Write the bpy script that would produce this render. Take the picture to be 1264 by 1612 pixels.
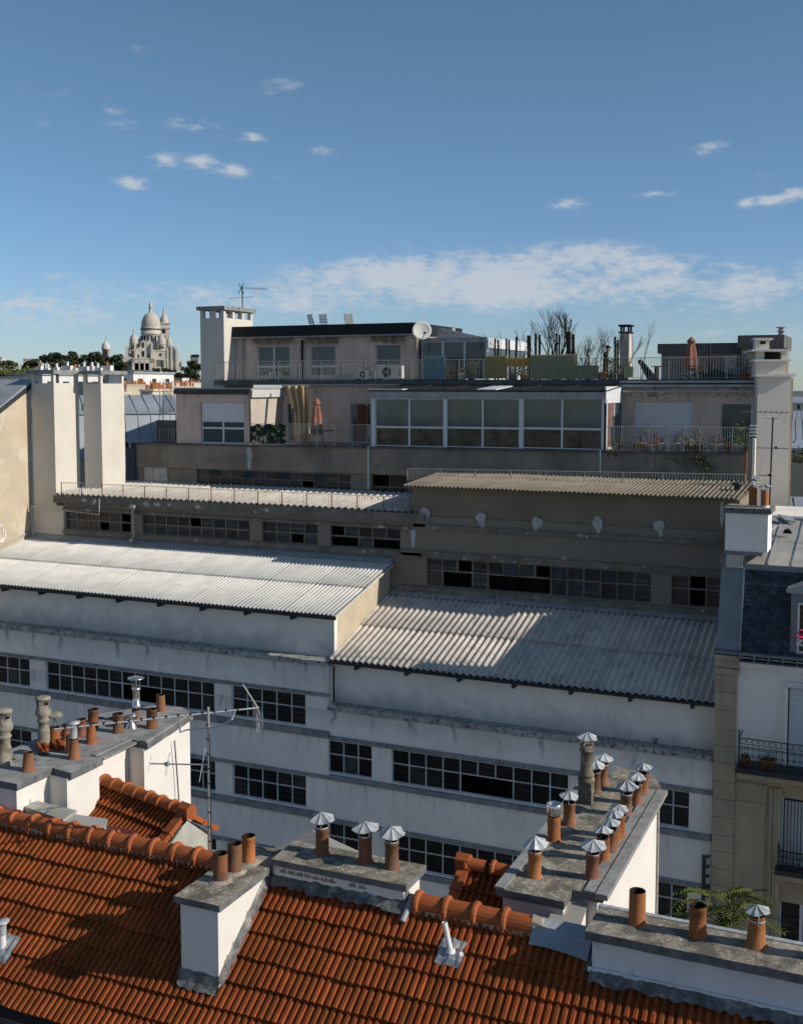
import bpy, bmesh, math, random
from mathutils import Vector, Matrix
R = random.Random(7)
for o in list(bpy.data.objects): bpy.data.objects.remove(o)
scene = bpy.context.scene
C = scene.collection
rad = math.radians

# ------------------------------------------------------------------ camera
YAW, PITCH, EYE = rad(24), rad(4.2), Vector((0, 0, 24))
cam = bpy.data.cameras.new('camera'); camo = bpy.data.objects.new('camera', cam); C.objects.link(camo)
camo.location = EYE; camo.rotation_euler = (math.pi/2-PITCH, 0, YAW)
cam.sensor_fit = 'VERTICAL'; cam.sensor_height = 36; cam.sensor_width = 36
cam.lens = 1750/1612*36; cam.shift_y = -71/1612
cam.clip_start = 0.1; cam.clip_end = 6000
scene.camera = camo
# ------------------------------------------------------------------ sun, sky, exposure
SUN_EL, SUN_AZ = rad(30), rad(6)          # azimuth measured from +X towards +Y
sd = Vector((math.cos(SUN_EL)*math.cos(SUN_AZ), math.cos(SUN_EL)*math.sin(SUN_AZ), math.sin(SUN_EL)))
sl = bpy.data.lights.new('sun', 'SUN'); sl.energy = 4.6; sl.angle = rad(0.53); sl.color = (1.0, 0.93, 0.82)
so = bpy.data.objects.new('sun', sl); C.objects.link(so); so.rotation_euler = sd.to_track_quat('Z', 'Y').to_euler()
so.location = (60, 20, 60)
scene.view_settings.view_transform = 'Standard'; scene.view_settings.look = 'None'
scene.view_settings.exposure = 0.0; scene.view_settings.gamma = 1.0; scene.view_settings.use_curve_mapping = False

class NT:
    """tiny node helper"""
    def __init__(s, tree): s.t = tree; tree.nodes.clear()
    def n(s, typ, **kw):
        nd = s.t.nodes.new(typ)
        for k, v in kw.items():
            if k.startswith('i_'): nd.inputs[k[2:].replace('__', ' ')].default_value = v
            else: setattr(nd, k, v)
        return nd
    def l(s, a, b): s.t.links.new(a, b)
    def val(s, x, sock):
        if isinstance(x, (int, float)): sock.default_value = x
        else: s.l(x, sock)
    def m(s, op, a, b=None, c=None, clamp=False):
        nd = s.t.nodes.new('ShaderNodeMath'); nd.operation = op; nd.use_clamp = clamp
        s.val(a, nd.inputs[0])
        if b is not None: s.val(b, nd.inputs[1])
        if c is not None: s.val(c, nd.inputs[2])
        return nd.outputs[0]
    def mix(s, f, a, b, typ='MIX'):
        nd = s.t.nodes.new('ShaderNodeMix'); nd.data_type = 'RGBA'; nd.blend_type = typ
        s.val(f, nd.inputs[0])
        for x, i in ((a, 6), (b, 7)):
            if isinstance(x, tuple): nd.inputs[i].default_value = (*x[:3], 1)
            else: s.l(x, nd.inputs[i])
        return nd.outputs[2]
    def noise(s, vec, scale, detail=4, rough=.55):
        nd = s.t.nodes.new('ShaderNodeTexNoise'); s.l(vec, nd.inputs['Vector'])
        nd.inputs['Scale'].default_value = scale; nd.inputs['Detail'].default_value = detail; nd.inputs['Roughness'].default_value = rough
        return nd.outputs['Fac']
    def rng(s, x, a, b, c=0., d=1., smooth=True):
        nd = s.t.nodes.new('ShaderNodeMapRange'); nd.interpolation_type = 'SMOOTHSTEP' if smooth else 'LINEAR'
        s.val(x, nd.inputs[0])
        for i, v in enumerate((a, b, c, d)): nd.inputs[i+1].default_value = v
        return nd.outputs[0]

w = bpy.data.worlds.new('World'); scene.world = w; w.use_nodes = True
t = NT(w.node_tree)
sky = t.n('ShaderNodeTexSky', sky_type='NISHITA', sun_disc=False, sun_elevation=SUN_EL, sun_rotation=math.pi/2-SUN_AZ,
          altitude=60, air_density=1.0, dust_density=0.1, ozone_density=2.5)
tc = t.n('ShaderNodeTexCoord'); sep = t.n('ShaderNodeSeparateXYZ'); t.l(tc.outputs['Generated'], sep.inputs[0])
az = t.m('ADD', t.m('ARCTAN2', sep.outputs[0], sep.outputs[1]), YAW)           # 0 straight ahead, + to the right
hz = t.m('SQRT', t.m('ADD', t.m('MULTIPLY', sep.outputs[0], sep.outputs[0]), t.m('MULTIPLY', sep.outputs[1], sep.outputs[1])))
el = t.m('DIVIDE', sep.outputs[2], t.m('MAXIMUM', hz, .05))
cb = t.n('ShaderNodeCombineXYZ'); t.l(az, cb.inputs[0]); t.l(t.m('MULTIPLY', el, 2.3), cb.inputs[1])
n1 = t.noise(cb.outputs[0], 16, 8, .6); n2 = t.noise(cb.outputs[0], 60, 6, .62)
nn = t.m('ADD', t.m('MULTIPLY', n1, .55), t.m('MULTIPLY', n2, .45))
def gauss(a0, e0, sa, se, amp):
    da = t.m('DIVIDE', t.m('SUBTRACT', az, a0), sa); de = t.m('DIVIDE', t.m('SUBTRACT', el, e0), se)
    return t.m('MULTIPLY', t.m('EXPONENT', t.m('MULTIPLY', t.m('ADD', t.m('MULTIPLY', da, da), t.m('MULTIPLY', de, de)), -1)), amp)
cov = None
for g in ((-0.1753, 0.1936, 0.0131, 0.0069, 0.6200),
          (-0.1453, 0.1877, 0.0125, 0.0057, 0.6200),
          (-0.2339, 0.1734, 0.0131, 0.0057, 0.5500),
          (-0.1296, 0.2165, 0.0131, 0.0050, 0.4200),
          (-0.2067, 0.1929, 0.0131, 0.0075, 0.3800),
          (-0.1631, 0.2238, 0.0296, 0.0057, 0.3600),
          (-0.1930, 0.2260, 0.0145, 0.0050, 0.3000),
          (-0.2452, 0.2350, 0.0092, 0.0050, 0.3400),
          (-0.2393, 0.2226, 0.0145, 0.0050, 0.2600),
          (-0.0679, 0.2035, 0.0131, 0.0075, 0.3600),
          (-0.0980, 0.1831, 0.0145, 0.0038, 0.1800),
          (-0.3061, 0.2201, 0.0079, 0.0038, 0.2400),
          (-0.0326, 0.2153, 0.0079, 0.0044, 0.2000),
          (-0.1025, 0.2626, 0.0171, 0.0063, 0.2200),
          (-0.2258, 0.2868, 0.0145, 0.0050, 0.2200),
          (-0.3003, 0.2467, 0.0329, 0.0088, 0.1400),
          (-0.1149, 0.2549, 0.0131, 0.0038, 0.1600),
          (0.2688, 0.2005, 0.0145, 0.0057, 0.5000),
          (0.2209, 0.1650, 0.0171, 0.0038, 0.3600),
          (0.1475, 0.1583, 0.0171, 0.0057, 0.4400),
          (0.2967, 0.1541, 0.0066, 0.0044, 0.4600),
          (0.3164, 0.1553, 0.0118, 0.0050, 0.5000),
          (0.3369, 0.1596, 0.0171, 0.0050, 0.5000),
          (0.3087, 0.1764, 0.0079, 0.0031, 0.2400),
          (0.1570, 0.1134, 0.0493, 0.0111, 0.5460),
          (0.0331, 0.1022, 0.0723, 0.0170, 0.5200),
          (-0.0411, 0.0953, 0.0591, 0.0153, 0.4420),
          (0.1531, 0.0915, 0.0986, 0.0170, 0.4940),
          (0.3071, 0.0828, 0.0723, 0.0111, 0.4680),
          (0.0730, 0.0775, 0.0986, 0.0136, 0.4680),
          (0.2719, 0.0644, 0.0526, 0.0077, 0.3380),
          (0.2399, 0.1038, 0.0460, 0.0068, 0.3380),
          (0.3395, 0.0954, 0.0394, 0.0101, 0.3120),
          (-0.3024, 0.0627, 0.0460, 0.0186, 0.3380),
          (-0.3364, 0.0674, 0.0394, 0.0119, 0.2860),
          (-0.1886, 0.0758, 0.0723, 0.0186, 0.3120),
          (-0.3003, 0.0950, 0.0145, 0.0051, 0.2340),
          (-0.1036, 0.0722, 0.0591, 0.0136, 0.3380),
          (0.3138, 0.0391, 0.0986, 0.0153, 0.2340)):
    x = gauss(*g); cov = x if cov is None else t.m('ADD', cov, x)
# thin stray veils over the rest of the sky
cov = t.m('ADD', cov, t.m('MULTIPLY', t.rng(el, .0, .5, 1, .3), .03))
# low cloud bank and scraps added outside the view to lift neutral ambient light
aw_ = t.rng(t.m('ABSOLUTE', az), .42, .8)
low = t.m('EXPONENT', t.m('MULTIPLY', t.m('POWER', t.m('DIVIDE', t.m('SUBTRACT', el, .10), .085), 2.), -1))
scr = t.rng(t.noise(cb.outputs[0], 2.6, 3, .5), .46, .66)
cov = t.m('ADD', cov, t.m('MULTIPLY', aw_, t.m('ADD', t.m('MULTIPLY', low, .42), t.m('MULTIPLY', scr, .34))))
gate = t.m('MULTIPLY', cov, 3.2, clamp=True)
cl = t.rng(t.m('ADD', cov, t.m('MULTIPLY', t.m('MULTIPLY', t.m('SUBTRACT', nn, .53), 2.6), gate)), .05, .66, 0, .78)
tint = t.mix(t.rng(el, .02, .32), (.69,.86,1.17), (.77,.93,.97))      # clear blue air down to the horizon
skc = t.mix(1., sky.outputs[0], tint, 'MULTIPLY')
bg = t.n('ShaderNodeBackground'); out = t.n('ShaderNodeOutputWorld')
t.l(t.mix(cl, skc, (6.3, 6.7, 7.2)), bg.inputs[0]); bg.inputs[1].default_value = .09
t.l(bg.outputs[0], out.inputs[0])

# ------------------------------------------------------------------ pixel of the photograph -> point on a plane of the place
FW = Vector((-math.sin(YAW)*math.cos(PITCH), math.cos(YAW)*math.cos(PITCH), -math.sin(PITCH)))
RT = Vector((math.cos(YAW), math.sin(YAW), 0)); UP = RT.cross(FW)
def ray(x, y): return FW + RT*((x-632)/1750) - UP*((y-735)/1750)
def onp(x, y, ax, v):
    d = ray(x, y); return EYE + d*((v-EYE[ax])/d[ax])
def WX(x, y, v): return onp(x, y, 0, v)
def WY(x, y, v): return onp(x, y, 1, v)
def WZ(x, y, v): return onp(x, y, 2, v)

# ------------------------------------------------------------------ mesh helpers
class MB:
    def __init__(s): s.v = []; s.f = []; s.mi = []; s.sm = []
    def face(s, pts, m=0, sm=False):
        b = len(s.v); s.v += [Vector(p) for p in pts]; s.f.append(tuple(range(b, b+len(pts)))); s.mi.append(m); s.sm.append(sm)
    def box(s, x0, x1, y0, y1, z0, z1, m=0, M=None):
        if x0 > x1: x0, x1 = x1, x0
        if y0 > y1: y0, y1 = y1, y0
        if z0 > z1: z0, z1 = z1, z0
        p = [Vector(c) for c in ((x0,y0,z0),(x1,y0,z0),(x1,y1,z0),(x0,y1,z0),(x0,y0,z1),(x1,y0,z1),(x1,y1,z1),(x0,y1,z1))]
        if M is not None: p = [M @ q for q in p]
        s.hexa(p, m); return s
    def hexa(s, p, m=0):
        b = len(s.v); s.v += [Vector(q) for q in p]
        for q in ((0,3,2,1),(4,5,6,7),(0,1,5,4),(1,2,6,5),(2,3,7,6),(3,0,4,7)):
            s.f.append(tuple(b+i for i in q)); s.mi.append(m); s.sm.append(False)
        return s
    def prism(s, poly, d, m=0):
        """poly: 3-D points of one face, d: extrusion vector"""
        d = Vector(d); p = [Vector(q) for q in poly]; n = len(p); b = len(s.v)
        s.v += p + [q+d for q in p]
        s.f.append(tuple(b+i for i in reversed(range(n)))); s.f.append(tuple(b+n+i for i in range(n))); s.mi += [m, m]; s.sm += [False]*2
        for i in range(n):
            j = (i+1) % n; s.f.append((b+i, b+j, b+n+j, b+n+i)); s.mi.append(m); s.sm.append(False)
        return s
    def ring(s, a, b_, n, m, sm=True):
        pass
    def cyl(s, p0, p1, r0, r1=None, n=10, m=0, caps=True):
        if r1 is None: r1 = r0
        p0 = Vector(p0); p1 = Vector(p1); ax = (p1-p0)
        if ax.length < 1e-6: return s
        ax.normalize(); u = ax.orthogonal().normalized(); v = ax.cross(u)
        b = len(s.v)
        for p, r in ((p0, r0), (p1, r1)):
            for i in range(n):
                a = 2*math.pi*i/n; s.v.append(p + (u*math.cos(a)+v*math.sin(a))*r)
        for i in range(n):
            j = (i+1) % n; s.f.append((b+i, b+j, b+n+j, b+n+i)); s.mi.append(m); s.sm.append(True)
        if caps:
            for k in (0, 1):
                r = r1 if k else r0
                if r > 1e-4:
                    s.face([s.v[b+k*n+i] for i in (range(n) if k else reversed(range(n)))], m)
        return s
    def tube(s, pts, r, n=6, m=0):
        for a, b in zip(pts, pts[1:]): s.cyl(a, b, r, r, n, m)
        return s
    def lathe(s, c, prof, n=14, m=0, sm=True, M=None):
        """prof [(r, z)] bottom to top, r may be 0"""
        c = Vector(c); b = len(s.v)
        for r, z in prof:
            for i in range(n):
                a = 2*math.pi*i/n; q = Vector((r*math.cos(a), r*math.sin(a), z))
                s.v.append(c + (M @ q if M is not None else q))
        for k in range(len(prof)-1):
            for i in range(n):
                j = (i+1) % n
                s.f.append((b+k*n+i, b+k*n+j, b+(k+1)*n+j, b+(k+1)*n+i)); s.mi.append(m); s.sm.append(sm)
        return s
    def mesh(s, name, mats, off=Vector((0,0,0))):
        me = bpy.data.meshes.new(name); me.from_pydata([q-off for q in s.v], [], s.f)
        for mt in (mats if isinstance(mats, (list, tuple)) else [mats]): me.materials.append(mt)
        me.polygons.foreach_set('material_index', s.mi); me.polygons.foreach_set('use_smooth', s.sm)
        me.update(); return me

LOC = {}; MWD = {}
def tag(o, label=None, cat=None, group=None, kind=None):
    if label: o['label'] = label
    if cat: o['category'] = cat
    if group: o['group'] = group
    if kind: o['kind'] = kind
    return o
def thing(name, label, cat, loc, group=None):
    o = bpy.data.objects.new(name, None); C.objects.link(o); o.location = loc; o.empty_display_size = .3
    LOC[o.name] = Vector(loc); return tag(o, label, cat, group)
def part(mb, name, mat, parent, label=None, kind=None):
    off = LOC[parent.name]; o = bpy.data.objects.new(name, mb.mesh(name, mat, off)); C.objects.link(o)
    o.parent = parent; LOC[o.name] = off
    return tag(o, label, kind=kind)
def inst(me, name, parent, M):
    off = LOC[parent.name]; o = bpy.data.objects.new(name, me); C.objects.link(o); o.parent = parent
    o.matrix_local = Matrix.Translation(-off) @ M; LOC[o.name] = None; MWD[o.name] = M; return o
def solo(mb, name, mat, label=None, cat=None, group=None, kind=None):
    lo = Vector([min(q[i] for q in mb.v) for i in range(3)]); hi = Vector([max(q[i] for q in mb.v) for i in range(3)])
    off = Vector(((lo.x+hi.x)/2, (lo.y+hi.y)/2, lo.z)); o = bpy.data.objects.new(name, mb.mesh(name, mat, off)); C.objects.link(o)
    o.location = off; LOC[o.name] = off; return tag(o, label, cat, group, kind)
def copy_thing(src, loc, rz=0., label=None, scale=1.):
    c = src.copy(); C.objects.link(c); c.location = loc; c.rotation_euler = (0, 0, rz); c.scale = (scale,)*3
    if label: c['label'] = label
    for ch in src.children:
        d = ch.copy(); C.objects.link(d); d.parent = c
        for g in ch.children:
            e = g.copy(); C.objects.link(e); e.parent = d
    LOC[c.name] = Vector(loc); return c

# ------------------------------------------------------------------ materials
MT = {}
def mat(name, col, rough=.8, var=.18, scale=1.2, streak=0., stain=(.09,.085,.08), sscale=1.5, bump=.0, bscale=40., rnd=0., metal=0., spec=.3,
        speck=None, dirt=None, blotch=None, pal=None, drip=None, lines=None):
    m = bpy.data.materials.new(name); m.use_nodes = True; t = NT(m.node_tree)
    g = t.n('ShaderNodeNewGeometry'); P = g.outputs['Position']
    bs = t.n('ShaderNodeBsdfPrincipled'); out = t.n('ShaderNodeOutputMaterial'); t.l(bs.outputs[0], out.inputs[0])
    dk = tuple(c*(1-var) for c in col); lt = tuple(min(1, c*(1+var*.6)) for c in col)
    c = t.mix(t.rng(t.noise(P, scale, 7, .6), .3, .7), dk, lt)
    if lines:    # slats of a blind or wires close behind the pane: (spacing, colour, amount)
        sp3 = t.n('ShaderNodeSeparateXYZ'); t.l(P, sp3.inputs[0])
        fz = t.m('FRACT', t.m('DIVIDE', sp3.outputs[2], lines[0])); ll = t.rng(t.m('ABSOLUTE', t.m('SUBTRACT', fz, .5)), .03, .12, 1, 0)
        c = t.mix(t.m('MULTIPLY', t.m('MULTIPLY', ll, t.rng(t.noise(P, .8, 3), .4, .6)), lines[2]), c, lines[1])
    if pal:
        oi2 = t.n('ShaderNodeObjectInfo'); ramp = t.n('ShaderNodeValToRGB'); ramp.color_ramp.interpolation = 'LINEAR'
        while len(ramp.color_ramp.elements) < len(pal): ramp.color_ramp.elements.new(.5)
        for i, pc in enumerate(pal): ramp.color_ramp.elements[i].position = i/(len(pal)-1); ramp.color_ramp.elements[i].color = (*pc, 1)
        t.l(oi2.outputs['Random'], ramp.inputs[0]); c = t.mix(.75, c, ramp.outputs[0])
    if drip:     # rain runs below a joint: (z_top, z_bottom, spacing, amount, colour)
        sp2 = t.n('ShaderNodeSeparateXYZ'); t.l(P, sp2.inputs[0])
        for zt_, zb_, spc, am, dc in drip:
            fx = t.m('FRACT', t.m('ADD', t.m('DIVIDE', sp2.outputs[0], spc), t.m('MULTIPLY', t.noise(P, .9, 3), .5)))
            ln = t.rng(t.m('ABSOLUTE', t.m('SUBTRACT', fx, .5)), .0, .09+.012/spc, 1, 0)
            zz = t.m('MULTIPLY', t.rng(sp2.outputs[2], zb_, zt_, 0, 1), t.m('LESS_THAN', sp2.outputs[2], zt_+.05))
            c = t.mix(t.m('MULTIPLY', t.m('MULTIPLY', ln, zz), t.m('MULTIPLY', t.rng(t.noise(P, 1.3, 4), .35, .6), am)), c, dc)
    if speck:
        c = t.mix(t.m('MULTIPLY', t.rng(t.noise(P, speck[1], 3, .6), .52, .68), speck[2]), c, speck[0])
    if blotch:   # (colour, scale, lo, hi, amount)
        c = t.mix(t.m('MULTIPLY', t.rng(t.noise(P, blotch[1], 6, .65), blotch[2], blotch[3]), blotch[4]), c, blotch[0])
    if streak:
        mp = t.n('ShaderNodeMapping'); mp.inputs['Scale'].default_value = (sscale*2.2, sscale*2.2, sscale*.16); t.l(P, mp.inputs[0])
        s1 = t.rng(t.noise(mp.outputs[0], 1., 6, .65), .48, .72)
        s2 = t.rng(t.noise(P, .7, 4), .35, .65)
        c = t.mix(t.m('MULTIPLY', t.m('MULTIPLY', s1, s2), streak), c, stain)
    if dirt:     # ((z_full, z_none), colour, amount) grime collected above a ledge
        sp = t.n('ShaderNodeSeparateXYZ'); t.l(P, sp.inputs[0])
        for (zf, zn), dc, am in dirt:
            wob = t.m('MULTIPLY', t.m('SUBTRACT', t.noise(P, 1.6, 6, .65), .5), abs(zn-zf)*1.3)
            f = t.rng(t.m('ADD', sp.outputs[2], wob), min(zf, zn), max(zf, zn), 1 if zf < zn else 0, 0 if zf < zn else 1)
            # nothing on the other side of the ledge
            lim = t.m('GREATER_THAN', sp.outputs[2], zf-.02) if zf < zn else t.m('LESS_THAN', sp.outputs[2], zf+.02)
            c = t.mix(t.m('MULTIPLY', t.m('MULTIPLY', f, lim), am), c, dc)
    if rnd:
        oi = t.n('ShaderNodeObjectInfo'); h = t.n('ShaderNodeHueSaturation'); t.l(c, h.inputs['Color'])
        t.l(t.rng(oi.outputs['Random'], 0, 1, 1-rnd, 1+rnd*.7, False), h.inputs['Value'])
        t.l(t.rng(oi.outputs['Random'], 0, 1, .5+rnd*.02, .5-rnd*.02, False), h.inputs['Hue']); c = h.outputs[0]
    t.l(c, bs.inputs['Base Color'])
    bs.inputs['Roughness'].default_value = rough; bs.inputs['Metallic'].default_value = metal; bs.inputs['Specular IOR Level'].default_value = spec
    if bump:
        b = t.n('ShaderNodeBump'); b.inputs['Strength'].default_value = bump; b.inputs['Distance'].default_value = .02
        t.l(t.noise(P, bscale, 5, .6), b.inputs['Height']); t.l(b.outputs[0], bs.inputs['Normal'])
    MT[name] = m; return m
def glass(name, col, rough=.06, spec=.5, var=.4, scale=.8):
    return mat(name, col, rough=rough, var=var, scale=scale, spec=spec)

white_l = mat('white_render_upper', (.86,.80,.73), .85, .10, .6, .34, (.30,.31,.33), 1.0, .15, 60,
              dirt=[((13.72,14.9),(.26,.26,.27),.6), ((12.0,13.2),(.26,.26,.27),.6), ((15.5,15.25),(.2,.2,.2),.3), ((13.85,13.6),(.2,.2,.2),.3)])
white_f = mat('white_render_facade', (.86,.795,.72), .85, .10, .5, .3, (.30,.295,.29), .9, .15, 60,
              dirt=[((11.95,11.1),(.28,.28,.28),.3), ((13.6,12.6),(.28,.28,.28),.3)],
              drip=[(13.6,12.55,1.45,.9,(.2,.22,.23)), (11.95,11.0,1.6,.85,(.2,.24,.25)), (10.86,9.7,.5,.5,(.28,.33,.34)), (9.32,8.2,.55,.5,(.28,.33,.34)), (7.76,6.6,.5,.5,(.28,.33,.34)), (13.3,11.1,3.1,.2,(.5,.5,.5))])
coping = mat('weathered_coping', (.40,.385,.36), .95, .3, 3, .5, (.08,.08,.08), 3, .5, 25, speck=((.05,.05,.045), 8, .9))
ledge = mat('stained_ledge', (.27,.265,.265), .95, .3, 2, .85, (.07,.075,.08), 3.5, .3, 30)
tan = mat('tan_render', (.50,.42,.31), .9, .12, .8, .2, (.3,.25,.18), 1, .2, 50, blotch=((.58,.52,.42), .9, .55, .62, .6))
brown = mat('grey_brown_render', (.235,.205,.165), .92, .16, .7, .35, (.10,.09,.075), 1.2, .2, 40, blotch=((.17,.15,.12), .35, .45, .6, .6))
brown2 = mat('brown_render_dark', (.20,.165,.115), .92, .14, .9, .3, (.10,.085,.065), 1.2, .2, 40)
patch = mat('cement_patch', (.42,.41,.40), .95, .2, 4, 0, bump=.3)
ledge2 = mat('flaking_ledge', (.17,.155,.13), .95, .3, 2, .4, (.06,.055,.05), 2, .5, 20, blotch=((.42,.41,.39), 2.6, .6, .66, .8))
corr = mat('fibre_cement_sheet', (.60,.58,.54), .85, .12, 1.5, 0, bump=.2, bscale=30, rnd=.05, blotch=((.30,.27,.22), 1.4, .6, .74, .45))
corr_g = mat('fibre_cement_grey', (.57,.51,.445), .85, .16, 1.5, 0, bump=.2, bscale=30, rnd=.07, blotch=((.2,.19,.175), 1.7, .55, .72, .55), speck=((.1,.1,.09), 14, .35))
corr_b = mat('rusty_corrugated', (.20,.175,.135), .8, .25, 1.5, .0, rnd=.08, bump=.2, blotch=((.2,.13,.07), 2.4, .52, .66, .6))
gutter_m = mat('dark_zinc_gutter', (.045,.05,.055), .5, .3, 3, 0, metal=.3)
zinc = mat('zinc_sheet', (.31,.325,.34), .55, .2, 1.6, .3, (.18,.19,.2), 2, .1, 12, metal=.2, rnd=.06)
zinc_l = mat('zinc_sunlit', (.44,.42,.38), .5, .18, 1.4, .3, (.3,.25,.18), 2, .1, 12, metal=.25, rnd=.06, blotch=((.25,.17,.09), 1.2, .6, .75, .5))  # paler, warmer copy of the zinc with sunlight put into its colour
lead = mat('lead_flashing', (.13,.13,.13), .7, .4, 6, .4, (.34,.33,.31), 4, .8, 14, metal=.1, blotch=((.40,.385,.35), 3, .52, .66, .7))
frame_w = mat('white_steel_frame', (.52,.52,.50), .6, .15, 3, 0)
frame_b = mat('brown_steel_frame', (.16,.14,.11), .7, .25, 3, 0, blotch=((.2,.09,.04), 5, .6, .7, .6))
pane_d = mat('factory_glass', (.012,.013,.015), .2, .5, 2, rnd=.6, spec=.35, lines=(.21,(.06,.062,.065),.6))
pane_e = mat('dusty_factory_glass', (.030,.033,.036), .3, .5, 3, rnd=.5, spec=.35, lines=(.21,(.09,.09,.09),.6))
pane_b = glass('dusty_glass', (.03,.035,.042), .3, .3, rnd=0) if False else mat('dusty_glass', (.026,.03,.036), .3, .5, 3, rnd=.6, spec=.35, lines=(.3,(.10,.11,.12),.8), blotch=((.09,.085,.07), 1.2, .58, .66, .5))
dark = mat('dark_interior', (.012,.012,.012), .9, .2)
slabm = mat('lichen_concrete', (.27,.24,.19), .97, .35, 3, 0, bump=1., bscale=30, speck=((.50,.47,.40), 14, .75), blotch=((.085,.08,.065), 2.6, .46, .62, .8))
slabedge = mat('concrete_slab_edge', (.14,.14,.14), .95, .35, 4, .4, (.05,.05,.05), 4, .5, 40)
slabgrey = mat('smooth_concrete_slab', (.26,.26,.255), .95, .25, 2.5, 0, bump=.4, bscale=40, speck=((.13,.12,.1), 7, .6))
white_c = mat('chimney_white_render', (.68,.65,.60), .9, .05, 1.5, .12, (.55,.5,.44), 2, .2, 50, blotch=((.62,.58,.52), .9, .6, .8, .4))
cream = mat('cream_render', (.60,.56,.49), .9, .07, .8, .2, (.45,.41,.35), 1.2, .15, 40)
peel = mat('peeling_render', (.30,.27,.22), .95, .35, 9, 0, bump=.8, bscale=30)
pot_m = mat('terracotta_pot', (.22,.10,.055), .8, .35, 7, .5, (.09,.06,.04), 6, .5, 30, rnd=.15, blotch=((.07,.055,.045), 5, .5, .68, .7), pal=((.25,.085,.035),(.15,.085,.05),(.30,.12,.05),(.20,.07,.04),(.17,.12,.08)))
pot_o = mat('orange_pot', (.36,.13,.045), .8, .25, 7, .45, (.15,.07,.035), 6, .5, 30, rnd=.15, blotch=((.13,.065,.035), 5, .52, .7, .6), pal=((.34,.10,.03),(.30,.125,.045),(.40,.14,.045)))
soot = mat('soot', (.02,.016,.013), .95, .3)
cowl_m = mat('weathered_fibre_pot', (.27,.245,.20), .95, .3, 5, .3, (.15,.13,.1), 5, .6, 30, blotch=((.12,.1,.07), 4, .5, .62, .8))
galv = mat('galvanised_sheet', (.47,.485,.49), .55, .25, 9, 0, metal=.35, rnd=.08)
steel = mat('stainless_steel', (.66,.65,.63), .22, .1, 6, metal=.9)
alu = mat('aluminium_tube', (.50,.51,.52), .4, .15, 6, metal=.6)
black = mat('black_plastic', (.015,.015,.015), .5, .2)
tile_m = mat('orange_roof_tile', (.275,.071,.019), .88, .2, 5, .0, bump=.4, bscale=70, rnd=.24, spec=.15, blotch=((.12,.031,.010), 1.1, .46, .70, .6), speck=((.36,.17,.07), 38, .2))
mortar = mat('mortar', (.38,.34,.27), .97, .3, 6, bump=.6, bscale=40)
# ------------------------------------------------------------------ building helpers
def facade(mb, x0, x1, z0, z1, Y, ops, depth=.22, m=0):
    """wall skin in the plane Y with real openings and their reveals"""
    xs = sorted({x0, x1, *[q for o in ops for q in o[:2]]}); zs = sorted({z0, z1, *[q for o in ops for q in o[2:4]]})
    xs = [q for q in xs if x0 <= q <= x1]; zs = [q for q in zs if z0 <= q <= z1]
    for a, b in zip(xs, xs[1:]):
        for c, d in zip(zs, zs[1:]):
            cx, cz = (a+b)/2, (c+d)/2
            if any(o[0] < cx < o[1] and o[2] < cz < o[3] for o in ops): continue
            mb.face(((a,Y,c),(b,Y,c),(b,Y,d),(a,Y,d)), m)
    for a, b, c, d in [o[:4] for o in ops]:
        a, b = max(a, x0), min(b, x1)
        for q in (((a,Y,c),(a,Y,d),(a,Y+depth,d),(a,Y+depth,c)), ((b,Y,c),(b,Y+depth,c),(b,Y+depth,d),(b,Y,d)),
                  ((a,Y,d),(b,Y,d),(b,Y+depth,d),(a,Y+depth,d)), ((a,Y,c),(a,Y+depth,c),(b,Y+depth,c),(b,Y,c))):
            mb.face(q, m)
    return mb
PANE = {}
def pane_mesh(w, h, mt):
    k = (round(w, 2), round(h, 2), mt.name)
    if k not in PANE: PANE[k] = MB().box(-w/2, w/2, -.006, .006, -h/2, h/2).mesh('pane', mt)
    return PANE[k]
def window(parent, x0, x1, z0, z1, Y, cols, fr, fm, pms, gone=(), bar=.045, name='window', tilt=()):
    """steel window: frame mesh with a child for each pane; fr = share of the height taken by the lower row (0 = one row)"""
    mb = MB(); zr = [z0, z1] if not fr else [z0, z0+(z1-z0)*fr, z1]
    cw = (x1-x0)/cols
    for i in range(cols+1):
        x = x0+cw*i; h = bar/2
        segs = [(z0, z1)] if not any((i-1, 0) in gone and (i, 0) in gone for _ in (0,)) else [(zr[1], z1)]
        for a, b in segs: mb.box(max(x-h, x0), min(x+h, x1), Y-.03, Y+.03, a, b)
    for z in zr:
        mb.box(x0, x1, Y-.027, Y+.027, max(z-bar/2, z0), min(z+bar/2, z1))
    o = part(mb, name, fm, parent)
    for i in range(cols):
        for j, (a, b) in enumerate(zip(zr, zr[1:])):
            if (i, j) in gone: continue
            pm = pms[j] if isinstance(pms, tuple) else pms
            M = Matrix.Translation((x0+cw*(i+.5), Y+.005, (a+b)/2))
            if (i, j) in tilt: M = M @ Matrix.Translation((0, -.07, 0)) @ Matrix.Rotation(rad(-14), 4, 'X')
            p = bpy.data.objects.new('pane', pane_mesh(cw-bar*.8, b-a-bar*.8, pane_e if (pm is pane_d and R.random() < .16) else pm)); C.objects.link(p); p.parent = o
            p.matrix_local = Matrix.Translation(-LOC[parent.name]) @ M
    return o
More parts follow.
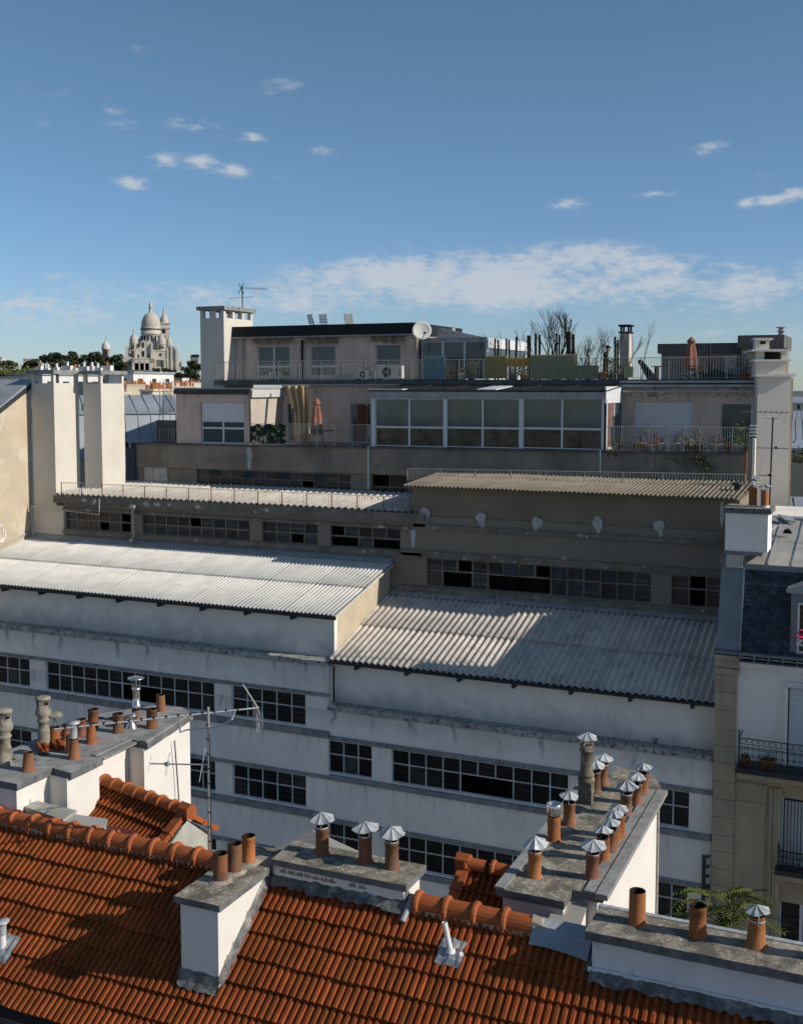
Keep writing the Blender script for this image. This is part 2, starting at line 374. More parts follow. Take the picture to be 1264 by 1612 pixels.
def sheet_mesh(wave, nw, L, amp, mt, seg=6, thick=.012):
    mb = MB(); N = nw*seg; pts = []
    for i in range(N+1):
        pts.append((i*wave/seg, amp*math.cos(2*math.pi*i/seg)))
    for (xa, za), (xb, zb) in zip(pts, pts[1:]):
        mb.face(((xa,0,za),(xb,0,zb),(xb,L,zb),(xa,L,za)), 0, False)
        mb.face(((xa,0,za-thick),(xa,L,za-thick),(xb,L,zb-thick),(xb,0,zb-thick)), 0, False)
        mb.face(((xa,0,za-thick),(xb,0,zb-thick),(xb,0,zb),(xa,0,za)))
    me = mb.mesh('sheet', mt)
    return me
def weld(me):
    bm = bmesh.new(); bm.from_mesh(me); bmesh.ops.remove_doubles(bm, verts=bm.verts, dist=.0005); bm.to_mesh(me); bm.free()
    for p in me.polygons: p.use_smooth = abs(p.normal.z) > .3
    return me
def sheets(parent, x0, x1, Y0, z0, Y1, z1, wave, nw, rows, amp, mt, name='sheet', lift=.02, seg=8):
    ang = math.atan2(z1-z0, Y1-Y0); L = math.hypot(z1-z0, Y1-Y0); Lr = L/rows
    me = weld(sheet_mesh(wave, nw, Lr+.09, amp, mt, seg)); n = int(round((x1-x0)/(wave*nw))); cw = (x1-x0)/n; sx = cw/(wave*nw)
    out = []
    for i in range(n):
        for r in range(rows):
            M = Matrix.Translation((x0+cw*i, Y0, z0)) @ Matrix.Rotation(ang, 4, 'X') @ Matrix.Translation((0, Lr*r-.05*(r > 0), lift*(r+1)+R.uniform(-.004, .004)+.004*(i % 2)))
            M = M @ Matrix.Rotation(-lift/Lr if rows > 1 else 0, 4, 'X') @ Matrix.Diagonal((sx*(.985 if i % 2 else 1.0), 1, 1, 1))
            out.append(inst(me, name, parent, M))
    return out
def railing(parent, name, p0, p1, h, posts, bars, mp, mbar, rp=.02, rb=.008, low=.06):
    p0, p1 = Vector(p0), Vector(p1); d = p1-p0; up = Vector((0, 0, h))
    o = part(MB().cyl(p0+up, p1+up, rp*.8, n=6).cyl(p0+Vector((0,0,low)), p1+Vector((0,0,low)), rp*.6, n=6), name, mbar, parent)
    for i in range(posts+1):
        q = p0+d*(i/posts); b = MB().box(q.x-rp, q.x+rp, q.y-rp*.8, q.y+rp*.8, q.z, q.z+h)
        part(b, 'post', mp, o)
    b = MB()
    for i in range(bars+1):
        q = p0+d*(i/bars); b.cyl(q+Vector((0,0,low)), q+up, rb, n=4, caps=False)
    part(b, 'bar', mbar, o, kind='stuff')
    return o
def blob(mb, x, z, rx, rz, Y, t=.012, m=0, n=11, seed=0):
    r = random.Random(seed); pts = []
    for i in range(n):
        a = 2*math.pi*i/n; k = r.uniform(.72, 1.12); pts.append((x+math.cos(a)*rx*k, Y, z+math.sin(a)*rz*k))
    mb.prism(pts, (0, -t, 0), m); return mb

# ------------------------------------------------------------------ ground
g = MB(); g.face(((-3000,-600,0),(3000,-600,0),(3000,5000,0),(-3000,5000,0)))
asph = mat('city_ground', (.12,.115,.11), .95, .3, .3)
o = solo(g, 'ground', asph, kind='structure')

# ================================================================== FACTORY
fac = thing('factory_building', 'long white factory with steel ribbon windows and two stepped corrugated shed roofs', 'building', (-22, 38.5, 0))
XL, XM, XR = -37.85, -19.05, -5.08
def xs(*px): return [WY(p, 1120, 36).x for p in px]
lx = [(-36.6, xs(49)[0], 5), (*xs(74, 338), 13), (*xs(365, 481), 5)]
rx = [(*xs(515, 585), 3), (*xs(616, 895), 10), (WY(960, 1120, 36).x, xs(1087)[0], 5)]
rx[0] = (XM+.02, rx[0][1], 3)
lrows = [(11.20, 12.40), (8.06, 9.27), (4.92, 6.13)]; rrows = [(9.57, 10.79), (6.43, 7.64), (3.29, 4.5)]
opsL = [(a, b, c, d) for a, b, _ in lx for c, d in lrows]; opsR = [(a, b, c, d) for a, b, _ in rx for c, d in rrows]
w1 = MB(); facade(w1, XL, XM, 0, 13.6, 36, opsL)
w1.face(((XM,36,11.9),(XM,36.4,11.9),(XM,36.4,13.6),(XM,36,13.6)))
part(w1, 'wall', white_f, fac)
w2 = MB(); facade(w2, XM, XR, 0, 11.95, 36, opsR); part(w2, 'wall', white_f, fac)
inn = MB().box(XL+.2, XR-.2, 37.6, 37.7, 0, 13.4); 
for z in (1.6, 4.6, 7.75): inn.box(XL+.2, XM-.1, 36.3, 37.6, z, z+.1)
for z in (3.0, 6.15): inn.box(XM+.1, XR-.2, 36.3, 37.6, z, z+.1)
part(inn, 'interior', dark, fac)
for wi, (a, b, n) in enumerate(lx):
    for ri, (c, d) in enumerate(lrows):
        gone = {(6,0),(7,0),(8,0)} if (wi == 1 and ri == 0) else ()
        window(fac, a, b, c, d, 36.14, n, .56, frame_w, pane_d, gone)
for wi, (a, b, n) in enumerate(rx):
    for ri, (c, d) in enumerate(rrows):
        gone = {(4,0),(5,0),(6,0)} if (wi == 1 and ri == 0) else ()
        window(fac, a, b, c, d, 36.14, n, .56, frame_w, pane_d, gone)
def band(x0, x1, z0, z1, pr, m, name):
    part(MB().box(x0, x1, 36-pr, 36.02, z0, z1), name, m, fac)
for c, d in lrows:
    band(XL, XM+.1, d+.04, d+.17, .07, ledge, 'lintel_ledge'); band(XL, XM+.1, c-.32, c-.06, .11, ledge, 'sill_ledge')
for c, d in rrows:
    band(XM+.12, XR, d+.04, d+.20, .07, ledge, 'lintel_ledge'); band(XM+.12, XR, c-.25, c-.05, .11, ledge, 'sill_ledge')
def crumbly(x0, x1, z0, z1, y0, y1, seed):
    """coping stone with a slightly worn upper edge"""
    mb = MB(); n = int((x1-x0)/.35); r = random.Random(seed); P = []
    for i in range(n+1):
        x = x0+(x1-x0)*i/n; P.append((x, y0+r.uniform(-.012, .02), z1+r.uniform(-.02, .012), z0+r.uniform(-.01, .01)))
    for a, b in zip(P, P[1:]):
        mb.face(((a[0],a[1],a[3]),(b[0],b[1],b[3]),(b[0],b[1],b[2]-.03),(a[0],a[1],a[2]-.03)))
        mb.face(((a[0],a[1],a[2]-.03),(b[0],b[1],b[2]-.03),(b[0],b[1]+.05,b[2]),(a[0],a[1]+.05,a[2])))
        mb.face(((a[0],a[1]+.05,a[2]),(b[0],b[1]+.05,b[2]),(b[0],y1,z1),(a[0],y1,z1)))
        mb.face(((a[0],a[1],a[3]),(a[0],y1,z0),(b[0],y1,z0),(b[0],b[1],b[3])))
    mb.face(((x1,y0,z0),(x1,y1,z0),(x1,y1,z1),(x1,y0,z1))); mb.face(((x0,y0,z0),(x0,y0,z1),(x0,y1,z1),(x0,y1,z0)))
    return mb
part(crumbly(XL, XM+.08, 13.6, 13.82, 35.92, 36.42, 1), 'coping', coping, fac)
part(crumbly(XM+.1, XR, 11.95, 12.17, 35.92, 36.42, 2), 'coping', coping, fac)
part(MB().box(XM-.02, XM+.09, 35.94, 36.3, 12.1, 13.598), 'corner_pilaster', white_c, fac)
# sheds
E1 = (36.0, 15.5); T1 = (41.32, 16.72); E2 = (36.0, 13.86); T2 = (41.32, 15.42)
part(MB().box(XL, XM+.1, 36.40, 36.65, 13.5, 15.52), 'attic_wall', white_l, fac)
part(MB().box(XM+.1, XR, 36.40, 36.65, 11.9, 13.9), 'attic_wall', white_l, fac)
sw = MB(); sw.prism([(XM-.15,36.651,13.4),(XM-.15,41.38,13.4),(XM-.15,41.38,16.7),(XM-.15,36.651,15.62)], (.251,0,0)); part(sw, 'shed_side_wall', tan, fac)
rf1 = part(MB().hexa([(XL,E1[0],E1[1]-.13),(XM+.3,E1[0],E1[1]-.13),(XM+.3,T1[0],T1[1]-.13),(XL,T1[0],T1[1]-.13),(XL,E1[0],E1[1]-.07),(XM+.3,E1[0],E1[1]-.07),(XM+.3,T1[0],T1[1]-.07),(XL,T1[0],T1[1]-.07)]), 'corrugated_roof', corr, fac)
sheets(rf1, XL, XM+.36, *E1, *T1, .177, 6, 2, .036, corr)
rf2 = part(MB().hexa([(XM+.1,E2[0],E2[1]-.13),(XR,E2[0],E2[1]-.13),(XR,T2[0],T2[1]-.13),(XM+.1,T2[0],T2[1]-.13),(XM+.1,E2[0],E2[1]-.07),(XR,E2[0],E2[1]-.07),(XR,T2[0],T2[1]-.07),(XM+.1,T2[0],T2[1]-.07)]), 'corrugated_roof', corr_g, fac)
sheets(rf2, XM+.12, XR+.02, *E2, *T2, .245, 5, 2, .045, corr_g)
for (x0, x1, e) in ((XL, XM+.36, E1), (XM+.05, XR+.1, E2)):
    gm = MB(); n = 6
    for k in range(n):
        a0, a1 = math.pi+math.pi*k/n, math.pi+math.pi*(k+1)/n
        q = [(x, e[0]-.09+math.cos(a)*.075, e[1]-.03+math.sin(a)*.085) for x in (x0, x1) for a in (a0, a1)]
        gm.face((q[0], q[1], q[3], q[2]))
    gm.cyl((x0,e[0]-.165,e[1]-.03),(x1,e[0]-.165,e[1]-.03), .013, n=6)
    gm.box(x0, x1, e[0]+.02, e[0]+.06, e[1]-.16, e[1]-.02)
    go = part(gm, 'gutter', gutter_m, fac)
    x = x0+1.1
    while x < x1:
        part(MB().box(x-.05, x+.05, e[0]+.02, 36.42, e[1]-.30, e[1]-.14), 'rafter_end', gutter_m, go); x += 2.02
for (x0, x1, tt) in ((XL+.2, XM+.3, T1), (XM+.2, XR, T2)):
    n = int((x1-x0)/1.6)
    for i in range(n):
        a = x0+(x1-x0)*i/n; b = x0+(x1-x0)*(i+1)/n
        part(MB().hexa([(a,tt[0]-.22,tt[1]+.03),(b-.015,tt[0]-.22,tt[1]+.03),(b-.015,tt[0]+.06,tt[1]+.10),(a,tt[0]+.06,tt[1]+.10),(a,tt[0]-.22,tt[1]+.06),(b-.015,tt[0]-.22,tt[1]+.06),(b-.015,tt[0]+.06,tt[1]+.2),(a,tt[0]+.06,tt[1]+.2)]), 'ridge_flashing', zinc, fac)
for (x, za, zb) in ((XR-.14, 5.2, 6.6), (XR-.14, 7.4, 8.9)):
    b = MB().box(x-.10, x+.02, 35.74, 35.80, za, zb)
    for k in range(5): b.box(x+.02, x+.1, 35.78, 36.0, za+.1+k*(zb-za-.2)/4, za+.13+k*(zb-za-.2)/4)
    part(b, 'side_plate', gutter_m, fac)
# a few weeds in the gutter behind the coping
weed = mat('weed_green', (.05,.075,.025), .8, .4, 20)
def weeds(mb, p, h, n, seed, spread=.05):
    r = random.Random(seed)
    for i in range(n):
        a = r.uniform(0, 6.28); t_ = r.uniform(.2, 1); q = Vector(p)+Vector((math.cos(a)*spread*t_, math.sin(a)*spread*t_*.5, h*r.uniform(.2, 1)))
        mb.cyl(p, q, .004, .001, 4, caps=False)
        for k in range(3):
            c = Vector(p).lerp(q, .4+.3*k); d = Vector((r.uniform(-1,1), r.uniform(-1,1), r.uniform(-.2,.8)))*.035
            e = Vector((d.y, -d.x, .01)); mb.face((c, c+d+e*.4, c+d*2, c+d-e*.4))
    return mb
for k, (px, py, h, n) in enumerate(((721, 1127, .55, 2), (996, 1158, .55, 2), (1037, 1163, .25, 14), (518, 1096, .12, 9), (102, 992, .1, 6))):
    z = 12.17 if px > 515 else 13.82
    q = WZ(px, py, z); q.y = 36.3
    solo(weeds(MB(), (q.x, 36.3, z-.02), h, n, k, .03 if n < 3 else .12), 'weed', weed,
         ('thin weed stalk rising behind the long stained coping, the left of two stalks', 'thin weed stalk rising behind the long stained coping beside the small green tuft', 'small green weed tuft on the coping near the stone pier',
          'tiny weed tuft at the coping step between the two sheds', 'tiny dark weed on the upper coping at far left')[k], 'weed', 'weeds on the factory copings')

# ================================================================== REAR BLOCK behind the sheds
rear = thing('rear_workshop', 'grey brown rendered workshop wing with ribbon windows behind the white sheds', 'building', (-21, 43.5, 0))
def bx(*px): return [WY(p, 850, 41.4).x for p in px]
bl = [(*bx(105, 207), 6), (*bx(225, 393), 9), (*bx(413, 500), 4), (*bx(520, 630), 5)]
br = [(*bx(672, 1026), 14), (*bx(1058, 1140), 3)]
XS = -17.92
wl = MB(); facade(wl, -35.95, XS, 15.0, 18.45, 41.4, [(a, b, 17.22, 18.1) for a, b, _ in bl], .2); part(wl, 'wall', brown, rear)
part(MB().box(-37.75, -35.95, 41.38, 41.9, 15.0, 18.3), 'pale_wall_panel', cream, rear)
wr = MB(); facade(wr, XS, -5.1, 14.8, 18.25, 41.4, [(a, b, 15.85, 17.0) for a, b, _ in br], .2); part(wr, 'wall', brown, rear)
part(MB().box(-37.5, -5.2, 42.6, 42.7, 14.8, 18.2), 'interior', dark, rear)
gl = [{(3,0),(5,1),(5,0)}, {(4,1)}, {(2,0)}, {(0,0),(0,1),(1,0),(3,0),(4,0)}]
for (a, b, n), g_ in zip(bl, gl): window(rear, a, b, 17.22, 18.1, 41.52, n, .5, frame_b, pane_b, g_, .07)
window(rear, *br[0][:2], 15.85, 17.0, 41.52, 14, .56, frame_b, pane_b, {(4,0),(5,0),(6,0),(7,0),(2,1),(7,1),(1,0),(2,0)}, .07, tilt={(5,1),(8,1),(11,1)})
window(rear, *br[1][:2], 15.85, 17.0, 41.52, 3, .56, frame_b, pane_b, {(1,0),(1,1)}, .07)
def rband(x0, x1, z0, z1, pr, m, name): part(MB().box(x0, x1, 41.4-pr, 41.42, z0, z1), name, m, rear)
rband(-35.95, XS, 18.12, 18.22, .08, ledge2, 'lintel_ledge'); rband(-35.95, XS+.4, 16.98, 17.18, .1, ledge2, 'sill_ledge')
rband(XS-.5, -5.2, 17.06, 17.28, .1, ledge2, 'lintel_ledge'); rband(XS-.6, -5.2, 15.55, 15.8, .12, ledge2, 'sill_ledge')
rband(-36.4, XS+.6, 18.45, 18.8, .2, ledge2, 'cornice')
rband(XS+.6, -5.2, 18.2, 18.36, .12, ledge2, 'cornice')
part(MB().box(XS, -5.1, 41.4, 45.4, 18.36, 19.86), 'upper_wall', brown2, rear)
part(MB().box(XS+.6, -5.1, 41.35, 41.4, 18.361, 18.7), 'plinth', brown, rear)
for k, (px, py) in enumerate(((668, 808), (757, 816), (845, 823), (940, 823), (1038, 828))):
    q = WY(px, py, 41.33); b = MB(); blob(b, q.x, q.z, .23, .26, 41.349, .014, seed=k, n=14); blob(b, q.x+R.uniform(-.1,.1), q.z-.25, .09, .2, 41.349, .01, seed=k+20)
    part(b, 'cement_patch', patch, rear)
for k, (px, py, sx, sz) in enumerate(((650, 845, .12, .5), (888, 880, .1, .12), (1136, 810, .08, .6))):
    q = WY(px, py, 41.38); b = MB(); blob(b, q.x, q.z, sx, sz, 41.399, .01, seed=k+40); part(b, 'cement_patch', patch, rear)
for k, (px, py) in enumerate(((150, 793), (133, 793), (248, 800), (268, 803), (312, 806), (230, 801), (420, 806))):
    q = WY(px, py, 41.2); b = MB(); blob(b, q.x, 18.63, .12+.04*(k % 3), .1, 41.199, .01, seed=k+60); part(b, 'cement_patch', patch, rear)
# low roof terrace on the left and the lean-to roof on the right
rfl = part(MB().hexa([(-36.4,41.3,18.45),(XS,41.3,18.45),(XS,45.45,18.45),(-36.4,45.45,18.45),(-36.4,41.3,18.79),(XS,41.3,18.79),(XS,45.45,19.08),(-36.4,45.45,19.08)]), 'terrace_roof', slabgrey, rear)
sheets(rfl, -36.3, XS, 41.38, 18.85, 45.45, 19.15, .3, 5, 1, .06, corr_g)
rfr = part(MB().hexa([(XS-.2,41.1,19.86),(-5.15,41.1,19.9),(-5.15,45.4,20.14),(XS-.2,45.4,20.1),(XS-.2,41.1,19.9),(-5.15,41.1,19.94),(-5.15,45.4,20.18),(XS-.2,45.4,20.14)]), 'lean_to_roof', corr_b, rear)
sheets(rfr, XS-.25, -5.15, 41.0, 19.93, 45.4, 20.2, .17, 7, 1, .042, corr_b, seg=8)
rust = mat('rusty_iron', (.22,.10,.055), .85, .3, 8)
railpale = mat('pale_rail_paint', (.50,.47,.42), .6, .2, 6)
railing(rear, 'low_railing', (-36.0, 41.33, 18.8), (XS-.1, 41.33, 18.82), .62, 15, 150, rust, railpale, .018, .007)
railing(rear, 'return_railing', (XS-.1, 41.35, 18.82), (XS-.1, 45.2, 19.1), .62, 3, 24, rust, railpale, .018, .007)
ra, rb = WY(641, 758, 44.0), WY(1172, 766, 44.0)
railing(rear, 'lean_to_railing', (ra.x, 44.0, 19.88), (rb.x, 44.0, 20.08), .52, 9, 128, railpale, railpale, .016, .01)
# pipes on the workshop wing
pipe_m = mat('painted_pipe', (.40,.37,.32), .6, .25, 4, .3, (.2,.14,.09), 3)
q = WY(211, 800, 41.2); part(MB().cyl((q.x,41.15,18.5),(q.x,41.15,17.0), .055, n=8).cyl((q.x,41.15,17.0),(q.x+.05,40.85,16.95), .06, n=8).box(q.x-.12,q.x+.12,41.05,41.25,18.4,18.55), 'downpipe', pipe_m, rear)
part(MB().tube([(-37.6,41.1,18.22),(-33.6,41.1,18.02),(-33.6,41.1,18.75)], .03).cyl((-37.6,41.1,18.22),(-37.6,41.1,16.8), .03, n=6), 'pipe', pipe_m, rear)

# ================================================================== the two tall pillar chimneys
def pillar(x0, x1, y0, y1, z0, z1, label):
    t_ = thing('chimney_pillar', label, 'chimney', ((x0+x1)/2, (y0+y1)/2, z0), 'tall rendered chimney pillars')
    part(MB().box(x0, x1, y0, y1, z0, z1-.62), 'shaft', cream, t_)
    cw = .16
    for a in (x0, x1-cw):
        for b in (y0, y1-cw): part(MB().box(a, a+cw, b, b+cw, z1-.62, z1-.18), 'corner_post', cream, t_)
    part(MB().box(x0+.06, x1-.06, (y0+y1)/2-.08, (y0+y1)/2+.08, z1-.62, z1-.18), 'divider', cream, t_) if y1-y0 > 3 else None
    part(MB().box(x0-.12, x1+.12, y0-.12, y1+.12, z1-.18, z1), 'cap_slab', slabgrey, t_)
    return t_
pillar(-37.7, -36.35, 41.36, 43.1, 18.3, 24.72, 'pale rendered chimney pillar on the left, against the tan gable wall')
p2 = pillar(-35.98, -34.92, 43.0, 44.75, 18.6, 24.7, 'pale rendered chimney pillar standing on the low terrace, right of its twin')
part(MB().box(-36.36, -35.98, 43.3, 43.8, 22.75, 23.1).box(-36.36, -35.98, 43.3, 43.8, 24.0, 24.15), 'tie_beam', cream, p2)
part(MB().box(-36.6, -35.8, 44.3, 44.4, 18.5, 22.3), 'rear_infill', dark, p2)

# ================================================================== neighbour's tan gable on the left
nb = thing('neighbour_house', 'tan rendered gable wall with zinc verge at the far left', 'building', (-42, 39, 0))
part(MB().prism([(-37.88,34,0),(-37.88,41.46,0),(-37.88,41.46,23.85),(-37.88,34,19.7)], (-8, 0, 0)), 'wall', tan, nb)
part(MB().prism([(-37.78,33.8,19.72),(-37.78,41.6,24.06),(-37.78,41.6,24.28),(-37.78,33.8,19.94)], (-8.2, 0, 0)), 'roof', zinc, nb)
part(MB().prism([(-37.74,33.8,19.6),(-37.74,41.62,23.96),(-37.74,41.62,24.2),(-37.74,33.8,19.84)], (-.04, 0, 0)), 'verge', gutter_m, nb)
tag_m = mat('white_chalk_paint', (.75,.74,.72), .9, .1, 5)
gq = WX(4, 838, -37.87); b = MB()
for k in range(3):
    pts = [(-37.868, gq.y+.35*math.cos(a)*(.5+.2*k)-.1, gq.z+.55*math.sin(a)*(.5+.17*k)) for a in [i*.4+k for i in range(12)]]
    b.tube(pts, .035, 4)
part(b, 'graffiti', tag_m, nb)
part(MB().tube([(-37.85,34.5,15.4),(-37.85,41.2,16.98)], .05), 'cable_duct', pipe_m, nb)
# ================================================================== FOREGROUND HOUSE
TA = .733; SA = math.atan(TA); RYG, RZ0 = 14.7, 16.58
def rz(y): return RZ0-(RYG-y)*TA
hs_ = thing('tiled_house', 'foreground house with steep orange interlocking tile roof', 'house', (-7.5, 14.5, 0))
RX0, RX1, EV = -17.2, 1.6, 12.08
part(MB().box(RX0, RX1, 12.35, 17.2, 0, 14.55), 'wall', white_c, hs_)
core = MB()
core.prism([(RX0,EV,rz(EV)-.1),(RX0,14.5,rz(14.5)-.1),(RX0,17.6,rz(14.5)-.1-3.1*TA),(RX0,17.6,rz(14.5)-.3-3.1*TA),(RX0,14.5,rz(14.5)-.35),(RX0,EV,rz(EV)-.3)], (RX1-RX0,0,0))
roof = part(core, 'roof', mat('roof_battens', (.035,.025,.02), .95, .3), hs_)
TW, TG = .222, .3826
def tile_mesh(w=TW, L=TG+.07):
    mb = MB(); pr = [(0,.0),(.05,.040),(.26,.046),(.32,.006),(.50,.0),(.55,.040),(.76,.046),(.82,.006),(1,.0)]
    pts = [(u*w, h) for u, h in pr]
    for (xa, za), (xb, zb) in zip(pts, pts[1:]):
        mb.face(((xa,0,za),(xb,0,zb),(xb,L,zb),(xa,L,za)))
        mb.face(((xa,.008,-.022),(xb,.008,-.022),(xb,0,zb),(xa,0,za)))
    mb.face(((0,0,0),(0,L,0),(0,L,-.02),(0,.008,-.022))); mb.face(((w,0,0),(w,.008,-.022),(w,L,-.02),(w,L,0)))
    return mb
tm = tile_mesh().mesh('tile', tile_m)
def tile_M(x, y, z, ang=SA, rotz=0., tilt=.115):
    return Matrix.Translation((x, y, z)) @ Matrix.Rotation(rotz, 4, 'Z') @ Matrix.Rotation(ang-tilt, 4, 'X')
spots = []
ncol = int((RX1-RX0)/TW); row_y = [14.03-.31*k for k in range(-1, 7)]
for k, y in enumerate(row_y):
    for i in range(ncol):
        x = RX0+i*TW; xc = x+TW/2; yt = y+.31
        if -9.19 < xc < -8.78 and yt > 13.45: continue
        if -8.6 < xc < -6.42 and y > 14.3: continue
        if xc > -3.4 and y > 14.3: continue
        if -4.42 < xc < -3.4 and y > 14.3: continue
        spots.append((x, y))
def in_view(x, y):
    d = Vector((x, y, rz(y)))-EYE; w_ = d.dot(FW); px = 632+1750*d.dot(RT)/w_; py = 735-1750*d.dot(UP)/w_
    return -30 < px < 1290 and py < 1640
vis = [s for s in spots if in_view(s[0]+TW/2, s[1]+.15)]
vis.sort(key=lambda s: (Vector((s[0], s[1], rz(s[1])))-EYE).length)
solo_t = set(vis[:300]); rest = MB()
for x, y in spots:
    M = tile_M(x, y, rz(y)+.012) @ Matrix.Translation((R.uniform(-.004,.004), R.uniform(-.012,.012), R.uniform(-.003,.006))) @ Matrix.Rotation(R.uniform(-.012,.012), 4, 'Y') @ Matrix.Rotation(R.uniform(-.010,.010), 4, 'Z') @ Matrix.Diagonal((1, .55 if y > 14.3 else 1, 1, 1))
    if (x, y) in solo_t: inst(tm, 'tile', roof, M)
    else:
        b = len(rest.v)
        for v in tm.vertices: rest.v.append(M @ v.co)
        for p in tm.polygons: rest.f.append(tuple(b+i for i in p.vertices)); rest.mi.append(0); rest.sm.append(False)
# the far slope, out of sight from here
for k in range(8):
    for i in range(0, ncol):
        M = Matrix.Translation((RX0+(i+1)*TW, 14.95+.31*k, rz(14.5)-(.45+.31*k)*TA+.02)) @ Matrix.Rotation(math.pi, 4, 'Z') @ Matrix.Rotation(SA-.115, 4, 'X')
        x_, y_ = RX0+(i+.5)*TW, 14.95+.31*k
        if (-15.2 < x_ < -12.9) or (-5.3 < x_ < -3.5) or (y_ < 15.5 and -9.5 < x_ < -6.1): continue
        b = len(rest.v)
        for v in tm.vertices: rest.v.append(M @ v.co)
        for p in tm.polygons: rest.f.append(tuple(b+i_ for i_ in p.vertices)); rest.mi.append(0); rest.sm.append(False)
part(rest, 'more_tiles', tile_m, roof, kind='stuff')
def ridge_mesh(L=.42, r=.145):
    mb = MB(); n = 10
    def arc(y0, y1, ra, rb):
        for k in range(n):
            a0, a1 = math.pi*(-.08+1.16*k/n), math.pi*(-.08+1.16*(k+1)/n)
            mb.face(((y0,math.cos(a0)*ra,math.sin(a0)*ra),(y1,math.cos(a0)*rb,math.sin(a0)*rb),(y1,math.cos(a1)*rb,math.sin(a1)*rb),(y0,math.cos(a1)*ra,math.sin(a1)*ra)), 0, True)
    arc(0, L+.02, r, r*.98)
    prof = [(.0,r),(.0,r+.03),(.03,r+.043),(.065,r+.04),(.09,r+.002)]
    for (ya, ra), (yb, rb_) in zip(prof, prof[1:]): arc(ya, yb, ra, rb_)
    return mb
ridge_o = mat('ridge_tile_clay', (.34,.088,.024), .75, .15, 5, bump=.25, bscale=60, rnd=.1, speck=((.2,.1,.06), 20, .3))
rm = ridge_mesh().mesh('ridge_tile', ridge_o)
def ridge_run(parent, p, d, n, L=.42, sc=1.):
    """ridge tiles from p along the unit vector d"""
    d = Vector(d).normalized(); y = Vector((0,0,1)).cross(d).normalized(); z = d.cross(y)
    for i in range(n):
        q = Vector(p)+d*(L*i); M = Matrix(((d.x,y.x,z.x,q.x),(d.y,y.y,z.y,q.y),(d.z,y.z,z.z,q.z),(0,0,0,1))) @ Matrix.Diagonal((sc,sc,sc,1))
        inst(rm, 'ridge_tile', parent, M)
zr_ = 16.44
ridge_run(roof, (RX0, 14.5, zr_), (1,0,0), 19); ridge_run(roof, (-6.22, 14.5, zr_), (1,0,0), 4, .445, 1.03)
bed = MB()
for x0, x1 in ((RX0, -9.35), (-6.25, -4.4)):
    n = int((x1-x0)/.11)
    for i in range(n):
        a = x0+(x1-x0)*i/n; b = x0+(x1-x0)*(i+1)/n; j = R.uniform(-.015,.01)
        bed.prism([(a,14.365+j,rz(14.35)+.01),(a,14.375+j,zr_+.0),(a,14.625,zr_+.0),(a,14.64,rz(14.35)+.01)], (b-a,0,0))
part(bed, 'mortar_bed', mortar, roof, kind='stuff')
part(MB().prism([(-4.44,14.38,16.34),(-4.44,14.42,16.55),(-4.44,14.5,16.625),(-4.44,14.58,16.56),(-4.44,14.64,16.34)], (.14,0,-.03)).prism([(-4.3,14.40,16.3),(-4.3,14.45,16.48),(-4.3,14.55,16.48),(-4.3,14.62,16.3)], (.05,.01,-.04)), 'mortar_end', mortar, roof)
# flashing that closes the top of the tiles between the ridge end and the long chimney
fl = MB()
N = 8
for k in range(N):
    u0, u1 = k/N, (k+1)/N
    f = lambda u: (-4.42+.84*u, 14.34+.02*math.sin(u*3)-.06*u, 14.55, .05*math.sin(u*3.1))
    a, b = f(u0), f(u1)
    fl.face(((a[0],a[1]-.12,rz(a[1]-.12)+.10),(b[0],b[1]-.12,rz(b[1]-.12)+.10),(b[0],b[1]+.1,rz(b[1])+.2-b[3]),(a[0],a[1]+.1,rz(a[1])+.2-a[3])))
    fl.face(((a[0],a[1]+.1,rz(a[1])+.2-a[3]),(b[0],b[1]+.1,rz(b[1])+.2-b[3]),(b[0],b[2]+.1,rz(14.4)+.17),(a[0],a[2]+.1,rz(14.4)+.17)))
part(fl, 'zinc_flashing', zinc, roof)
part(MB().cyl((-4.33,14.34,16.33),(-4.25,14.62,16.42), .055, n=8), 'flashing_roll', galv, roof)
# eave: dark board and gutter
eo = part(MB().box(RX0, RX1, EV+.02, EV+.06, rz(EV)-.33, rz(EV)-.06), 'fascia', gutter_m, hs_)
part(MB().box(RX0, RX1, 11.78, 12.02, rz(EV)-.36, rz(EV)-.28).box(RX0, RX1, 11.76, 11.79, rz(EV)-.36, rz(EV)-.2), 'gutter', zinc, hs_)

# ------------------------------------------------------------------ chimney pots
def pot_mesh(kind, mt):
    mb = MB(); r = .1
    if kind == 'plain': pr = [(r*1.28,0),(r*1.22,.03),(r*1.05,.05),(r*1.0,.34),(r*1.08,.345),(r*1.08,.385),(r*.9,.39),(r*.86,.2),(0,.18)]
    elif kind == 'thin': pr = [(r*1.15,0),(r*1.0,.03),(r*.97,.36),(r*.97,.38),(r*.87,.38),(r*.85,.2),(0,.18)]
    else: pr = [(r*1.5,0),(r*1.35,.03),(r*1.18,.05),(r*.92,.40),(r*.98,.41),(r*.98,.43),(r*.8,.43),(r*.8,.2),(0,.18)]
    mb.lathe((0,0,0), pr[:-3], 16); mb.lathe((0,0,0), pr[-3:], 16, 1)
    return mb.mesh('chimney_pot', [mt, soot])
POT = {k: (pot_mesh(k, pot_m), pot_mesh(k, pot_o)) for k in ('plain', 'thin', 'wide')}
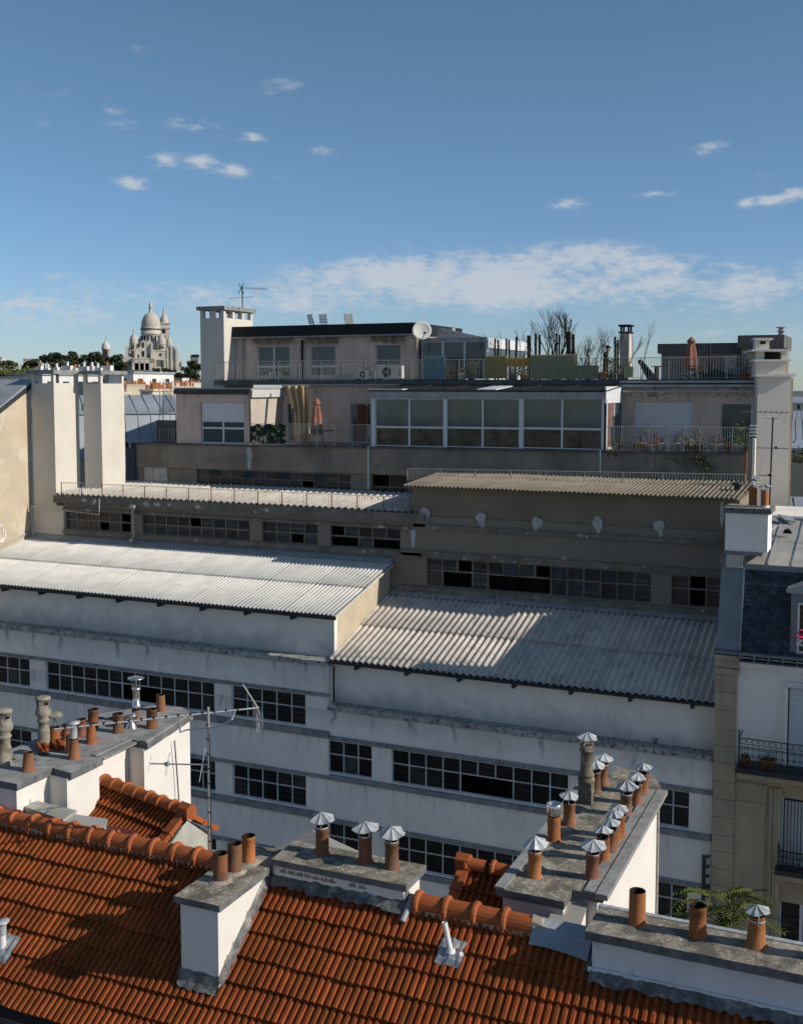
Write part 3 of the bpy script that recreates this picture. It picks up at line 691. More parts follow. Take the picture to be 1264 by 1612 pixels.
def cap_mesh(r=.2, h=.10, n=8):
    mb = MB(); top = Vector((0,0,h))
    ps = [Vector((math.cos(2*math.pi*i/n)*r, math.sin(2*math.pi*i/n)*r, (.012 if i % 2 else -.012))) for i in range(n)]
    for i in range(n):
        a, b = ps[i], ps[(i+1) % n]; m_ = (a+b)/2 - Vector((0,0,.016))
        mb.face((a, m_, top)); mb.face((m_, b, top)); mb.face((m_-Vector((0,0,.004)), a-Vector((0,0,.004)), top-Vector((0,0,.006)))); mb.face((b-Vector((0,0,.004)), m_-Vector((0,0,.004)), top-Vector((0,0,.006))))
        mb.cyl(a*1.0, top*1.0+Vector((0,0,.004)), .006, .004, 4)
    return mb.mesh('cap', galv)
CAP = cap_mesh()
sm_ = MB()
for i in range(3):
    a = 2*math.pi*i/3+.4; c, s = math.cos(a), math.sin(a)
    sm_.tube([(c*.088,s*.088,-.19),(c*.095,s*.095,-.1),(c*.12,s*.12,-.05),(c*.15,s*.15,.012)], .008, 5)
sm_.lathe((0,0,-.10), [(.104,0),(.104,.018)], 16)
STRUT = sm_.mesh('strut', galv)
def pot(parent, p, kind='plain', col=0, sc=1., h=1., cap=None, rot=None, lean=0.):
    M = Matrix.Translation(p) @ Matrix.Rotation(R.uniform(0,6.28) if rot is None else rot, 4, 'Z') @ Matrix.Rotation(lean+R.uniform(-.035,.035), 4, 'X')
    o = inst(POT[kind][col], 'chimney_pot', parent, M @ Matrix.Diagonal((sc,sc,sc*h,1)))
    if cap:
        top = .385*sc*h
        cp = inst0(CAP, 'cap', o, M @ Matrix.Translation((R.uniform(-.01,.01),R.uniform(-.01,.01),top+.13*cap)) @ Matrix.Rotation(R.uniform(-.15,.15), 4, 'X') @ Matrix.Rotation(R.uniform(-.1,.1), 4, 'Y') @ Matrix.Diagonal((cap*R.uniform(.94,1.06),cap*R.uniform(.94,1.06),cap*R.uniform(.8,1.15),1)), parent)
        inst0(STRUT, 'strut', o, M @ Matrix.Translation((0,0,top+.13*cap-.02)) @ Matrix.Diagonal((sc,sc,1.1,1)), parent)
    return o
def inst0(me, name, par, M, root):
    """child of an instanced part: world matrix M"""
    o = bpy.data.objects.new(name, me); C.objects.link(o); o.parent = par
    o.matrix_local = MWD[par.name].inverted() @ M
    return o
def skirt(parent, pts, w=.1, name='flashing', m=None, h=.1):
    """rough lead apron along a line where a wall meets the tiles; pts (x, y, z), w outwards vector"""
    mb = MB(); wv = Vector(w)
    for p, q in zip(pts, pts[1:]):
        p, q = Vector(p), Vector(q); n = max(2, int((q-p).length/.07))
        prev = None
        for i in range(n+1):
            c = p.lerp(q, i/n); o_ = c+wv*(1+R.uniform(-.22,.22))+Vector((0,0,.055+R.uniform(-.01,.018))); u = c+Vector((0,0,h+.05+R.uniform(-.02,.02)))
            mid = c+wv*.45+Vector((0,0,.075+R.uniform(-.012,.012)))
            if prev:
                mb.face((prev[0], o_, mid, prev[1])); mb.face((prev[1], mid, u, prev[2]))
            prev = (o_, mid, u)
    return part(mb, name, m or lead, parent)
def slab(mb, poly, z0, z1):
    mb.prism([(x, y, z0) for x, y in poly], (0,0,z1-z0)); return mb
def slab2(parent, poly, z, th, mtop, medge):
    """concrete slab: top and edges have their own material and a rough edge"""
    mb = MB(); n = len(poly)
    cx = sum(p[0] for p in poly)/n; cy = sum(p[1] for p in poly)/n
    P = []
    for i in range(n):
        a, b = Vector(poly[i]), Vector(poly[(i+1) % n]); k = max(1, int((b-a).length/.25))
        for j in range(k):
            q = a.lerp(b, j/k)
            if j: q += Vector((R.uniform(-.008,.008), R.uniform(-.008,.008)))
            P.append(q)
    mb.face([(q.x, q.y, z) for q in P], 0); mb.face([(q.x, q.y, z-th) for q in reversed(P)], 1)
    for a, b in zip(P, P[1:]+P[:1]): mb.face(((a.x,a.y,z-th),(b.x,b.y,z-th),(b.x,b.y,z),(a.x,a.y,z)), 1)
    return part(mb, 'cap_slab', [mtop, medge], parent)

# ------------------------------------------------------------------ C1: the stack across the slope
c1 = thing('chimney_stack', 'white chimney stack with three bare clay pots running up the orange tile slope', 'chimney', (-9, 13.7, 15.2), 'chimney stacks on the near roofs')
b = MB(); b.prism([(-9.30,13.0,14.9),(-8.66,13.0,14.9),(-8.66,14.95,16.2),(-9.30,14.95,16.2)], (0,0,0.001)); b = MB()
b.hexa([(-9.30,13.0,15.0),(-8.66,13.0,15.0),(-8.66,15.0,15.0),(-9.30,15.0,15.0),(-9.30,13.0,16.5),(-8.66,13.0,16.5),(-8.66,15.0,16.5),(-9.30,15.0,16.5)])
part(b, 'wall', white_c, c1)
slab2(c1, [(-9.36,12.92),(-8.58,12.92),(-8.58,14.36),(-8.58,14.95),(-9.36,14.95)], 16.62, .10, slabm, slabedge)
skirt(c1, [(-8.655,12.98,rz(12.98)+.05),(-8.655,14.4,rz(14.4)+.05)], (.075,0,-.03), h=.09)
skirt(c1, [(-9.32,12.99,rz(12.99)+.02),(-8.64,12.99,rz(12.99)+.02)], (0,-.12,-.09), h=.12)
skirt(c1, [(-9.31,14.4,rz(14.4)+.05),(-9.31,12.98,rz(12.98)+.05)], (-.09,0,-.03), h=.12)
# worn render above the flashing
for k in range(13):
    y = 13.05+.1*k; b = MB(); pts = []
    hgt = R.uniform(.0,.06)*(k % 2)
    for i in range(7): pts.append((-8.66, y+.11*i/6-.02, rz(y+.11*i/6)+.19+hgt*R.uniform(.2,1)*(1 if 0 < i < 6 else 0)))
    pts += [(-8.66, y+.09, rz(y+.09)+.05), (-8.66, y-.02, rz(y-.02)+.05)]
    b.prism(pts, (.006,0,0)); part(b, 'worn_render', peel if k % 3 else mortar, c1)
for k in range(6):
    x = -9.28+.1*k; b = MB(); pts = [(x+.11*i/6, 13.0, rz(13)+.15+R.uniform(.0,.035)*(1 if 0 < i < 6 else 0)) for i in range(7)]
    pts += [(x+.11,13.0,rz(13)),(x,13.0,rz(13))]; b.prism(pts, (0,-.006,0)); part(b, 'worn_render', peel, c1)
pot(c1, (-9.02,13.62,16.62), 'thin', 0, 1.12, 1.0); pot(c1, (-8.99,13.96,16.62), 'thin', 0, 1.14, 1.02); pot(c1, (-8.97,14.33,16.62), 'plain', 1, 1.0, 1.12)
for (x, y) in ((-9.02,13.62),(-8.99,13.96),(-8.97,14.33)):
    part(MB().lathe((x,y,16.622), [(.19,0),(.16,.02),(.12,.035)], 12), 'mortar_collar', peel, c1)
# ------------------------------------------------------------------ C2: on the ridge
c2 = thing('chimney_stack', 'low white chimney stack on the ridge with three hooded pots in a row', 'chimney', (-7.4, 14.7, 16.0), 'chimney stacks on the near roofs')
part(MB().box(-8.575, -6.38, 14.40, 15.0, 15.6, 16.652), 'wall', white_c, c2)
slab2(c2, [(-8.56,14.32),(-6.30,14.32),(-6.30,15.08),(-8.56,15.08)], 16.755, .10, slabm, slabedge)
skirt(c2, [(-8.56,14.395,rz(14.38)+.04),(-6.36,14.395,rz(14.38)+.04)], (0,-.13,-.09), h=.05)
skirt(c2, [(-6.375,14.38,rz(14.38)+.04),(-6.375,14.52,rz(14.5)+.06)], (.10,0,-.02), h=.1)
part(MB().cyl((-6.31,14.2,rz(14.2)+.06),(-6.27,14.52,rz(14.5)+.10), .05, n=8), 'flashing_roll', zinc, c2)
for k in range(9):
    x = -8.45+.14*k*(1 if k < 7 else 1.2); b = MB(); pts = [(x+.12*i/6, 14.4, rz(14.4)+.2+R.uniform(.0,.05)*(1 if 0 < i < 6 else 0)) for i in range(7)]
    pts += [(x+.12,14.4,rz(14.4)+.17),(x,14.4,rz(14.4)+.17)]; b.prism(pts, (0,-.006,0)); part(b, 'worn_render', peel, c2)
pot(c2, (-7.95,14.84,16.755), 'plain', 0, 1.0, 1.05, 1.02); pot(c2, (-7.2,14.82,16.755), 'plain', 0, 1.0, 1.05, 1.05); pot(c2, (-6.75,14.80,16.755), 'plain', 0, 1.0, 1.05, 1.05)
# ------------------------------------------------------------------ C3: long party-wall stack
c3 = thing('chimney_stack', 'long party wall chimney stack crowded with hooded pots and one tall banded flue', 'chimney', (-4.4, 18, 8), 'chimney stacks on the near roofs')
part(MB().prism([(-5.12,15.18,8),(-4.2,15.18,8),(-4.2,15.58,8),(-3.8,15.58,8),(-3.8,20.05,8),(-4.05,20.7,8),(-4.75,20.9,8),(-5.12,19.7,8)], (0,0,8.482)), 'wall', white_c, c3)
slab2(c3, [(-5.21,15.1),(-4.16,15.08),(-4.16,15.5),(-3.70,15.5),(-3.72,20.1),(-4.02,20.84),(-4.79,21.04),(-4.79,20.35),(-5.21,19.76)], 16.6, .12, slabm, slabedge)
part(MB().box(-3.98,-3.83,15.49,20.0,16.603,16.63), 'coping_strip', slabgrey, c3); part(MB().box(-3.80,-3.62,15.45,20.05,16.55,16.632), 'coping_strip', slabgrey, c3)
part(MB().box(-5.22,-5.06,15.09,19.7,16.603,16.63), 'coping_strip', slabgrey, c3)
part(MB().cyl((-3.775,20.02,8),(-3.775,20.02,16.47), .022, n=8), 'corner_pipe', MT['painted_pipe'], c3)
for (x, y, k, c_, cap) in ((-4.8,15.72,'plain',1,1.02),(-3.99,16.0,'plain',0,1.02),(-3.99,16.69,'plain',1,.78),(-3.96,17.03,'plain',0,.78),(-3.98,17.39,'plain',1,.78),(-3.97,17.68,'plain',1,.8),
        (-4.07,18.64,'plain',0,1.0),(-4.02,19.24,'plain',0,.86),(-4.03,19.81,'plain',0,.82),(-4.86,17.87,'plain',0,.86),(-4.83,19.53,'plain',0,.9),(-4.81,19.99,'plain',0,.95)):
    pot(c3, (x,y,16.6), k, c_, .98, 1.0, cap)
o = pot(c3, (-4.91,17.13,16.6), 'thin', 1, 1.08, 1.0)
part(MB().lathe((-4.91,17.13,17.0), [(.075,-.06),(.075,.03),(.115,.03),(.125,.04),(.125,.2),(.115,.215),(.1,.215),(.1,.12),(0,.1)], 16), 'steel_cowl', steel, c3)
b = MB().box(-4.97,-4.73,18.84,19.08,16.6,16.98); b.lathe((-4.85,18.96,16.98), [(r_,z_*.7) for r_, z_ in [(.14,0),(.155,.02),(.155,.09),(.13,.11),(.125,.14),(.14,.16),(.14,.2),(.115,.22),(.11,.62),(.11,.78),(.135,.80),(.135,.83),(.115,.85),(.12,.96),(.10,.96),(.1,.8),(0,.8)]], 14)
part(b, 'tall_flue', mat('sooty_flue', (.14,.12,.09), .95, .4, 5, .4, (.05,.045,.04), 5, .6, 30, blotch=((.30,.27,.21), 5, .52, .64, .7)), c3)
cc = inst(CAP, 'flue_cap', c3, Matrix.Translation((-4.85,18.96,17.78)) @ Matrix.Rotation(.06,4,'Y') @ Matrix.Diagonal((.95,.95,.9,1)))
part(MB().tube([(-4.95,18.96,17.6),(-4.98,18.96,17.79)], .01).tube([(-4.76,18.92,17.6),(-4.73,18.92,17.79)], .01).tube([(-4.85,19.06,17.6),(-4.85,19.09,17.79)], .01), 'strut', galv, c3)
part(MB().hexa([(-4.35,14.92,15.6),(-3.95,14.92,15.6),(-3.95,15.5,15.6),(-4.35,15.5,15.6),(-4.35,14.92,16.22),(-3.95,14.92,16.18),(-3.95,15.5,16.40),(-4.35,15.5,16.42)]), 'pier', white_c, c3)
part(MB().hexa([(-4.38,14.88,16.225),(-3.92,14.88,16.185),(-3.92,15.5,16.41),(-4.38,15.5,16.43),(-4.38,14.88,16.255),(-3.92,14.88,16.215),(-3.92,15.5,16.44),(-4.38,15.5,16.46)]), 'zinc_ledge', zinc_l, c3)
# ------------------------------------------------------------------ C4: bottom right
c4 = thing('chimney_stack', 'wide low chimney stack at the bottom right with two open pots and one hooded', 'chimney', (-2, 14.4, 15.9), 'chimney stacks on the near roofs')
blue_w = mat('bluish_white_render', (.62,.63,.65), .9, .08, 1.5, .2, (.42,.43,.45), 2, .2, 50, blotch=((.45,.42,.36), 1.6, .6, .68, .6))
part(MB().box(-3.50, 1.5, 14.10, 14.7, 15.5, 16.682), 'wall', blue_w, c4)
slab2(c4, [(-3.57,13.98),(1.55,13.98),(1.55,14.76),(-3.57,14.76)], 16.80, .12, slabm, slabedge)
part(MB().box(-3.58, 1.55, 14.72, 14.80, 16.74, 16.815), 'rear_coping', galv, c4)
skirt(c4, [(-3.52,14.09,rz(14.09)+.03),(1.5,14.09,rz(14.09)+.03)], (0,-.14,-.10), h=.04)
skirt(c4, [(-3.505,14.6,rz(14.5)+.05),(-3.505,14.08,rz(14.08)+.03)], (-.10,-.02,-.02), h=.14)
part(MB().box(-3.55,1.5,14.07,14.1,16.20,16.27), 'skirting', MT['bluish_white_render'], c4)
pot(c4, (-2.99,14.48,16.8), 'thin', 1, 1.12, 1.05); pot(c4, (-2.19,14.46,16.8), 'plain', 1, 1.06, 1.0); pot(c4, (-1.46,14.5,16.8), 'wide', 1, 1.05, .9, .82)
pot(c4, (-.62,14.5,16.8), 'plain', 1, 1.05, 1.0)
# ------------------------------------------------------------------ C5: left party-wall stack
c5 = thing('chimney_stack', 'long white party wall chimney stack at left with mixed pots and two mossy cowls', 'chimney', (-14.2, 17, 8), 'chimney stacks on the near roofs')
ol = [(-15.3,14.6),(-13.85,14.6),(-13.85,15.5),(-13.36,15.42),(-13.36,16.3),(-13.55,16.3),(-13.55,17.42),(-13.12,17.34),(-13.45,19.35),(-13.95,19.65),(-14.6,19.5),(-15.3,18.5)]
part(MB().prism([(x+(.07 if x < -14.5 else -.07), y+(.06 if y < 15 else -.03), 8) for x, y in ol], (0,0,8.93)), 'wall', white_c, c5)
slab2(c5, ol, 17.05, .125, slabgrey, slabedge)
part(MB().prism([(-13.50,16.35,17.0),(-13.38,16.35,17.0),(-13.38,17.38,17.0),(-13.50,17.38,17.0)], (0,0,.03)).prism([(-13.62,16.3,17.053),(-13.52,16.3,17.053),(-13.52,17.4,17.053),(-13.62,17.4,17.053)], (0,0,.03)), 'coping_strip', slabgrey, c5)
part(MB().prism([(-13.3,17.36,17.053),(-13.15,17.34,17.053),(-13.46,19.3,17.053),(-13.6,19.3,17.053)], (0,0,.03)), 'coping_strip', slabgrey, c5)
b = MB()
for i in range(26):
    a = R.uniform(0,6.28); x, y = R.uniform(-15.2,-14.5), R.uniform(15.2,18.6); b.lathe((x,y,17.05), [(.09*R.uniform(.6,1.4),0),(.06,.015),(0,.02)], 6)
moss = mat('dark_moss', (.05,.048,.03), .98, .4, 9, bump=.8, bscale=40); part(b, 'moss', moss, c5, kind='stuff')
for (x, y, k, c_, s, h) in ((-14.16,15.22,'wide',0,1.0,.88),(-14.8,16.65,'thin',1,1.1,.85),(-13.84,16.07,'wide',0,.95,1.05),(-14.12,16.3,'thin',0,1.0,1.0),(-14.69,16.86,'plain',0,1.,.95),
        (-14.62,17.2,'plain',0,1.,1.),(-14.74,17.7,'plain',0,1.1,1.05),(-14.14,16.93,'wide',1,.96,1.05),(-14.1,17.69,'plain',0,1.1,1.02),(-14.17,18.38,'thin',0,1.0,.8),(-13.66,18.2,'plain',0,1.15,1.0),(-14.2,19.25,'thin',0,1.05,1.)):
    pot(c5, (x,y,17.05), k, c_, s*.92, h*.95)
def cowl(p, s):
    b = MB(); x, y, z = p
    b.lathe(p, [(.16*s,0),(.155*s,.42*s),(.135*s,.45*s),(.135*s,.62*s),(.15*s,.63*s),(.17*s,.68*s),(.16*s,.70*s),(.12*s,.74*s),(.20*s,.84*s),(.21*s,.90*s),(.15*s,1.10*s)], 14)
    for i in range(4):
        a = i*math.pi/2+.5; b.hexa([Vector(p)+Vector((math.cos(a+da)*rr*s, math.sin(a+da)*rr*s, zz*s)) for zz in (1.08,1.24) for da, rr in ((-.45,.15),(-.45,.19 if zz > 1.1 else .16),(.45,.19 if zz > 1.1 else .16),(.45,.15))])
    b.lathe(p, [(.15*s,1.22*s),(.20*s,1.24*s),(.20*s,1.28*s),(.13*s,1.31*s),(0,1.31*s)], 14)
    return b
part(cowl((-14.87,16.42,17.05), .74), 'mossy_cowl', cowl_m, c5); part(cowl((-14.75,15.26,17.05), .8), 'mossy_cowl', cowl_m, c5)
b = MB(); b.lathe((-13.84,16.07,17.44), [(.07,0),(.07,.2),(.12,.28),(.13,.30),(0,.31)], 12); part(b, 'zinc_funnel', galv, c5)
b = MB(); b.lathe((-14.8,16.65,17.38), [(.015,0),(.015,.2),(.17,.2),(.12,.26),(0,.28)], 10); part(b, 'mushroom_cap', cowl_m, c5)
b = MB(); b.lathe((-14.17,18.38,17.36), [(.09,0),(.09,.08),(.075,.09),(.075,.36),(.09,.37),(.09,.42),(.075,.42)], 14)
for i in range(3): a = i*2.1; b.tube([(-14.17+math.cos(a)*.07,18.38+math.sin(a)*.07,17.7),(-14.17+math.cos(a)*.1,18.38+math.sin(a)*.1,17.98)], .008)
b.lathe((-14.17,18.38,17.97), [(.17,0),(.17,.012),(0,.03)], 16); part(b, 'steel_flue', steel, c5)
b = MB(); b.lathe((-14.04,18.04,17.05), [(.12,0),(.1,.05),(.05,.12),(.05,.2),(.13,.26),(.13,.275),(0,.29)], 14); part(b, 'steel_mushroom_vent', steel, c5)
for k in range(2):
    inst(tm, 'loose_tile', c5, Matrix.Translation((-14.62+.2*k,16.02+.2*k,17.09)) @ Matrix.Rotation(.9,4,'Z') @ Matrix.Rotation(.06,4,'X'))
cable = MB().tube([WX(275,1166,-13.3),WX(279,1215,-13.32),WX(283,1275,-13.32)], .013); part(cable, 'cable', black, c5)

# ------------------------------------------------------------------ dormer roofs behind the ridge
def dormer(name, label, a, b, apx, rows, cols, hang, sgn):
    """small gabled roof: ridge from a to b (level), front slope towards the viewer"""
    a, b = Vector(a), Vector(b); d = (b-a).normalized(); f = Vector((d.y, -d.x, 0))*1.0
    if f.y > 0: f = -f
    rot = math.atan2(d.y, d.x); L = (b-a).length
    t_ = thing(name, label, 'roof', (a+b)/2-Vector((0,0,1)), 'dormer roofs behind the ridge')
    dn = .62
    def pt(s, u, dz=0): return a+d*s+f*u+Vector((0,0,-abs(u)*TA+dz))
    core = MB(); core.prism([pt(0,dn,-.12), pt(0,0,-.09), pt(0,-dn,-.12), pt(0,-dn,-.2), pt(0,dn,-.2)], d*L); part(core, 'roof_deck', MT['roof_battens'], t_)
    body = MB(); body.prism([pt(.06,dn-.05,-.2), pt(.06,0,-.12), pt(.06,-dn+.05,-.2), pt(.06,-dn+.05,-1.2), pt(.06,dn-.05,-1.2)], d*(L-.02)); part(body, 'gable_wall', mat('grey_zinc_cheek', (.40,.41,.37), .7, .2, 2, .3, (.18,.19,.18), 2), t_)
    for r in range(rows):
        for i in range(cols):
            for sd_ in (1, -1):
                u = (.35+.31*r)
                if sd_ == 1: M = Matrix.Translation(pt(i*TW, u, .02)) @ Matrix.Rotation(rot, 4, 'Z') @ Matrix.Rotation(SA-.115, 4, 'X')
                else: M = Matrix.Translation(pt((i+1)*TW, -u, .02)) @ Matrix.Rotation(rot+math.pi, 4, 'Z') @ Matrix.Rotation(SA-.115, 4, 'X')
                inst(tm, 'tile', t_, M)
    n = int(L/.3)
    ridge_run(t_, a+Vector((0,0,.03)), d, n, L/n, .8)
    return t_, pt, d, f, L
dm, pt, dd, ff, LL = dormer('dormer_roof', 'small orange tiled gable roof against the left white chimney wall', (-13.6,16.61,16.44), (-11.3,15.97,16.44), None, 2, 10, 0, 1)
ap = pt(LL+.02, 0, .0)
def orient(p, d, y):
    d = Vector(d).normalized(); y = (Vector(y)-d*Vector(y).dot(d)).normalized(); z = d.cross(y)
    return Matrix(((d.x,y.x,z.x,p[0]),(d.y,y.y,z.y,p[1]),(d.z,y.z,z.z,p[2]),(0,0,0,1)))
for s in (1, -1):
    p0, p1 = pt(LL+.0, 0.02*s, .03), pt(LL+.0, .68*s, .04)
    dv = (p1-p0).normalized(); sd2 = dd; up2 = sd2.cross(dv)*(-1 if s > 0 else 1)
    for k in range(2):
        M = orient(p0+dv*(.05+.37*k), dv, sd2)
        mbv = MB().box(0,.40,-.09,.09,-.03,.055,M=M).box(0,.045,-.105,.105,-.04,.075,M=M); part(mbv, 'verge_tile', ridge_o, dm)
hx = MB(); hx.prism([ap+dd*(-.1)+ff*(math.cos(q)*.13)+Vector((0,0,.06+math.sin(q)*.15)) for q in [math.pi/3*k+.52 for k in range(6)]], dd*.26); part(hx, 'apex_tile', ridge_o, dm)
dm2, pt, dd, ff, LL = dormer('dormer_roof', 'shaded orange tiled gable roof tucked beside the long hooded chimney', (-6.02,16.0,16.42), (-5.14,16.0,16.42), None, 2, 4, 0, 1)
for s in (1, -1):
    p0, p1 = pt(0, 0.02*s, .03), pt(0, .68*s, .04); dv = (p1-p0).normalized()
    for k in range(2):
        M = orient(p0+dv*(.05+.37*k), dv, dd); part(MB().box(0,.40,-.09,.09,-.03,.055,M=M).box(0,.045,-.105,.105,-.04,.075,M=M), 'verge_tile', ridge_o, dm2)
hx = MB(); hx.prism([pt(-.14,0)+ff*(math.cos(q)*.13)+Vector((0,0,.06+math.sin(q)*.15)) for q in [math.pi/3*k+.52 for k in range(6)]], dd*.22); part(hx, 'apex_tile', ridge_o, dm2)
# flat zinc hatches behind the ridge
def hatch(p0, p1, p2, p3, h, label, m):
    mb = MB(); lo = [Vector(p)-Vector((0,0,h)) for p in (p0,p1,p2,p3)]; mb.hexa(lo+[Vector(p) for p in (p0,p1,p2,p3)])
    t_ = thing('roof_hatch', label, 'hatch', sum((Vector(p) for p in (p0,p1,p2,p3)), Vector())/4-Vector((0,0,h)), 'zinc hatches behind the ridge')
    part(mb, 'curb', m, t_)
    c = sum((Vector(p) for p in (p0,p1,p2,p3)), Vector())/4
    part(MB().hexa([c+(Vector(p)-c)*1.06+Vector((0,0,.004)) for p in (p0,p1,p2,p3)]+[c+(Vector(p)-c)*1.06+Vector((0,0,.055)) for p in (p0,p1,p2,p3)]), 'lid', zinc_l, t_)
    return t_
hatch(WZ(22,1268,16.5), WZ(98,1294,16.5), WZ(118,1280,16.5), WZ(25,1257,16.5), .5, 'long zinc roof hatch at the foot of the left chimney wall', zinc)
hatch(WZ(100,1300,16.45), WZ(163,1308,16.45), WZ(168,1294,16.45), WZ(104,1285,16.45), .5, 'small zinc roof hatch beside the maroon box', zinc)
maroon = mat('maroon_sheet', (.10,.022,.025), .5, .2, 4)
solo(MB().hexa([WZ(165,1318,16.2),WZ(210,1328,16.2),WZ(213,1318,16.2),WZ(170,1310,16.2)]+[WZ(165,1318,16.2)+Vector((0,0,.12)),WZ(210,1328,16.2)+Vector((0,0,.12)),WZ(213,1318,16.2)+Vector((0,0,.12)),WZ(170,1310,16.2)+Vector((0,0,.12))]), 'roof_box', maroon, 'small maroon metal box below the left dormer roof', 'box')

# ------------------------------------------------------------------ vent pipes on the tiles
v1 = thing('vent_pipe', 'leaning white plastic vent pipe on a lead plate amid orange tiles', 'pipe', (-5.5, 13.95, rz(13.9)))
pl = MB(); nx, ny = 8, 5
def plate(x0, x1, y0, y1, seed):
    mb = MB(); r = random.Random(seed); G = [[Vector((x0+(x1-x0)*i/8+r.uniform(-.006,.006), y0+(y1-y0)*j/6, rz(y0+(y1-y0)*j/6)+.075+r.uniform(-.012,.012)+.015*math.cos(i*1.57)-(.04 if j == 0 or i in (0,8) else 0))) for i in range(9)] for j in range(7)]
    for j in range(6):
        for i in range(8): mb.face((G[j][i],G[j][i+1],G[j+1][i+1],G[j+1][i]))
    return mb
part(plate(-5.66,-5.28,13.83,14.12,3), 'lead_plate', mat('pale_lead', (.34,.36,.37), .45, .3, 8, .3, (.2,.16,.1), 4, .3, 20, metal=.4), v1)
pvc = mat('white_pvc', (.66,.66,.64), .45, .08, 6)
b = MB(); p0, p1 = Vector((-5.47,13.98,rz(13.98)+.03)), Vector((-5.56,13.96,rz(13.98)+.47)); b.cyl(p0, p1, .042, .04, 14, caps=False); b.cyl(p1, p0, .034, .034, 12, caps=False); b.lathe(p0+Vector((0,0,.05)), [(.075,-.03),(.045,.03)], 12)
part(b, 'tube', pvc, v1)
v2 = thing('vent_pipe', 'short capped zinc vent pipe on a metal plate at the far left', 'pipe', (-12.75, 12.9, rz(12.9)))
part(plate(-12.75,-12.3,12.62,12.96,5), 'lead_plate', MT['pale_lead'], v2)
q = Vector((-12.52,12.8,rz(12.8))); b = MB().cyl(q, q+Vector((0,0,.4)), .06, .055, 12); part(b, 'tube', pvc, v2)
part(MB().cyl(q+Vector((0,0,.26)), q+Vector((0,0,.42)), .068, .068, 12).lathe(q+Vector((0,0,.44)), [(.10,0),(.12,.02),(.12,.035),(0,.045)], 14), 'cap', galv, v2)
wire = MB().tube([(-10.3,14.38,16.62),(-10.25,14.2,16.3),(-10.13,13.95,16.12),(-10.05,13.7,15.95)], .008, 5)
solo(wire, 'cable', black, 'thin black cable looping over the ridge left of the antenna mast', 'cable')
# ------------------------------------------------------------------ antenna on the mast
an = thing('tv_antenna', 'tall aluminium mast with long yagi aerials beside the clay pots', 'antenna', (-9.9, 14.75, 16.2))
mx, my = -9.95, 14.72
ztop = WY(320,1112,my).z
part(MB().cyl((mx,my,16.1),(mx,my,17.2), .028, n=8).cyl((mx,my,17.2),(mx+.01,my,ztop), .022, n=8), 'mast', alu, an)
zb1 = WY(320,1131,my).z; A, B = WZ(86,1148,zb1), WZ(408,1114,zb1)
b = MB().cyl(A, B, .016, n=6); part(b, 'boom', alu, an)
dirb = (B-A).normalized(); side = Vector((-dirb.y, dirb.x, 0))
b = MB()
for k in range(15):
    c = A.lerp(B, .05+.06*k); b.cyl(c-Vector((0,0,.10)), c+Vector((0,0,.10)), .0025, n=4, caps=False) if False else None; b.box(c.x-.018,c.x+.018,c.y-.018,c.y+.018,c.z-.008,c.z+.03); b.cyl(c-side*.09, c+side*.09, .004, n=4)
part(b, 'director', black, an)
b = MB(); zc = WY(320,1147,my).z
b.tube([WZ(283,1133,zb1), Vector((WZ(284,1143,zb1).x, WZ(284,1143,zb1).y, zb1-.1)), WY(294,1149,my), WY(320,1147,my), WY(352,1141,my), WY(366,1132,my), WZ(370,1120,zb1)], .014, 6); part(b, 'bracket', alu, an)
b = MB(); q = B-dirb*.02
for i in range(-3,4):
    o_ = side*(.07*i); 
    b.cyl(q+o_*1.6, q+o_*1.6+Vector((0,0,0))-dirb*0-Vector((0,0,.0))+side*.0+Vector((0,0,-.40+.05*abs(i))), .004, n=4)
for s in (1,-1):
    b.tube([q, q+side*(.12*s)-Vector((0,0,.12)), q-Vector((0,0,.24)), q+side*(.12*s)-Vector((0,0,.36)), q-Vector((0,0,.46))], .006, 5)
b.tube([q-dirb*.25+Vector((0,0,.42)), q], .012, 6)
part(b, 'reflector', alu, an)
zb2 = WY(320,1203,my).z; A2, B2 = WZ(236,1202,zb2), WZ(328,1204,zb2)
b = MB().cyl(A2, B2, .014, n=6); part(b, 'lower_boom', alu, an)
b = MB(); d2 = (B2-A2).normalized(); s2 = Vector((0,0,1))*.7+Vector((-d2.y,d2.x,0))*.7
for t_, L_ in ((0,.16),(.3,.2),(.32,.2),(.9,.3)):
    c = A2.lerp(B2, t_); b.cyl(c-s2*L_, c+s2*L_, .005, n=4)
b.box(*[f for q_ in (0,1,2) for f in ((A2.lerp(B2,.3))[q_]-.03, (A2.lerp(B2,.3))[q_]+.03)]); part(b, 'lower_element', alu, an, kind='stuff')
b = MB()
for k in range(10): z = 16.4+k*.24; b.cyl((mx,my,z),(mx,my,z+.02), .03, n=8)
b.tube([(mx+.03,my-.01,zc-.05),(mx+.035,my,17.4),(mx+.035,my,16.4)], .007, 5); part(b, 'cable', black, an)
part(MB().tube([(mx,my,16.5),(mx+.35,my+.06,16.46),(mx+.45,my+.02,16.5),(mx+.62,my+.02,16.45)], .016, 6).tube([(mx+.45,my+.02,16.5),(mx+.25,my-.2,16.32)], .014, 6), 'stay', alu, an)
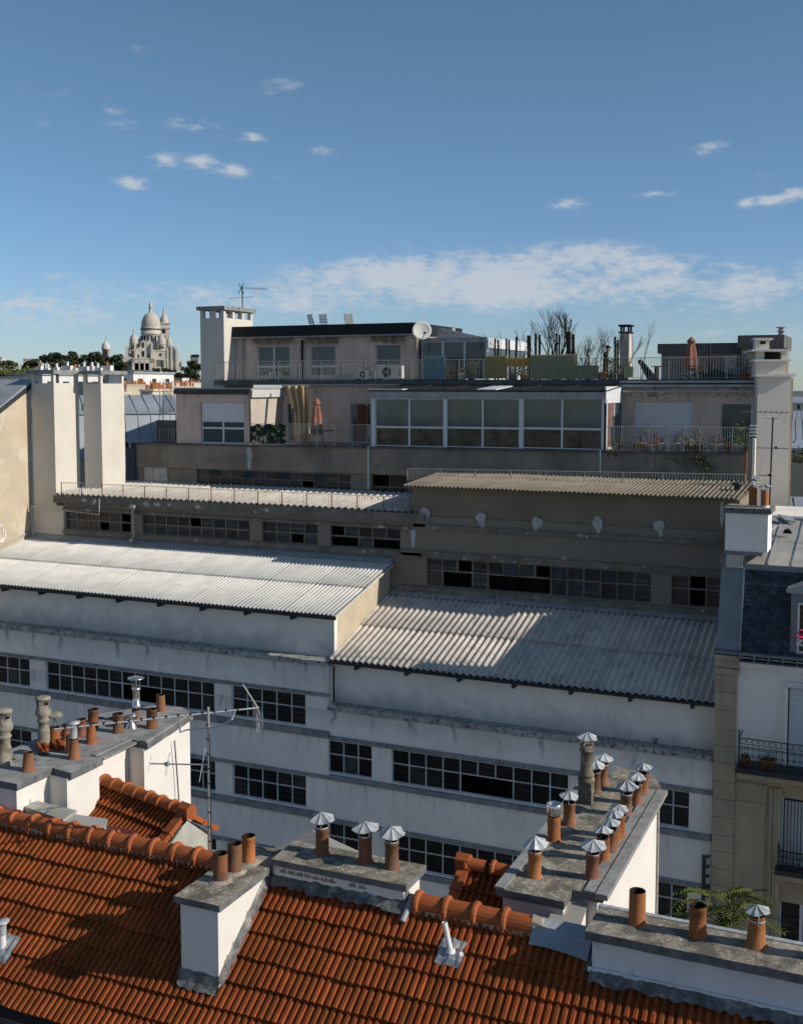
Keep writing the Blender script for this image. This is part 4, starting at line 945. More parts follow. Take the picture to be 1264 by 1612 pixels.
# low zinc roof seen between the stacks
zr = thing('courtyard_roof', 'low grey zinc hipped roof between the ridge chimneys', 'roof', (-10.6, 20.5, 12))
a_, b_, c_, e_ = WY(425,1338,19.5), WY(492,1306,21.0), WY(565,1340,20.0), WY(520,1340,19.0)
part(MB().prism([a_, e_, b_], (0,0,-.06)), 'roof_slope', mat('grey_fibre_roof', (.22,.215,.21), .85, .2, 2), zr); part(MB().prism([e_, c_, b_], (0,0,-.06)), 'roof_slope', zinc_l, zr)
part(MB().prism([a_-Vector((0,0,.1)), e_-Vector((0,0,.1)), c_-Vector((0,0,.1)), b_-Vector((0,0,.15))], (0,0,-8)), 'wall', white_c, zr)
# ================================================================== APARTMENTS on top of the workshop
apt_w = mat('pinkish_render', (.58,.47,.41), .9, .14, .9, .45, (.13,.115,.105), 1.3, .25, 30)
apt_s = mat('beige_render', (.46,.405,.345), .9, .1, .9, .25, (.28,.24,.2), 1.3, .2, 30)
para_m = mat('terrace_parapet_render', (.24,.215,.175), .92, .18, .6, .4, (.08,.075,.065), 1, .2, 30, blotch=((.11,.10,.085), .4, .45, .62, .6))
edge_m = mat('dark_slab_edge', (.10,.10,.10), .9, .3, 2, .3, (.2,.2,.2), 2)
white_p = mat('white_pvc_frame', (.62,.63,.65), .5, .06, 3)
apt_g = glass('apartment_glass', (.028,.058,.072), .04, .6, .3, .5)
ver_g = mat('veranda_glass', (.065,.095,.10), .05, .25, 1, spec=.7, blotch=((.12,.10,.07), .7, .48, .62, .5), speck=((.16,.14,.11), 9, .25))  # lighter tint and mottling put into the upper panes for reflections
ver_l = mat('veranda_low_glass', (.085,.075,.055), .08, .4, 1.3, spec=.5, blotch=((.03,.028,.022), 1.6, .48, .6, .8), speck=((.22,.19,.13), 12, .35))  # brown mottling put into the lower panes for darker reflections
shut = mat('white_roller_shutter', (.60,.62,.65), .6, .05, 2)
blk = mat('black_bitumen_fascia', (.012,.013,.016), .75, .3, 2)
apt = thing('apartment_block', 'stepped rooftop apartments with railed terraces above the workshop', 'building', (-20, 49, 0))
def rc(x0, y0, x1, y1, Y):
    a, b = WY(x0, y0, Y), WY(x1, y1, Y); return a.x, b.x, min(a.z, b.z), max(a.z, b.z)
YC, YD, YF = 45.5, 48.7, 49.8
ZL, ZR = 21.10, 21.32                   # terrace level, left and right end
def zt(x): return ZL+(ZR-ZL)*(x+34.85)/29.45
# lowest storey: glazed strip behind the low terrace
g0, g1 = WY(310, 750, YC+.12).x, WY(552, 750, YC+.12).x; h0, h1 = WY(585, 755, YC+.12).x, WY(641, 755, YC+.12).x
b = MB(); facade(b, -34.85, -5.4, 18.6, 20.0, YC+.12, [(g0, g1, 19.18, 19.9), (h0, h1, 19.1, 19.95)], .2); part(b, 'lower_wall', para_m, apt)
part(MB().box(-34.6, -5.6, YC+.9, YC+1.0, 18.6, 20.0), 'interior', dark, apt)
window(apt, g0, g1, 19.18, 19.9, YC+.22, 13, .5, frame_b, pane_b, {(9,0)}, .05, tilt={(1,1),(4,1),(7,1),(10,1)})
window(apt, h0, h1, 19.1, 19.95, YC+.22, 2, .35, frame_b, pane_d, {(0,1)}, .05)
part(MB().box(*[WY(240,750,YC).x, WY(262,750,YC).x], YC+.09, YC+.12, 19.2, 19.95).box(WY(226,750,YC).x, WY(239,750,YC).x, YC+.10, YC+.12, 19.2, 19.95), 'pale_panel', patch, apt)
part(MB().hexa([(-34.85,YC,19.93),(-5.4,YC,20.05),(-5.4,YC+.2,20.05),(-34.85,YC+.2,19.93),(-34.85,YC,ZL-.06),(-5.4,YC,ZR-.06),(-5.4,YC+.2,ZR-.06),(-34.85,YC+.2,ZL-.06)]), 'parapet', para_m, apt)
part(MB().hexa([(-34.9,YC-.08,ZL-.06),(-5.35,YC-.08,ZR-.06),(-5.35,52,ZR-.06),(-34.9,52,ZL-.06),(-34.9,YC-.08,ZL+.02),(-5.35,YC-.08,ZR+.02),(-5.35,52,ZR+.02),(-34.9,52,ZL+.02)]), 'terrace_slab', edge_m, apt)
part(MB().box(-34.85, -34.65, YC+.2, 52, 18.6, 21.0), 'side_wall', para_m, apt); part(MB().box(-5.6, -5.4, YC+.2, 52, 18.6, 21.0), 'side_wall', para_m, apt)
for px, y0, y1 in ((580, 703, 770), (945, 708, 746)):
    q = WY(px, y0, YC-.05); part(MB().cyl((q.x,YC-.06,q.z),(q.x,YC-.06,WY(px,y1,YC-.06).z), .035, n=8).box(q.x-.06,q.x+.06,YC-.08,YC,q.z-.2,q.z-.17), 'downpipe', white_p, apt)
q = WY(213, 705, YC-.05); part(MB().cyl((q.x,YC-.06,21),(q.x,YC-.06,19.3), .04, n=8), 'downpipe', gutter_m, apt)
q = WY(392, 706, YC-.05); b = MB(); blob(b, q.x, 20.75, .16, .3, YC-.001, .008, seed=5); blob(b, q.x-.02, 20.3, .12, .35, YC-.001, .006, seed=6); part(b, 'lime_stain', patch, apt)
# left flat
XA0, XA1 = WY(278, 650, YC+.1).x, WY(393, 650, YC+.1).x
wx0, wx1, wz0, wz1 = rc(317, 697, 385, 634, YC+.1)
b = MB(); facade(b, XA0, XA1, zt(-30)+.02, 23.72, YC+.1, [(wx0, wx1, wz0, wz1)], .22)
b.face(((XA0,YC+.1,21.1),(XA0,YC+.1,23.72),(XA0,52,23.72),(XA0,52,21.1))); part(b, 'flat_wall', apt_w, apt)
part(MB().box(XA1-.18, XA1, YC+.101, YD+.2, 21.15, 23.72), 'flat_side_wall', apt_s, apt)
part(MB().box(XA0-.08, XA1+.06, YC+.0, YC+.14, 23.56, 23.80), 'eave_gutter', gutter_m, apt)
part(MB().box(XA0-.08, XA1+.12, YC+.08, YD+.1, 23.73, 23.86), 'flat_roof', zinc, apt)
part(MB().box(XA1, XA1+.14, YC+.15, YD, 23.42, 23.78), 'side_fascia', mat('pale_fascia', (.5,.5,.48), .7, .1, 3), apt)
q = WY(396, 640, YC-.02); part(MB().tube([(XA1+.02,YC-.02,23.6),(XA1+.1,YC-.02,23.45),(XA1+.12,YC-.02,21.3)], .04), 'downpipe', gutter_m, apt)
zr1 = wz0+(wz1-wz0)*.55
rs = part(MB().box(wx0+.03, wx1-.03, YC+.16, YC+.2, zr1, wz1), 'roller_shutter', shut, apt)
for k in range(9): part(MB().box(wx0+.03, wx1-.03, YC+.15, YC+.165, zr1+.02+k*(wz1-zr1)/9, zr1+(k+.86)*(wz1-zr1)/9), 'slat', shut, rs)
window(apt, wx0+.03, wx1-.03, wz0, zr1-.01, YC+.2, 2, .68, white_p, apt_g, (), .09)
# back wall of the lower terrace, left part
dx0, dx1, dz0, dz1 = rc(552, 699, 586, 635, YD); e0, e1, f0, f1 = rc(452, 690, 464, 634, YD)
XV0, XV1 = WY(588, 660, YC+.1).x, WY(949, 660, YC+.1).x
b = MB(); facade(b, XA1, XV1+.4, 21.1, 24.05, YD, [(dx0, dx1, 21.2, dz1), (e0, e1, 21.2, f1)], .2); part(b, 'terrace_wall', apt_w, apt)
part(MB().box(dx0, dx1+.6, YD+.22, YD+.3, 21.1, 24), 'interior', dark, apt)
window(apt, dx0, dx1+.5, 21.2, dz1, YD+.12, 2, 0, white_p, apt_g, (), .09, 'terrace_door'); window(apt, e0, e1, 21.2, f1, YD+.12, 1, 0, white_p, apt_g, (), .07, 'terrace_door')
curt = mat('rust_curtain', (.26,.10,.055), .9, .2, 6)
b = MB()
for k in range(7): x = dx0+.35+k*.09; b.cyl((x,YD+.09,21.3),(x,YD+.09,dz1-.1), .04, n=6)
part(b, 'curtain', curt, apt)
part(MB().tube([WY(420,638,47.6),WY(420,622,47.6),WY(446,621,48.6)], .035), 'waste_pipe', white_p, apt)
part(MB().tube([WY(485,613,YD-.05),WY(496,613,YD-.05),WY(496,624,YD-.05)], .03), 'waste_pipe', white_p, apt)
# glazed veranda
for i, (a, c) in enumerate(((591, 699), (703, 818), (823, 948))):
    x0, x1 = WY(a, 660, YC+.1).x, WY(c, 660, YC+.1).x; zb = zt(x0)+.06; zt_ = WY((a+c)/2, 627, YC+.1).z
    window(apt, x0, x1, zb, zt_, YC+.12, 2, .40, white_p, (ver_l, ver_g), (), .085, 'veranda_window')
    part(MB().box(x1, WY((704, 824, 955)[i], 660, YC+.1).x, YC+.06, YC+.18, zb, zt_), 'veranda_post', white_p, apt)
part(MB().box(XV0-.1, XV0+.08, YC+.06, YC+.18, 21.2, 23.6), 'veranda_post', white_p, apt)
part(MB().box(XV0-.15, XV1+.1, YC+.0, YC+.2, 23.44, 23.72), 'veranda_fascia', zinc, apt)
vr = part(MB().hexa([(XV0-.2,YC-.05,23.730),(XV1+.15,YC-.05,23.730),(XV1+.15,YD-.02,23.960),(XV0-.2,YD-.02,23.960),(XV0-.2,YC-.05,23.780),(XV1+.15,YC-.05,23.780),(XV1+.15,YD-.02,24.010),(XV0-.2,YD-.02,24.010)]), 'veranda_roof', blk, apt)
r = 7
for i in range(r):
    x = XV0+(XV1-XV0)*i/(r-1); part(MB().hexa([(x-.02,YC-.06,23.785),(x+.04,YC-.06,23.785),(x+.04,YD-.05,24.010),(x-.03,YD-.05,24.010),(x-.02,YC-.06,23.830),(x+.04,YC-.06,23.800),(x+.04,YD-.05,24.030),(x-.03,YD-.05,24.060)]), 'roof_batten', blk, vr)
part(MB().box(XV0-.2, XV0+1.5, YC-.07, YC+.6, 23.790, 23.840), 'roof_sheet', white_p, vr); part(MB().hexa([(XV0+5.0,YC-.06,23.790),(XV0+5.9,YC-.06,23.790),(XV0+5.9,YD-1,23.940),(XV0+5.0,YD-1,23.940),(XV0+5.0,YC-.06,23.830),(XV0+5.9,YC-.06,23.830),(XV0+5.9,YD-1,23.980),(XV0+5.0,YD-1,23.980)]), 'roof_sheet', white_p, vr)
part(MB().box(XV1+.08, XV1+.14, YC+.0, YD-.05, 23.25, 23.95).box(XV1+.05, XV1+.13, YC+.06, YC+.2, 21.3, 23.3), 'veranda_side_fascia', white_p, apt)
b = MB()
for y in (YC+.12, YC+1.55, YD-.1): b.box(XV1+.04, XV1+.12, y, y+.1, 21.3, 23.3)
b.box(XV1+.05, XV1+.11, YC+.12, YD, 21.3, 21.4); vs = part(b, 'veranda_side_frame', white_p, apt)
part(MB().box(XV1+.07, XV1+.085, YC+.22, YC+1.55, 21.4, 23.28), 'pane', mat('curtained_glass', (.22,.13,.10), .2, .2, 3), vs); part(MB().box(XV1+.07, XV1+.085, YC+1.65, YD-.1, 21.4, 23.28), 'pane', apt_g, vs)
# right flat
s0, s1, t0, t1 = rc(996, 706, 1092, 632, YD); u0, u1, v0, v1_ = rc(1132, 710, 1184, 634, YD)
XD1 = WY(1193, 650, YD).x
b = MB(); facade(b, XV1+.4, XD1, 21.2, 24.05, YD, [(s0, s1, 21.3, t1), (u0, u1, 21.3, v1_)], .2); part(b, 'terrace_wall', apt_w, apt)
part(MB().box(s0, s1, YD+.14, YD+.18, 21.3, t1), 'garage_shutter', shut, apt)
for a, c in ((0, .5), (.52, 1)):
    pass
window(apt, u0, u1, 21.3, v1_, YD+.12, 1, 0, white_p, apt_g, (), .12, 'terrace_door')
q = WY(1042, 618, YD-.1); part(MB().lathe(q, [(0,-.12),(.09,-.08),(.12,0),(.09,.08),(0,.12)], 12).box(q.x-.02,q.x+.02,q.y,YD,q.z-.02,q.z+.02), 'globe_lamp', white_p, apt)
part(MB().lathe(q+Vector((0,.02,-.24)), [(0,-.08),(.07,-.05),(.08,0),(.06,.06),(0,.08)], 10), 'spot_lamp', white_p, apt)
r_ = random.Random(3); b = MB()
for k in range(14):
    x = r_.uniform(s0-.4, u1); z = 23.95; pts = [(x, YD-.02, z)]
    for j in range(6): pts.append((pts[-1][0]+r_.uniform(-.18,.18), YD-.02, pts[-1][2]-r_.uniform(.02,.14)))
    b.tube(pts, .008, 4)
part(b, 'dry_creeper', mat('dry_stem', (.05,.04,.03), .95, .3, 10), apt, kind='stuff')
part(MB().tube([WY(1015,612,YD-.05),WY(1022,624,YD-.05),WY(1036,622,YD-.05)], .01, 4), 'cable', black, apt)
# upper terrace slab
XB0, XB1 = WY(338, 600, 48.5).x, WY(1190, 600, 48.5).x
part(MB().box(XB0, XB1, 48.45, 60, 24.02, 24.26), 'upper_slab', edge_m, apt)
part(MB().box(WY(443,606,48.4).x, WY(630,606,48.4).x, 48.38, 48.45, 24.0, 24.06), 'gutter', zinc, apt)
q0, q1 = WY(975,604,48.3).x, WY(1192,604,48.3).x; part(MB().box(q0, q1, 48.2, 48.45, 23.93, 24.03).box(q0+.2, q1-.1, 48.1, 48.3, 23.70, 23.78).box(q0, q1, 48.3, 48.46, 24.1, 24.2), 'awning_cassette', zinc, apt)
# upper flat
XF0, XF1 = WY(372, 560, YF).x, WY(652, 560, YF).x
wins = [rc(406, 599, 456, 544, YF), rc(489, 599, 528, 543, YF), rc(591, 599, 631, 541, YF)]
b = MB(); facade(b, XF0, XF1, 24.2, 26.5, YF, [(a, c, 24.45, d) for a, c, _, d in wins], .18)
b.face(((XF1,YF,24.2),(XF1,56,24.2),(XF1,56,26.5),(XF1,YF,26.5))); part(b, 'upper_wall', apt_w, apt)
part(MB().box(XF0-.1, XF1+.12, YF-.35, 56, 26.48, 27.02), 'black_roof', blk, apt); part(MB().box(XF0-.15, XF1+.1, YF-.38, YF-.2, 26.42, 26.48), 'roof_gutter', zinc, apt)
part(MB().box(XF1-.05, XF1+.16, YF-.02, YF+.25, 24.3, 26.42), 'corner_return', apt_s, apt)
rag = mat('tattered_awning_cloth', (.30,.22,.15), .95, .3, 5)
for k, (a, c, _, d) in enumerate(wins):
    window(apt, a, c, 24.45, d, YF+.1, 1 if k else 2, .32, white_p, apt_g, (), .1)
    r_ = random.Random(k+11); mb = MB(); n = 14; top = []; bot = []
    for i in range(n+1):
        x = a-.15+(c-a+.35)*i/n; top.append((x, YF-.12, 26.40)); bot.append((x, YF-.30+r_.uniform(-.08,.08), 26.40-(.16+.28*abs(math.sin(i*.9+k))*r_.uniform(.4,1))))
    for i in range(n):
        m_ = [tuple((Vector(top[j])+Vector(bot[j]))/2+Vector((0,-.1*math.sin(j*1.7),0))) for j in (i, i+1)]
        mb.face((m_[0], m_[1], top[i+1], top[i])); mb.face((bot[i], bot[i+1], m_[1], m_[0]))
    mb.box(a-.2, c+.25, YF-.16, YF-.08, 26.38, 26.44); part(mb, 'torn_awning', rag, apt)
q = WY(476, 540, YF-.1); part(MB().cyl((q.x,YF-.12,24.3),(q.x,YF-.12,q.z-.1), .06, n=8).cyl((q.x,YF-.12,q.z-.1),(q.x,YF-.12,q.z+.15), .07, n=8), 'flue_pipe', blk, apt)
q = WY(382, 560, YF-.1); part(MB().cyl((q.x,YF-.1,24.3),(q.x,YF-.1,26.4), .045, n=8), 'downpipe', zinc, apt)
for px, py in ((470, 549), (556, 547)):
    q = WY(px, py, YF-.03); part(MB().cyl(q, q+Vector((0,-.06,0)), .07, n=10), 'wall_light', white_p, apt)
# glass room on the upper terrace
GX0, GX1 = WY(664, 560, 50).x, WY(766, 560, 50).x; gz = WY(700, 537, 50).z
window(apt, GX0, GX1, 24.3, gz, 50.0, 3, 0, white_p, apt_g, (), .1, 'glass_room_window')
gy = WX(828, 560, GX1).y; gy = min(gy, 56)
gr = part(MB().hexa([(GX0-.1,49.9,gz),(GX1+.05,49.9,gz),(GX1+.05,gy,gz-.1),(GX0-.1,gy,gz-.1),(GX0-.1,49.9,gz+.16),(GX1+.05,49.9,gz+.16),(GX1+.05,gy,gz+.06),(GX0-.1,gy,gz+.06)]), 'glass_room_roof', zinc, apt)
part(MB().box(GX1+.03, GX1+.10, 49.95, gy, gz-.35, gz+.12), 'glass_room_fascia', white_p, apt)
nn_ = 4
b = MB()
for i in range(nn_+1): y = 50.0+(gy-50.1)*i/nn_; b.box(GX1-.04, GX1+.04, y, y+.12, 24.26, gz-.1)
b.box(GX1-.03, GX1+.03, 50, gy, 24.26, 24.5); sf = part(b, 'glass_room_side_frame', white_p, apt)
for i in range(nn_): y = 50.0+(gy-50.1)*i/nn_; part(MB().box(GX1-.01, GX1+.01, y+.12, y+(gy-50.1)/nn_, 24.5, gz-.1), 'pane', apt_g, sf)
part(MB().prism([(GX0+.2,51.5,gz),(GX0+.2,51.5,gz+.75),(GX0+.2+2.6,51.5,gz+.18),(GX0+.2+3.0,51.5,gz)], (0,.25,0)), 'insulated_roof_edge', mat('crinkled_foil', (.45,.45,.44), .35, .5, 12, metal=.5, bump=.8, bscale=12), apt)
q = WY(712, 520, 52); part(MB().cyl((q.x,52,gz),(q.x,52,q.z), .1, n=10).cyl((q.x,52,q.z-.05),(q.x,52,q.z+.1), .14, n=10), 'flue_pipe', galv, apt)
# low railings
railw = mat('white_rail_paint', (.42,.39,.35), .6, .25, 6, blotch=((.2,.09,.05), 5, .6, .7, .6))
ra_, rb_ = WY(342, 598, 48.55).x, XB1
railing(apt, 'upper_railing', (ra_, 48.55, 24.26), (rb_, 48.55, 24.26), .93, 22, 225, railw, railw, .018, .011)
railing(apt, 'terrace_railing', (XA1+.1, YC+.02, zt(XA1)+.02), (XV0-.15, YC+.02, zt(XV0)+.02), 1.0, 7, 62, railw, railw, .016, .011)
railing(apt, 'terrace_railing', (XV1+.15, YC+.02, zt(XV1)+.02), (WY(1178,700,YC).x, YC+.02, zt(-5.5)+.02), 1.0, 9, 62, railw, railw, .016, .011)
railing(apt, 'terrace_railing', (WY(252,690,YC+1).x, YC+1.0, ZL+.05), (XA0-.02, YC+1.0, ZL+.05), .65, 2, 9, railw, railw, .016, .014)
# small structures on the upper terrace
sh0, sh1, z0_, z1_ = rc(1040, 590, 1166, 543, 54); gsh = mat('grey_cement_shed', (.24,.23,.215), .95, .25, 1.5, .5, (.11,.11,.105), 2, .3, 20)
part(MB().box(sh0, sh1, 54, 57, 24.2, z1_-.35), 'roof_shed', gsh, apt); part(MB().box(sh0-.15, sh1+.1, 53.8, 57, z1_-.36, z1_+.1), 'shed_parapet', mat('dark_cement', (.13,.125,.115), .95, .3, 2, .5, (.07,.07,.07), 2, .3, 20), apt)
k0, k1, z2_, z3_ = rc(1166, 590, 1231, 530, 53.5); part(MB().box(k0, k1, 53.4, 57, 24.2, z3_-.5), 'lift_housing', gsh, apt); part(MB().box(k0-.15, k1+.1, 53.2, 57.1, z3_-.5, z3_+.08), 'housing_parapet', MT['dark_cement'], apt)
q = WY(1228, 527, 53.4); part(MB().lathe((q.x,53.6,z3_+.08), [(.12,0),(.12,.15),(.2,.18),(.2,.2),(.1,.22),(.1,.3),(.24,.33),(.24,.35),(0,.38)], 12), 'roof_vent', zinc, apt)
c0, c1_, z0_, z1_ = rc(975, 575, 990, 524, 51); part(MB().box(c0, c1_, 51, 51.6, 24.2, z1_), 'small_chimney', apt_w, apt)
b = MB().box(c0-.06, c1_+.06, 50.94, 51.66, z1_, z1_+.06)
for a in (c0, c1_-.08):
    for y in (51, 51.52): b.box(a, a+.08, y, y+.08, z1_+.06, z1_+.3)
b.box(c0-.08, c1_+.08, 50.92, 51.68, z1_+.3, z1_+.38); part(b, 'chimney_hood', blk, apt)
q0 = WY(1184, 690, YC).x; part(MB().box(q0, q0+.1, YC-.05, YC+.35, 19.8, 21.9), 'end_wall', cream, apt); part(MB().box(q0-.2, q0-.02, YC-.05, YC+.1, 19.6, 21.9), 'end_wall', para_m, apt)
b = MB()
for k in range(4): b.box(q0-.12, q0+.15, YC-.05, YC+.1, 22.0+k*.13, 22.05+k*.13)
part(b, 'vent_grille', white_p, apt)
q = WY(1172, 715, 44.5); part(MB().box(q.x-.04, q.x+.08, 44.4, 44.55, 18.9, 21.4), 'rusty_post', rust, apt)
q = WY(1160, 765, 43); part(MB().lathe((q.x,43,20.1), [(.12,0),(.12,.15),(.22,.2),(.22,.24),(.05,.3),(0,.3)], 10), 'roof_vent', gutter_m, apt)

# ------------------------------------------------------------------ chimney block with its aerial
cb_ = thing('chimney_block', 'square pale chimney block with openings under its slab, beside the black roof', 'chimney', (-32.3, 50, 24))
X0_, X1_ = WY(316, 540, 48.7).x, WY(353, 540, 48.7).x; Y0_, Y1_ = 48.7, 51.5
part(MB().box(X0_, X1_, Y0_, Y1_, 23.8, 27.45), 'shaft', cream, cb_)
for x in (X0_, (X0_+X1_)/2-.08, X1_-.2):
    for y in (Y0_, Y0_+.85, Y0_+1.75, Y1_-.2):
        if x != (X0_+X1_)/2-.08 or y in (Y0_, Y1_-.2): part(MB().box(x, x+.2, y, y+.2, 27.45, 27.86), 'corner_post', cream, cb_)
part(MB().box(X0_-.14, X1_+.14, Y0_-.14, Y1_+.14, 27.86, 28.05), 'cap_slab', slabgrey, cb_)
an2 = thing('tv_antenna', 'small yagi aerial on top of the pale chimney block', 'antenna', (WY(382,480,50).x, 50, 28.05))
q = WY(382, 480, 50); zt2 = WY(381, 449, 50).z
part(MB().cyl((q.x,50,28.05),(q.x,50,zt2), .03, n=6), 'mast', gutter_m, an2)
A, B = WY(383,453,50), WY(421,455,50.6); part(MB().cyl(A,B,.018,n=5), 'boom', alu, an2); b = MB()
for k in range(9): c = A.lerp(B, .1+.11*k); b.cyl(c-Vector((0,.1,.09)), c+Vector((0,.1,.09)), .008, n=4)
b.cyl(WY(376,446,50),WY(384,462,50),.02,n=4); b.cyl(WY(384,446,50),WY(376,462,50),.02,n=4); part(b, 'element', gutter_m, an2, kind='stuff')
A, B = WY(360,470,50), WY(399,467,50); part(MB().cyl(A,B,.014,n=5), 'boom', alu, an2)
# ------------------------------------------------------------------ things on the terraces
ds = thing('satellite_dish', 'large round white satellite dish at the corner of the black roof', 'satellite dish', WY(664,535,49.3))
q = WY(664, 521, 49.2); nrm = Vector((.42,-.85,.30)).normalized(); Mq = nrm.to_track_quat('Z','Y').to_matrix().to_4x4()
b = MB(); n = 28; rr = .45; 
b.lathe(q, [(0,-.0),(rr*.4,.012),(rr*.75,.045),(rr,.09),(rr+.01,.08),(rr*.75,.02),(rr*.4,-.02),(0,-.03)], 28, M=Mq.to_3x3().to_4x4()); part(b, 'dish', mat('ivory_dish', (.66,.64,.58), .5, .06, 4), ds)
dn = Mq @ Vector((0.12,-.40,.03)); ft = q+nrm*.42+Vector((.12,0,-.25)); part(MB().cyl(q+Vector((.05,-.1,-.42)), ft, .018, n=6).box(ft.x-.05,ft.x+.05,ft.y-.05,ft.y+.05,ft.z-.03,ft.z+.06), 'feed_arm', blk, ds); part(MB().cyl(q-nrm*.02, q-nrm*.35+Vector((0,0,-.1)), .03, n=6).cyl(q-nrm*.35+Vector((0,0,.1)), q-nrm*.35+Vector((0,0,-.9)), .03, n=6), 'bracket', blk, ds)
def parasol(base, h, r, label, m, mt):
    t_ = thing('closed_parasol', label, 'parasol', base, 'closed parasols on the terraces'); b = MB(); n = 12; prof = []
    for u, k in ((0,.75),(.05,1.0),(.25,.95),(.5,.8),(.72,.62),(.80,.55),(.82,.85),(.88,.78),(.97,.25),(1,0.)): prof.append((u, k))
    rings = []
    for u, k in prof: rings.append([Vector(base)+Vector((math.cos(2*math.pi*i/n)*r*k*(1+.28*(i % 2)*(u < .8)), math.sin(2*math.pi*i/n)*r*k*(1+.28*(i % 2)*(u < .8)), h*(.22+.78*u))) for i in range(n)])
    for a, c in zip(rings, rings[1:]):
        for i in range(n): b.face((a[i], a[(i+1) % n], c[(i+1) % n], c[i]))
    part(b, 'canopy', m, t_); part(MB().cyl(base, Vector(base)+Vector((0,0,h*.4)), .03, n=6), 'pole', alu, t_); part(MB().lathe(base, [(.22,0),(.2,.06),(.05,.08)], 12), 'foot', mt, t_)
    return t_
pz = mat('faded_red_cloth', (.27,.115,.085), .9, .3, 4, .6, (.42,.28,.2), 6)
qa = WY(499, 690, 46.3); parasol((qa.x, 46.3, zt(qa.x)), 2.25, .22, 'closed salmon parasol on the lower terrace beside the striped awning', pz, slabgrey)
qb = WY(1087, 585, 50.5); parasol((qb.x, 50.5, 24.26), 1.9, .24, 'closed salmon parasol on the upper terrace in front of the grey shed', pz, slabgrey)
# striped awning hanging loose
def stripes(name, c1, c2, s):
    m = bpy.data.materials.new(name); m.use_nodes = True; t = NT(m.node_tree); bs = t.n('ShaderNodeBsdfPrincipled'); out = t.n('ShaderNodeOutputMaterial'); t.l(bs.outputs[0], out.inputs[0])
    uv = t.n('ShaderNodeUVMap'); sp = t.n('ShaderNodeSeparateXYZ'); t.l(uv.outputs[0], sp.inputs[0])
    t.l(t.mix(t.m('GREATER_THAN', t.m('FRACT', t.m('MULTIPLY', sp.outputs[0], s)), .5), c1, c2), bs.inputs['Base Color']); bs.inputs['Roughness'].default_value = .9
    return m
strp = stripes('yellow_white_stripes', (.42,.22,.05), (.55,.46,.34), 9)
aw = thing('striped_awning', 'yellow and cream striped awning cloth hanging in folds under the upper slab', 'awning', WY(465,700,47))
b = MB(); uvs = []; cols, rows_ = 24, 10
def awp(i, j):
    u, v = i/cols, j/rows_
    tl, tr, bl_, br_ = Vector((448,607)), Vector((484,607)), Vector((458,697)), Vector((490,697))
    wst = Vector((462+8*u, 650)) if False else None
    x = (446+38*u)*(1-v)+(459+30*u)*v + (10*math.sin(v*3.14))*(1-u)*.8; y = 607+90*v
    p = WY(x, y, 47.4-.5*v+.10*math.sin(u*22+v*3)); return p
for j in range(rows_):
    for i in range(cols):
        if i < 5 and j > 3: continue
        b.face((awp(i,j+1), awp(i+1,j+1), awp(i+1,j), awp(i,j))); uvs.append([((i+(5*(j+1)/rows_ if False else 0)+.35*(j+1)*(i > 12))/cols,0), ((i+1+.35*(j+1)*(i > 12))/cols,0), ((i+1+.35*j*(i > 12))/cols,0), ((i+.35*j*(i > 12))/cols,0)])
o = part(b, 'cloth', strp, aw); ul = o.data.uv_layers.new(name='UVMap')
for p, q4 in zip(o.data.polygons, uvs):
    for li, c in zip(p.loop_indices, q4): ul.data[li].uv = c
part(MB().cyl(WY(446,607,47.4), WY(486,607,47.4), .03, n=6), 'rod', alu, aw)
camo = mat('green_screen_cloth', (.015,.035,.02), .9, .4, 3, blotch=((.42,.36,.28), 3.0, .56, .6, .9))
b = MB(); n = 16
for i in range(n):
    x0, x1 = 393+57*i/n, 393+57*(i+1)/n
    b.face((WY(x0,698,YC-.03+.02*math.sin(i*2)), WY(x1,698.5,YC-.03+.02*math.sin(i*2+2)), WY(x1,669+1.5*math.sin(i*1.3+1.3)-.1*i,YC-.03), WY(x0,669+1.5*math.sin(i*1.3)-.1*i,YC-.03)))
solo(b, 'screen_cloth', camo, 'dark green screening cloth tied to the lower terrace railing', 'screen')
def ac(x0, x1, h, y, fan, label):
    t_ = thing('air_conditioner', label, 'air conditioner', ((x0+x1)/2, y, 24.26), 'air conditioners behind the upper railing')
    part(MB().box(x0, x1, y, y+.35, 24.32, 24.32+h), 'case', mat('ac_white', (.55,.54,.51), .6, .08, 4) if 'ac_white' not in MT else MT['ac_white'], t_)
    b = MB().box(x0+.05, x0+.12, y+.02, y+.3, 24.26, 24.33).box(x1-.12, x1-.05, y+.02, y+.3, 24.26, 24.33); part(b, 'foot', blk, t_)
    c = Vector((x0+(x1-x0)*.42, y-.012, 24.32+h*.5)); part(MB().cyl(c, c+Vector((0,.02,0)), fan, n=20), 'fan_grille', blk, t_); part(MB().cyl(c-Vector((0,.02,0)), c, .06, n=10), 'fan_hub', shut, t_)
    for k in range(5): part(MB().box(x1-.18, x1-.02, y-.015, y+.001, 24.45+k*.06, 24.47+k*.06), 'louvre', blk, t_)
ac(*rc(592, 590, 632, 590, 48.9)[:2], .62, 48.9, .24, 'white air conditioner with big black fan near the dish corner')
ac(*rc(560, 590, 586, 590, 49.0)[:2], .42, 49.0, .15, 'small white air conditioner left of the larger one on the upper terrace')
ac(*rc(424, 592, 440, 592, 49.2)[:2], .35, 49.2, .11, 'low white air conditioner under the first upper window')
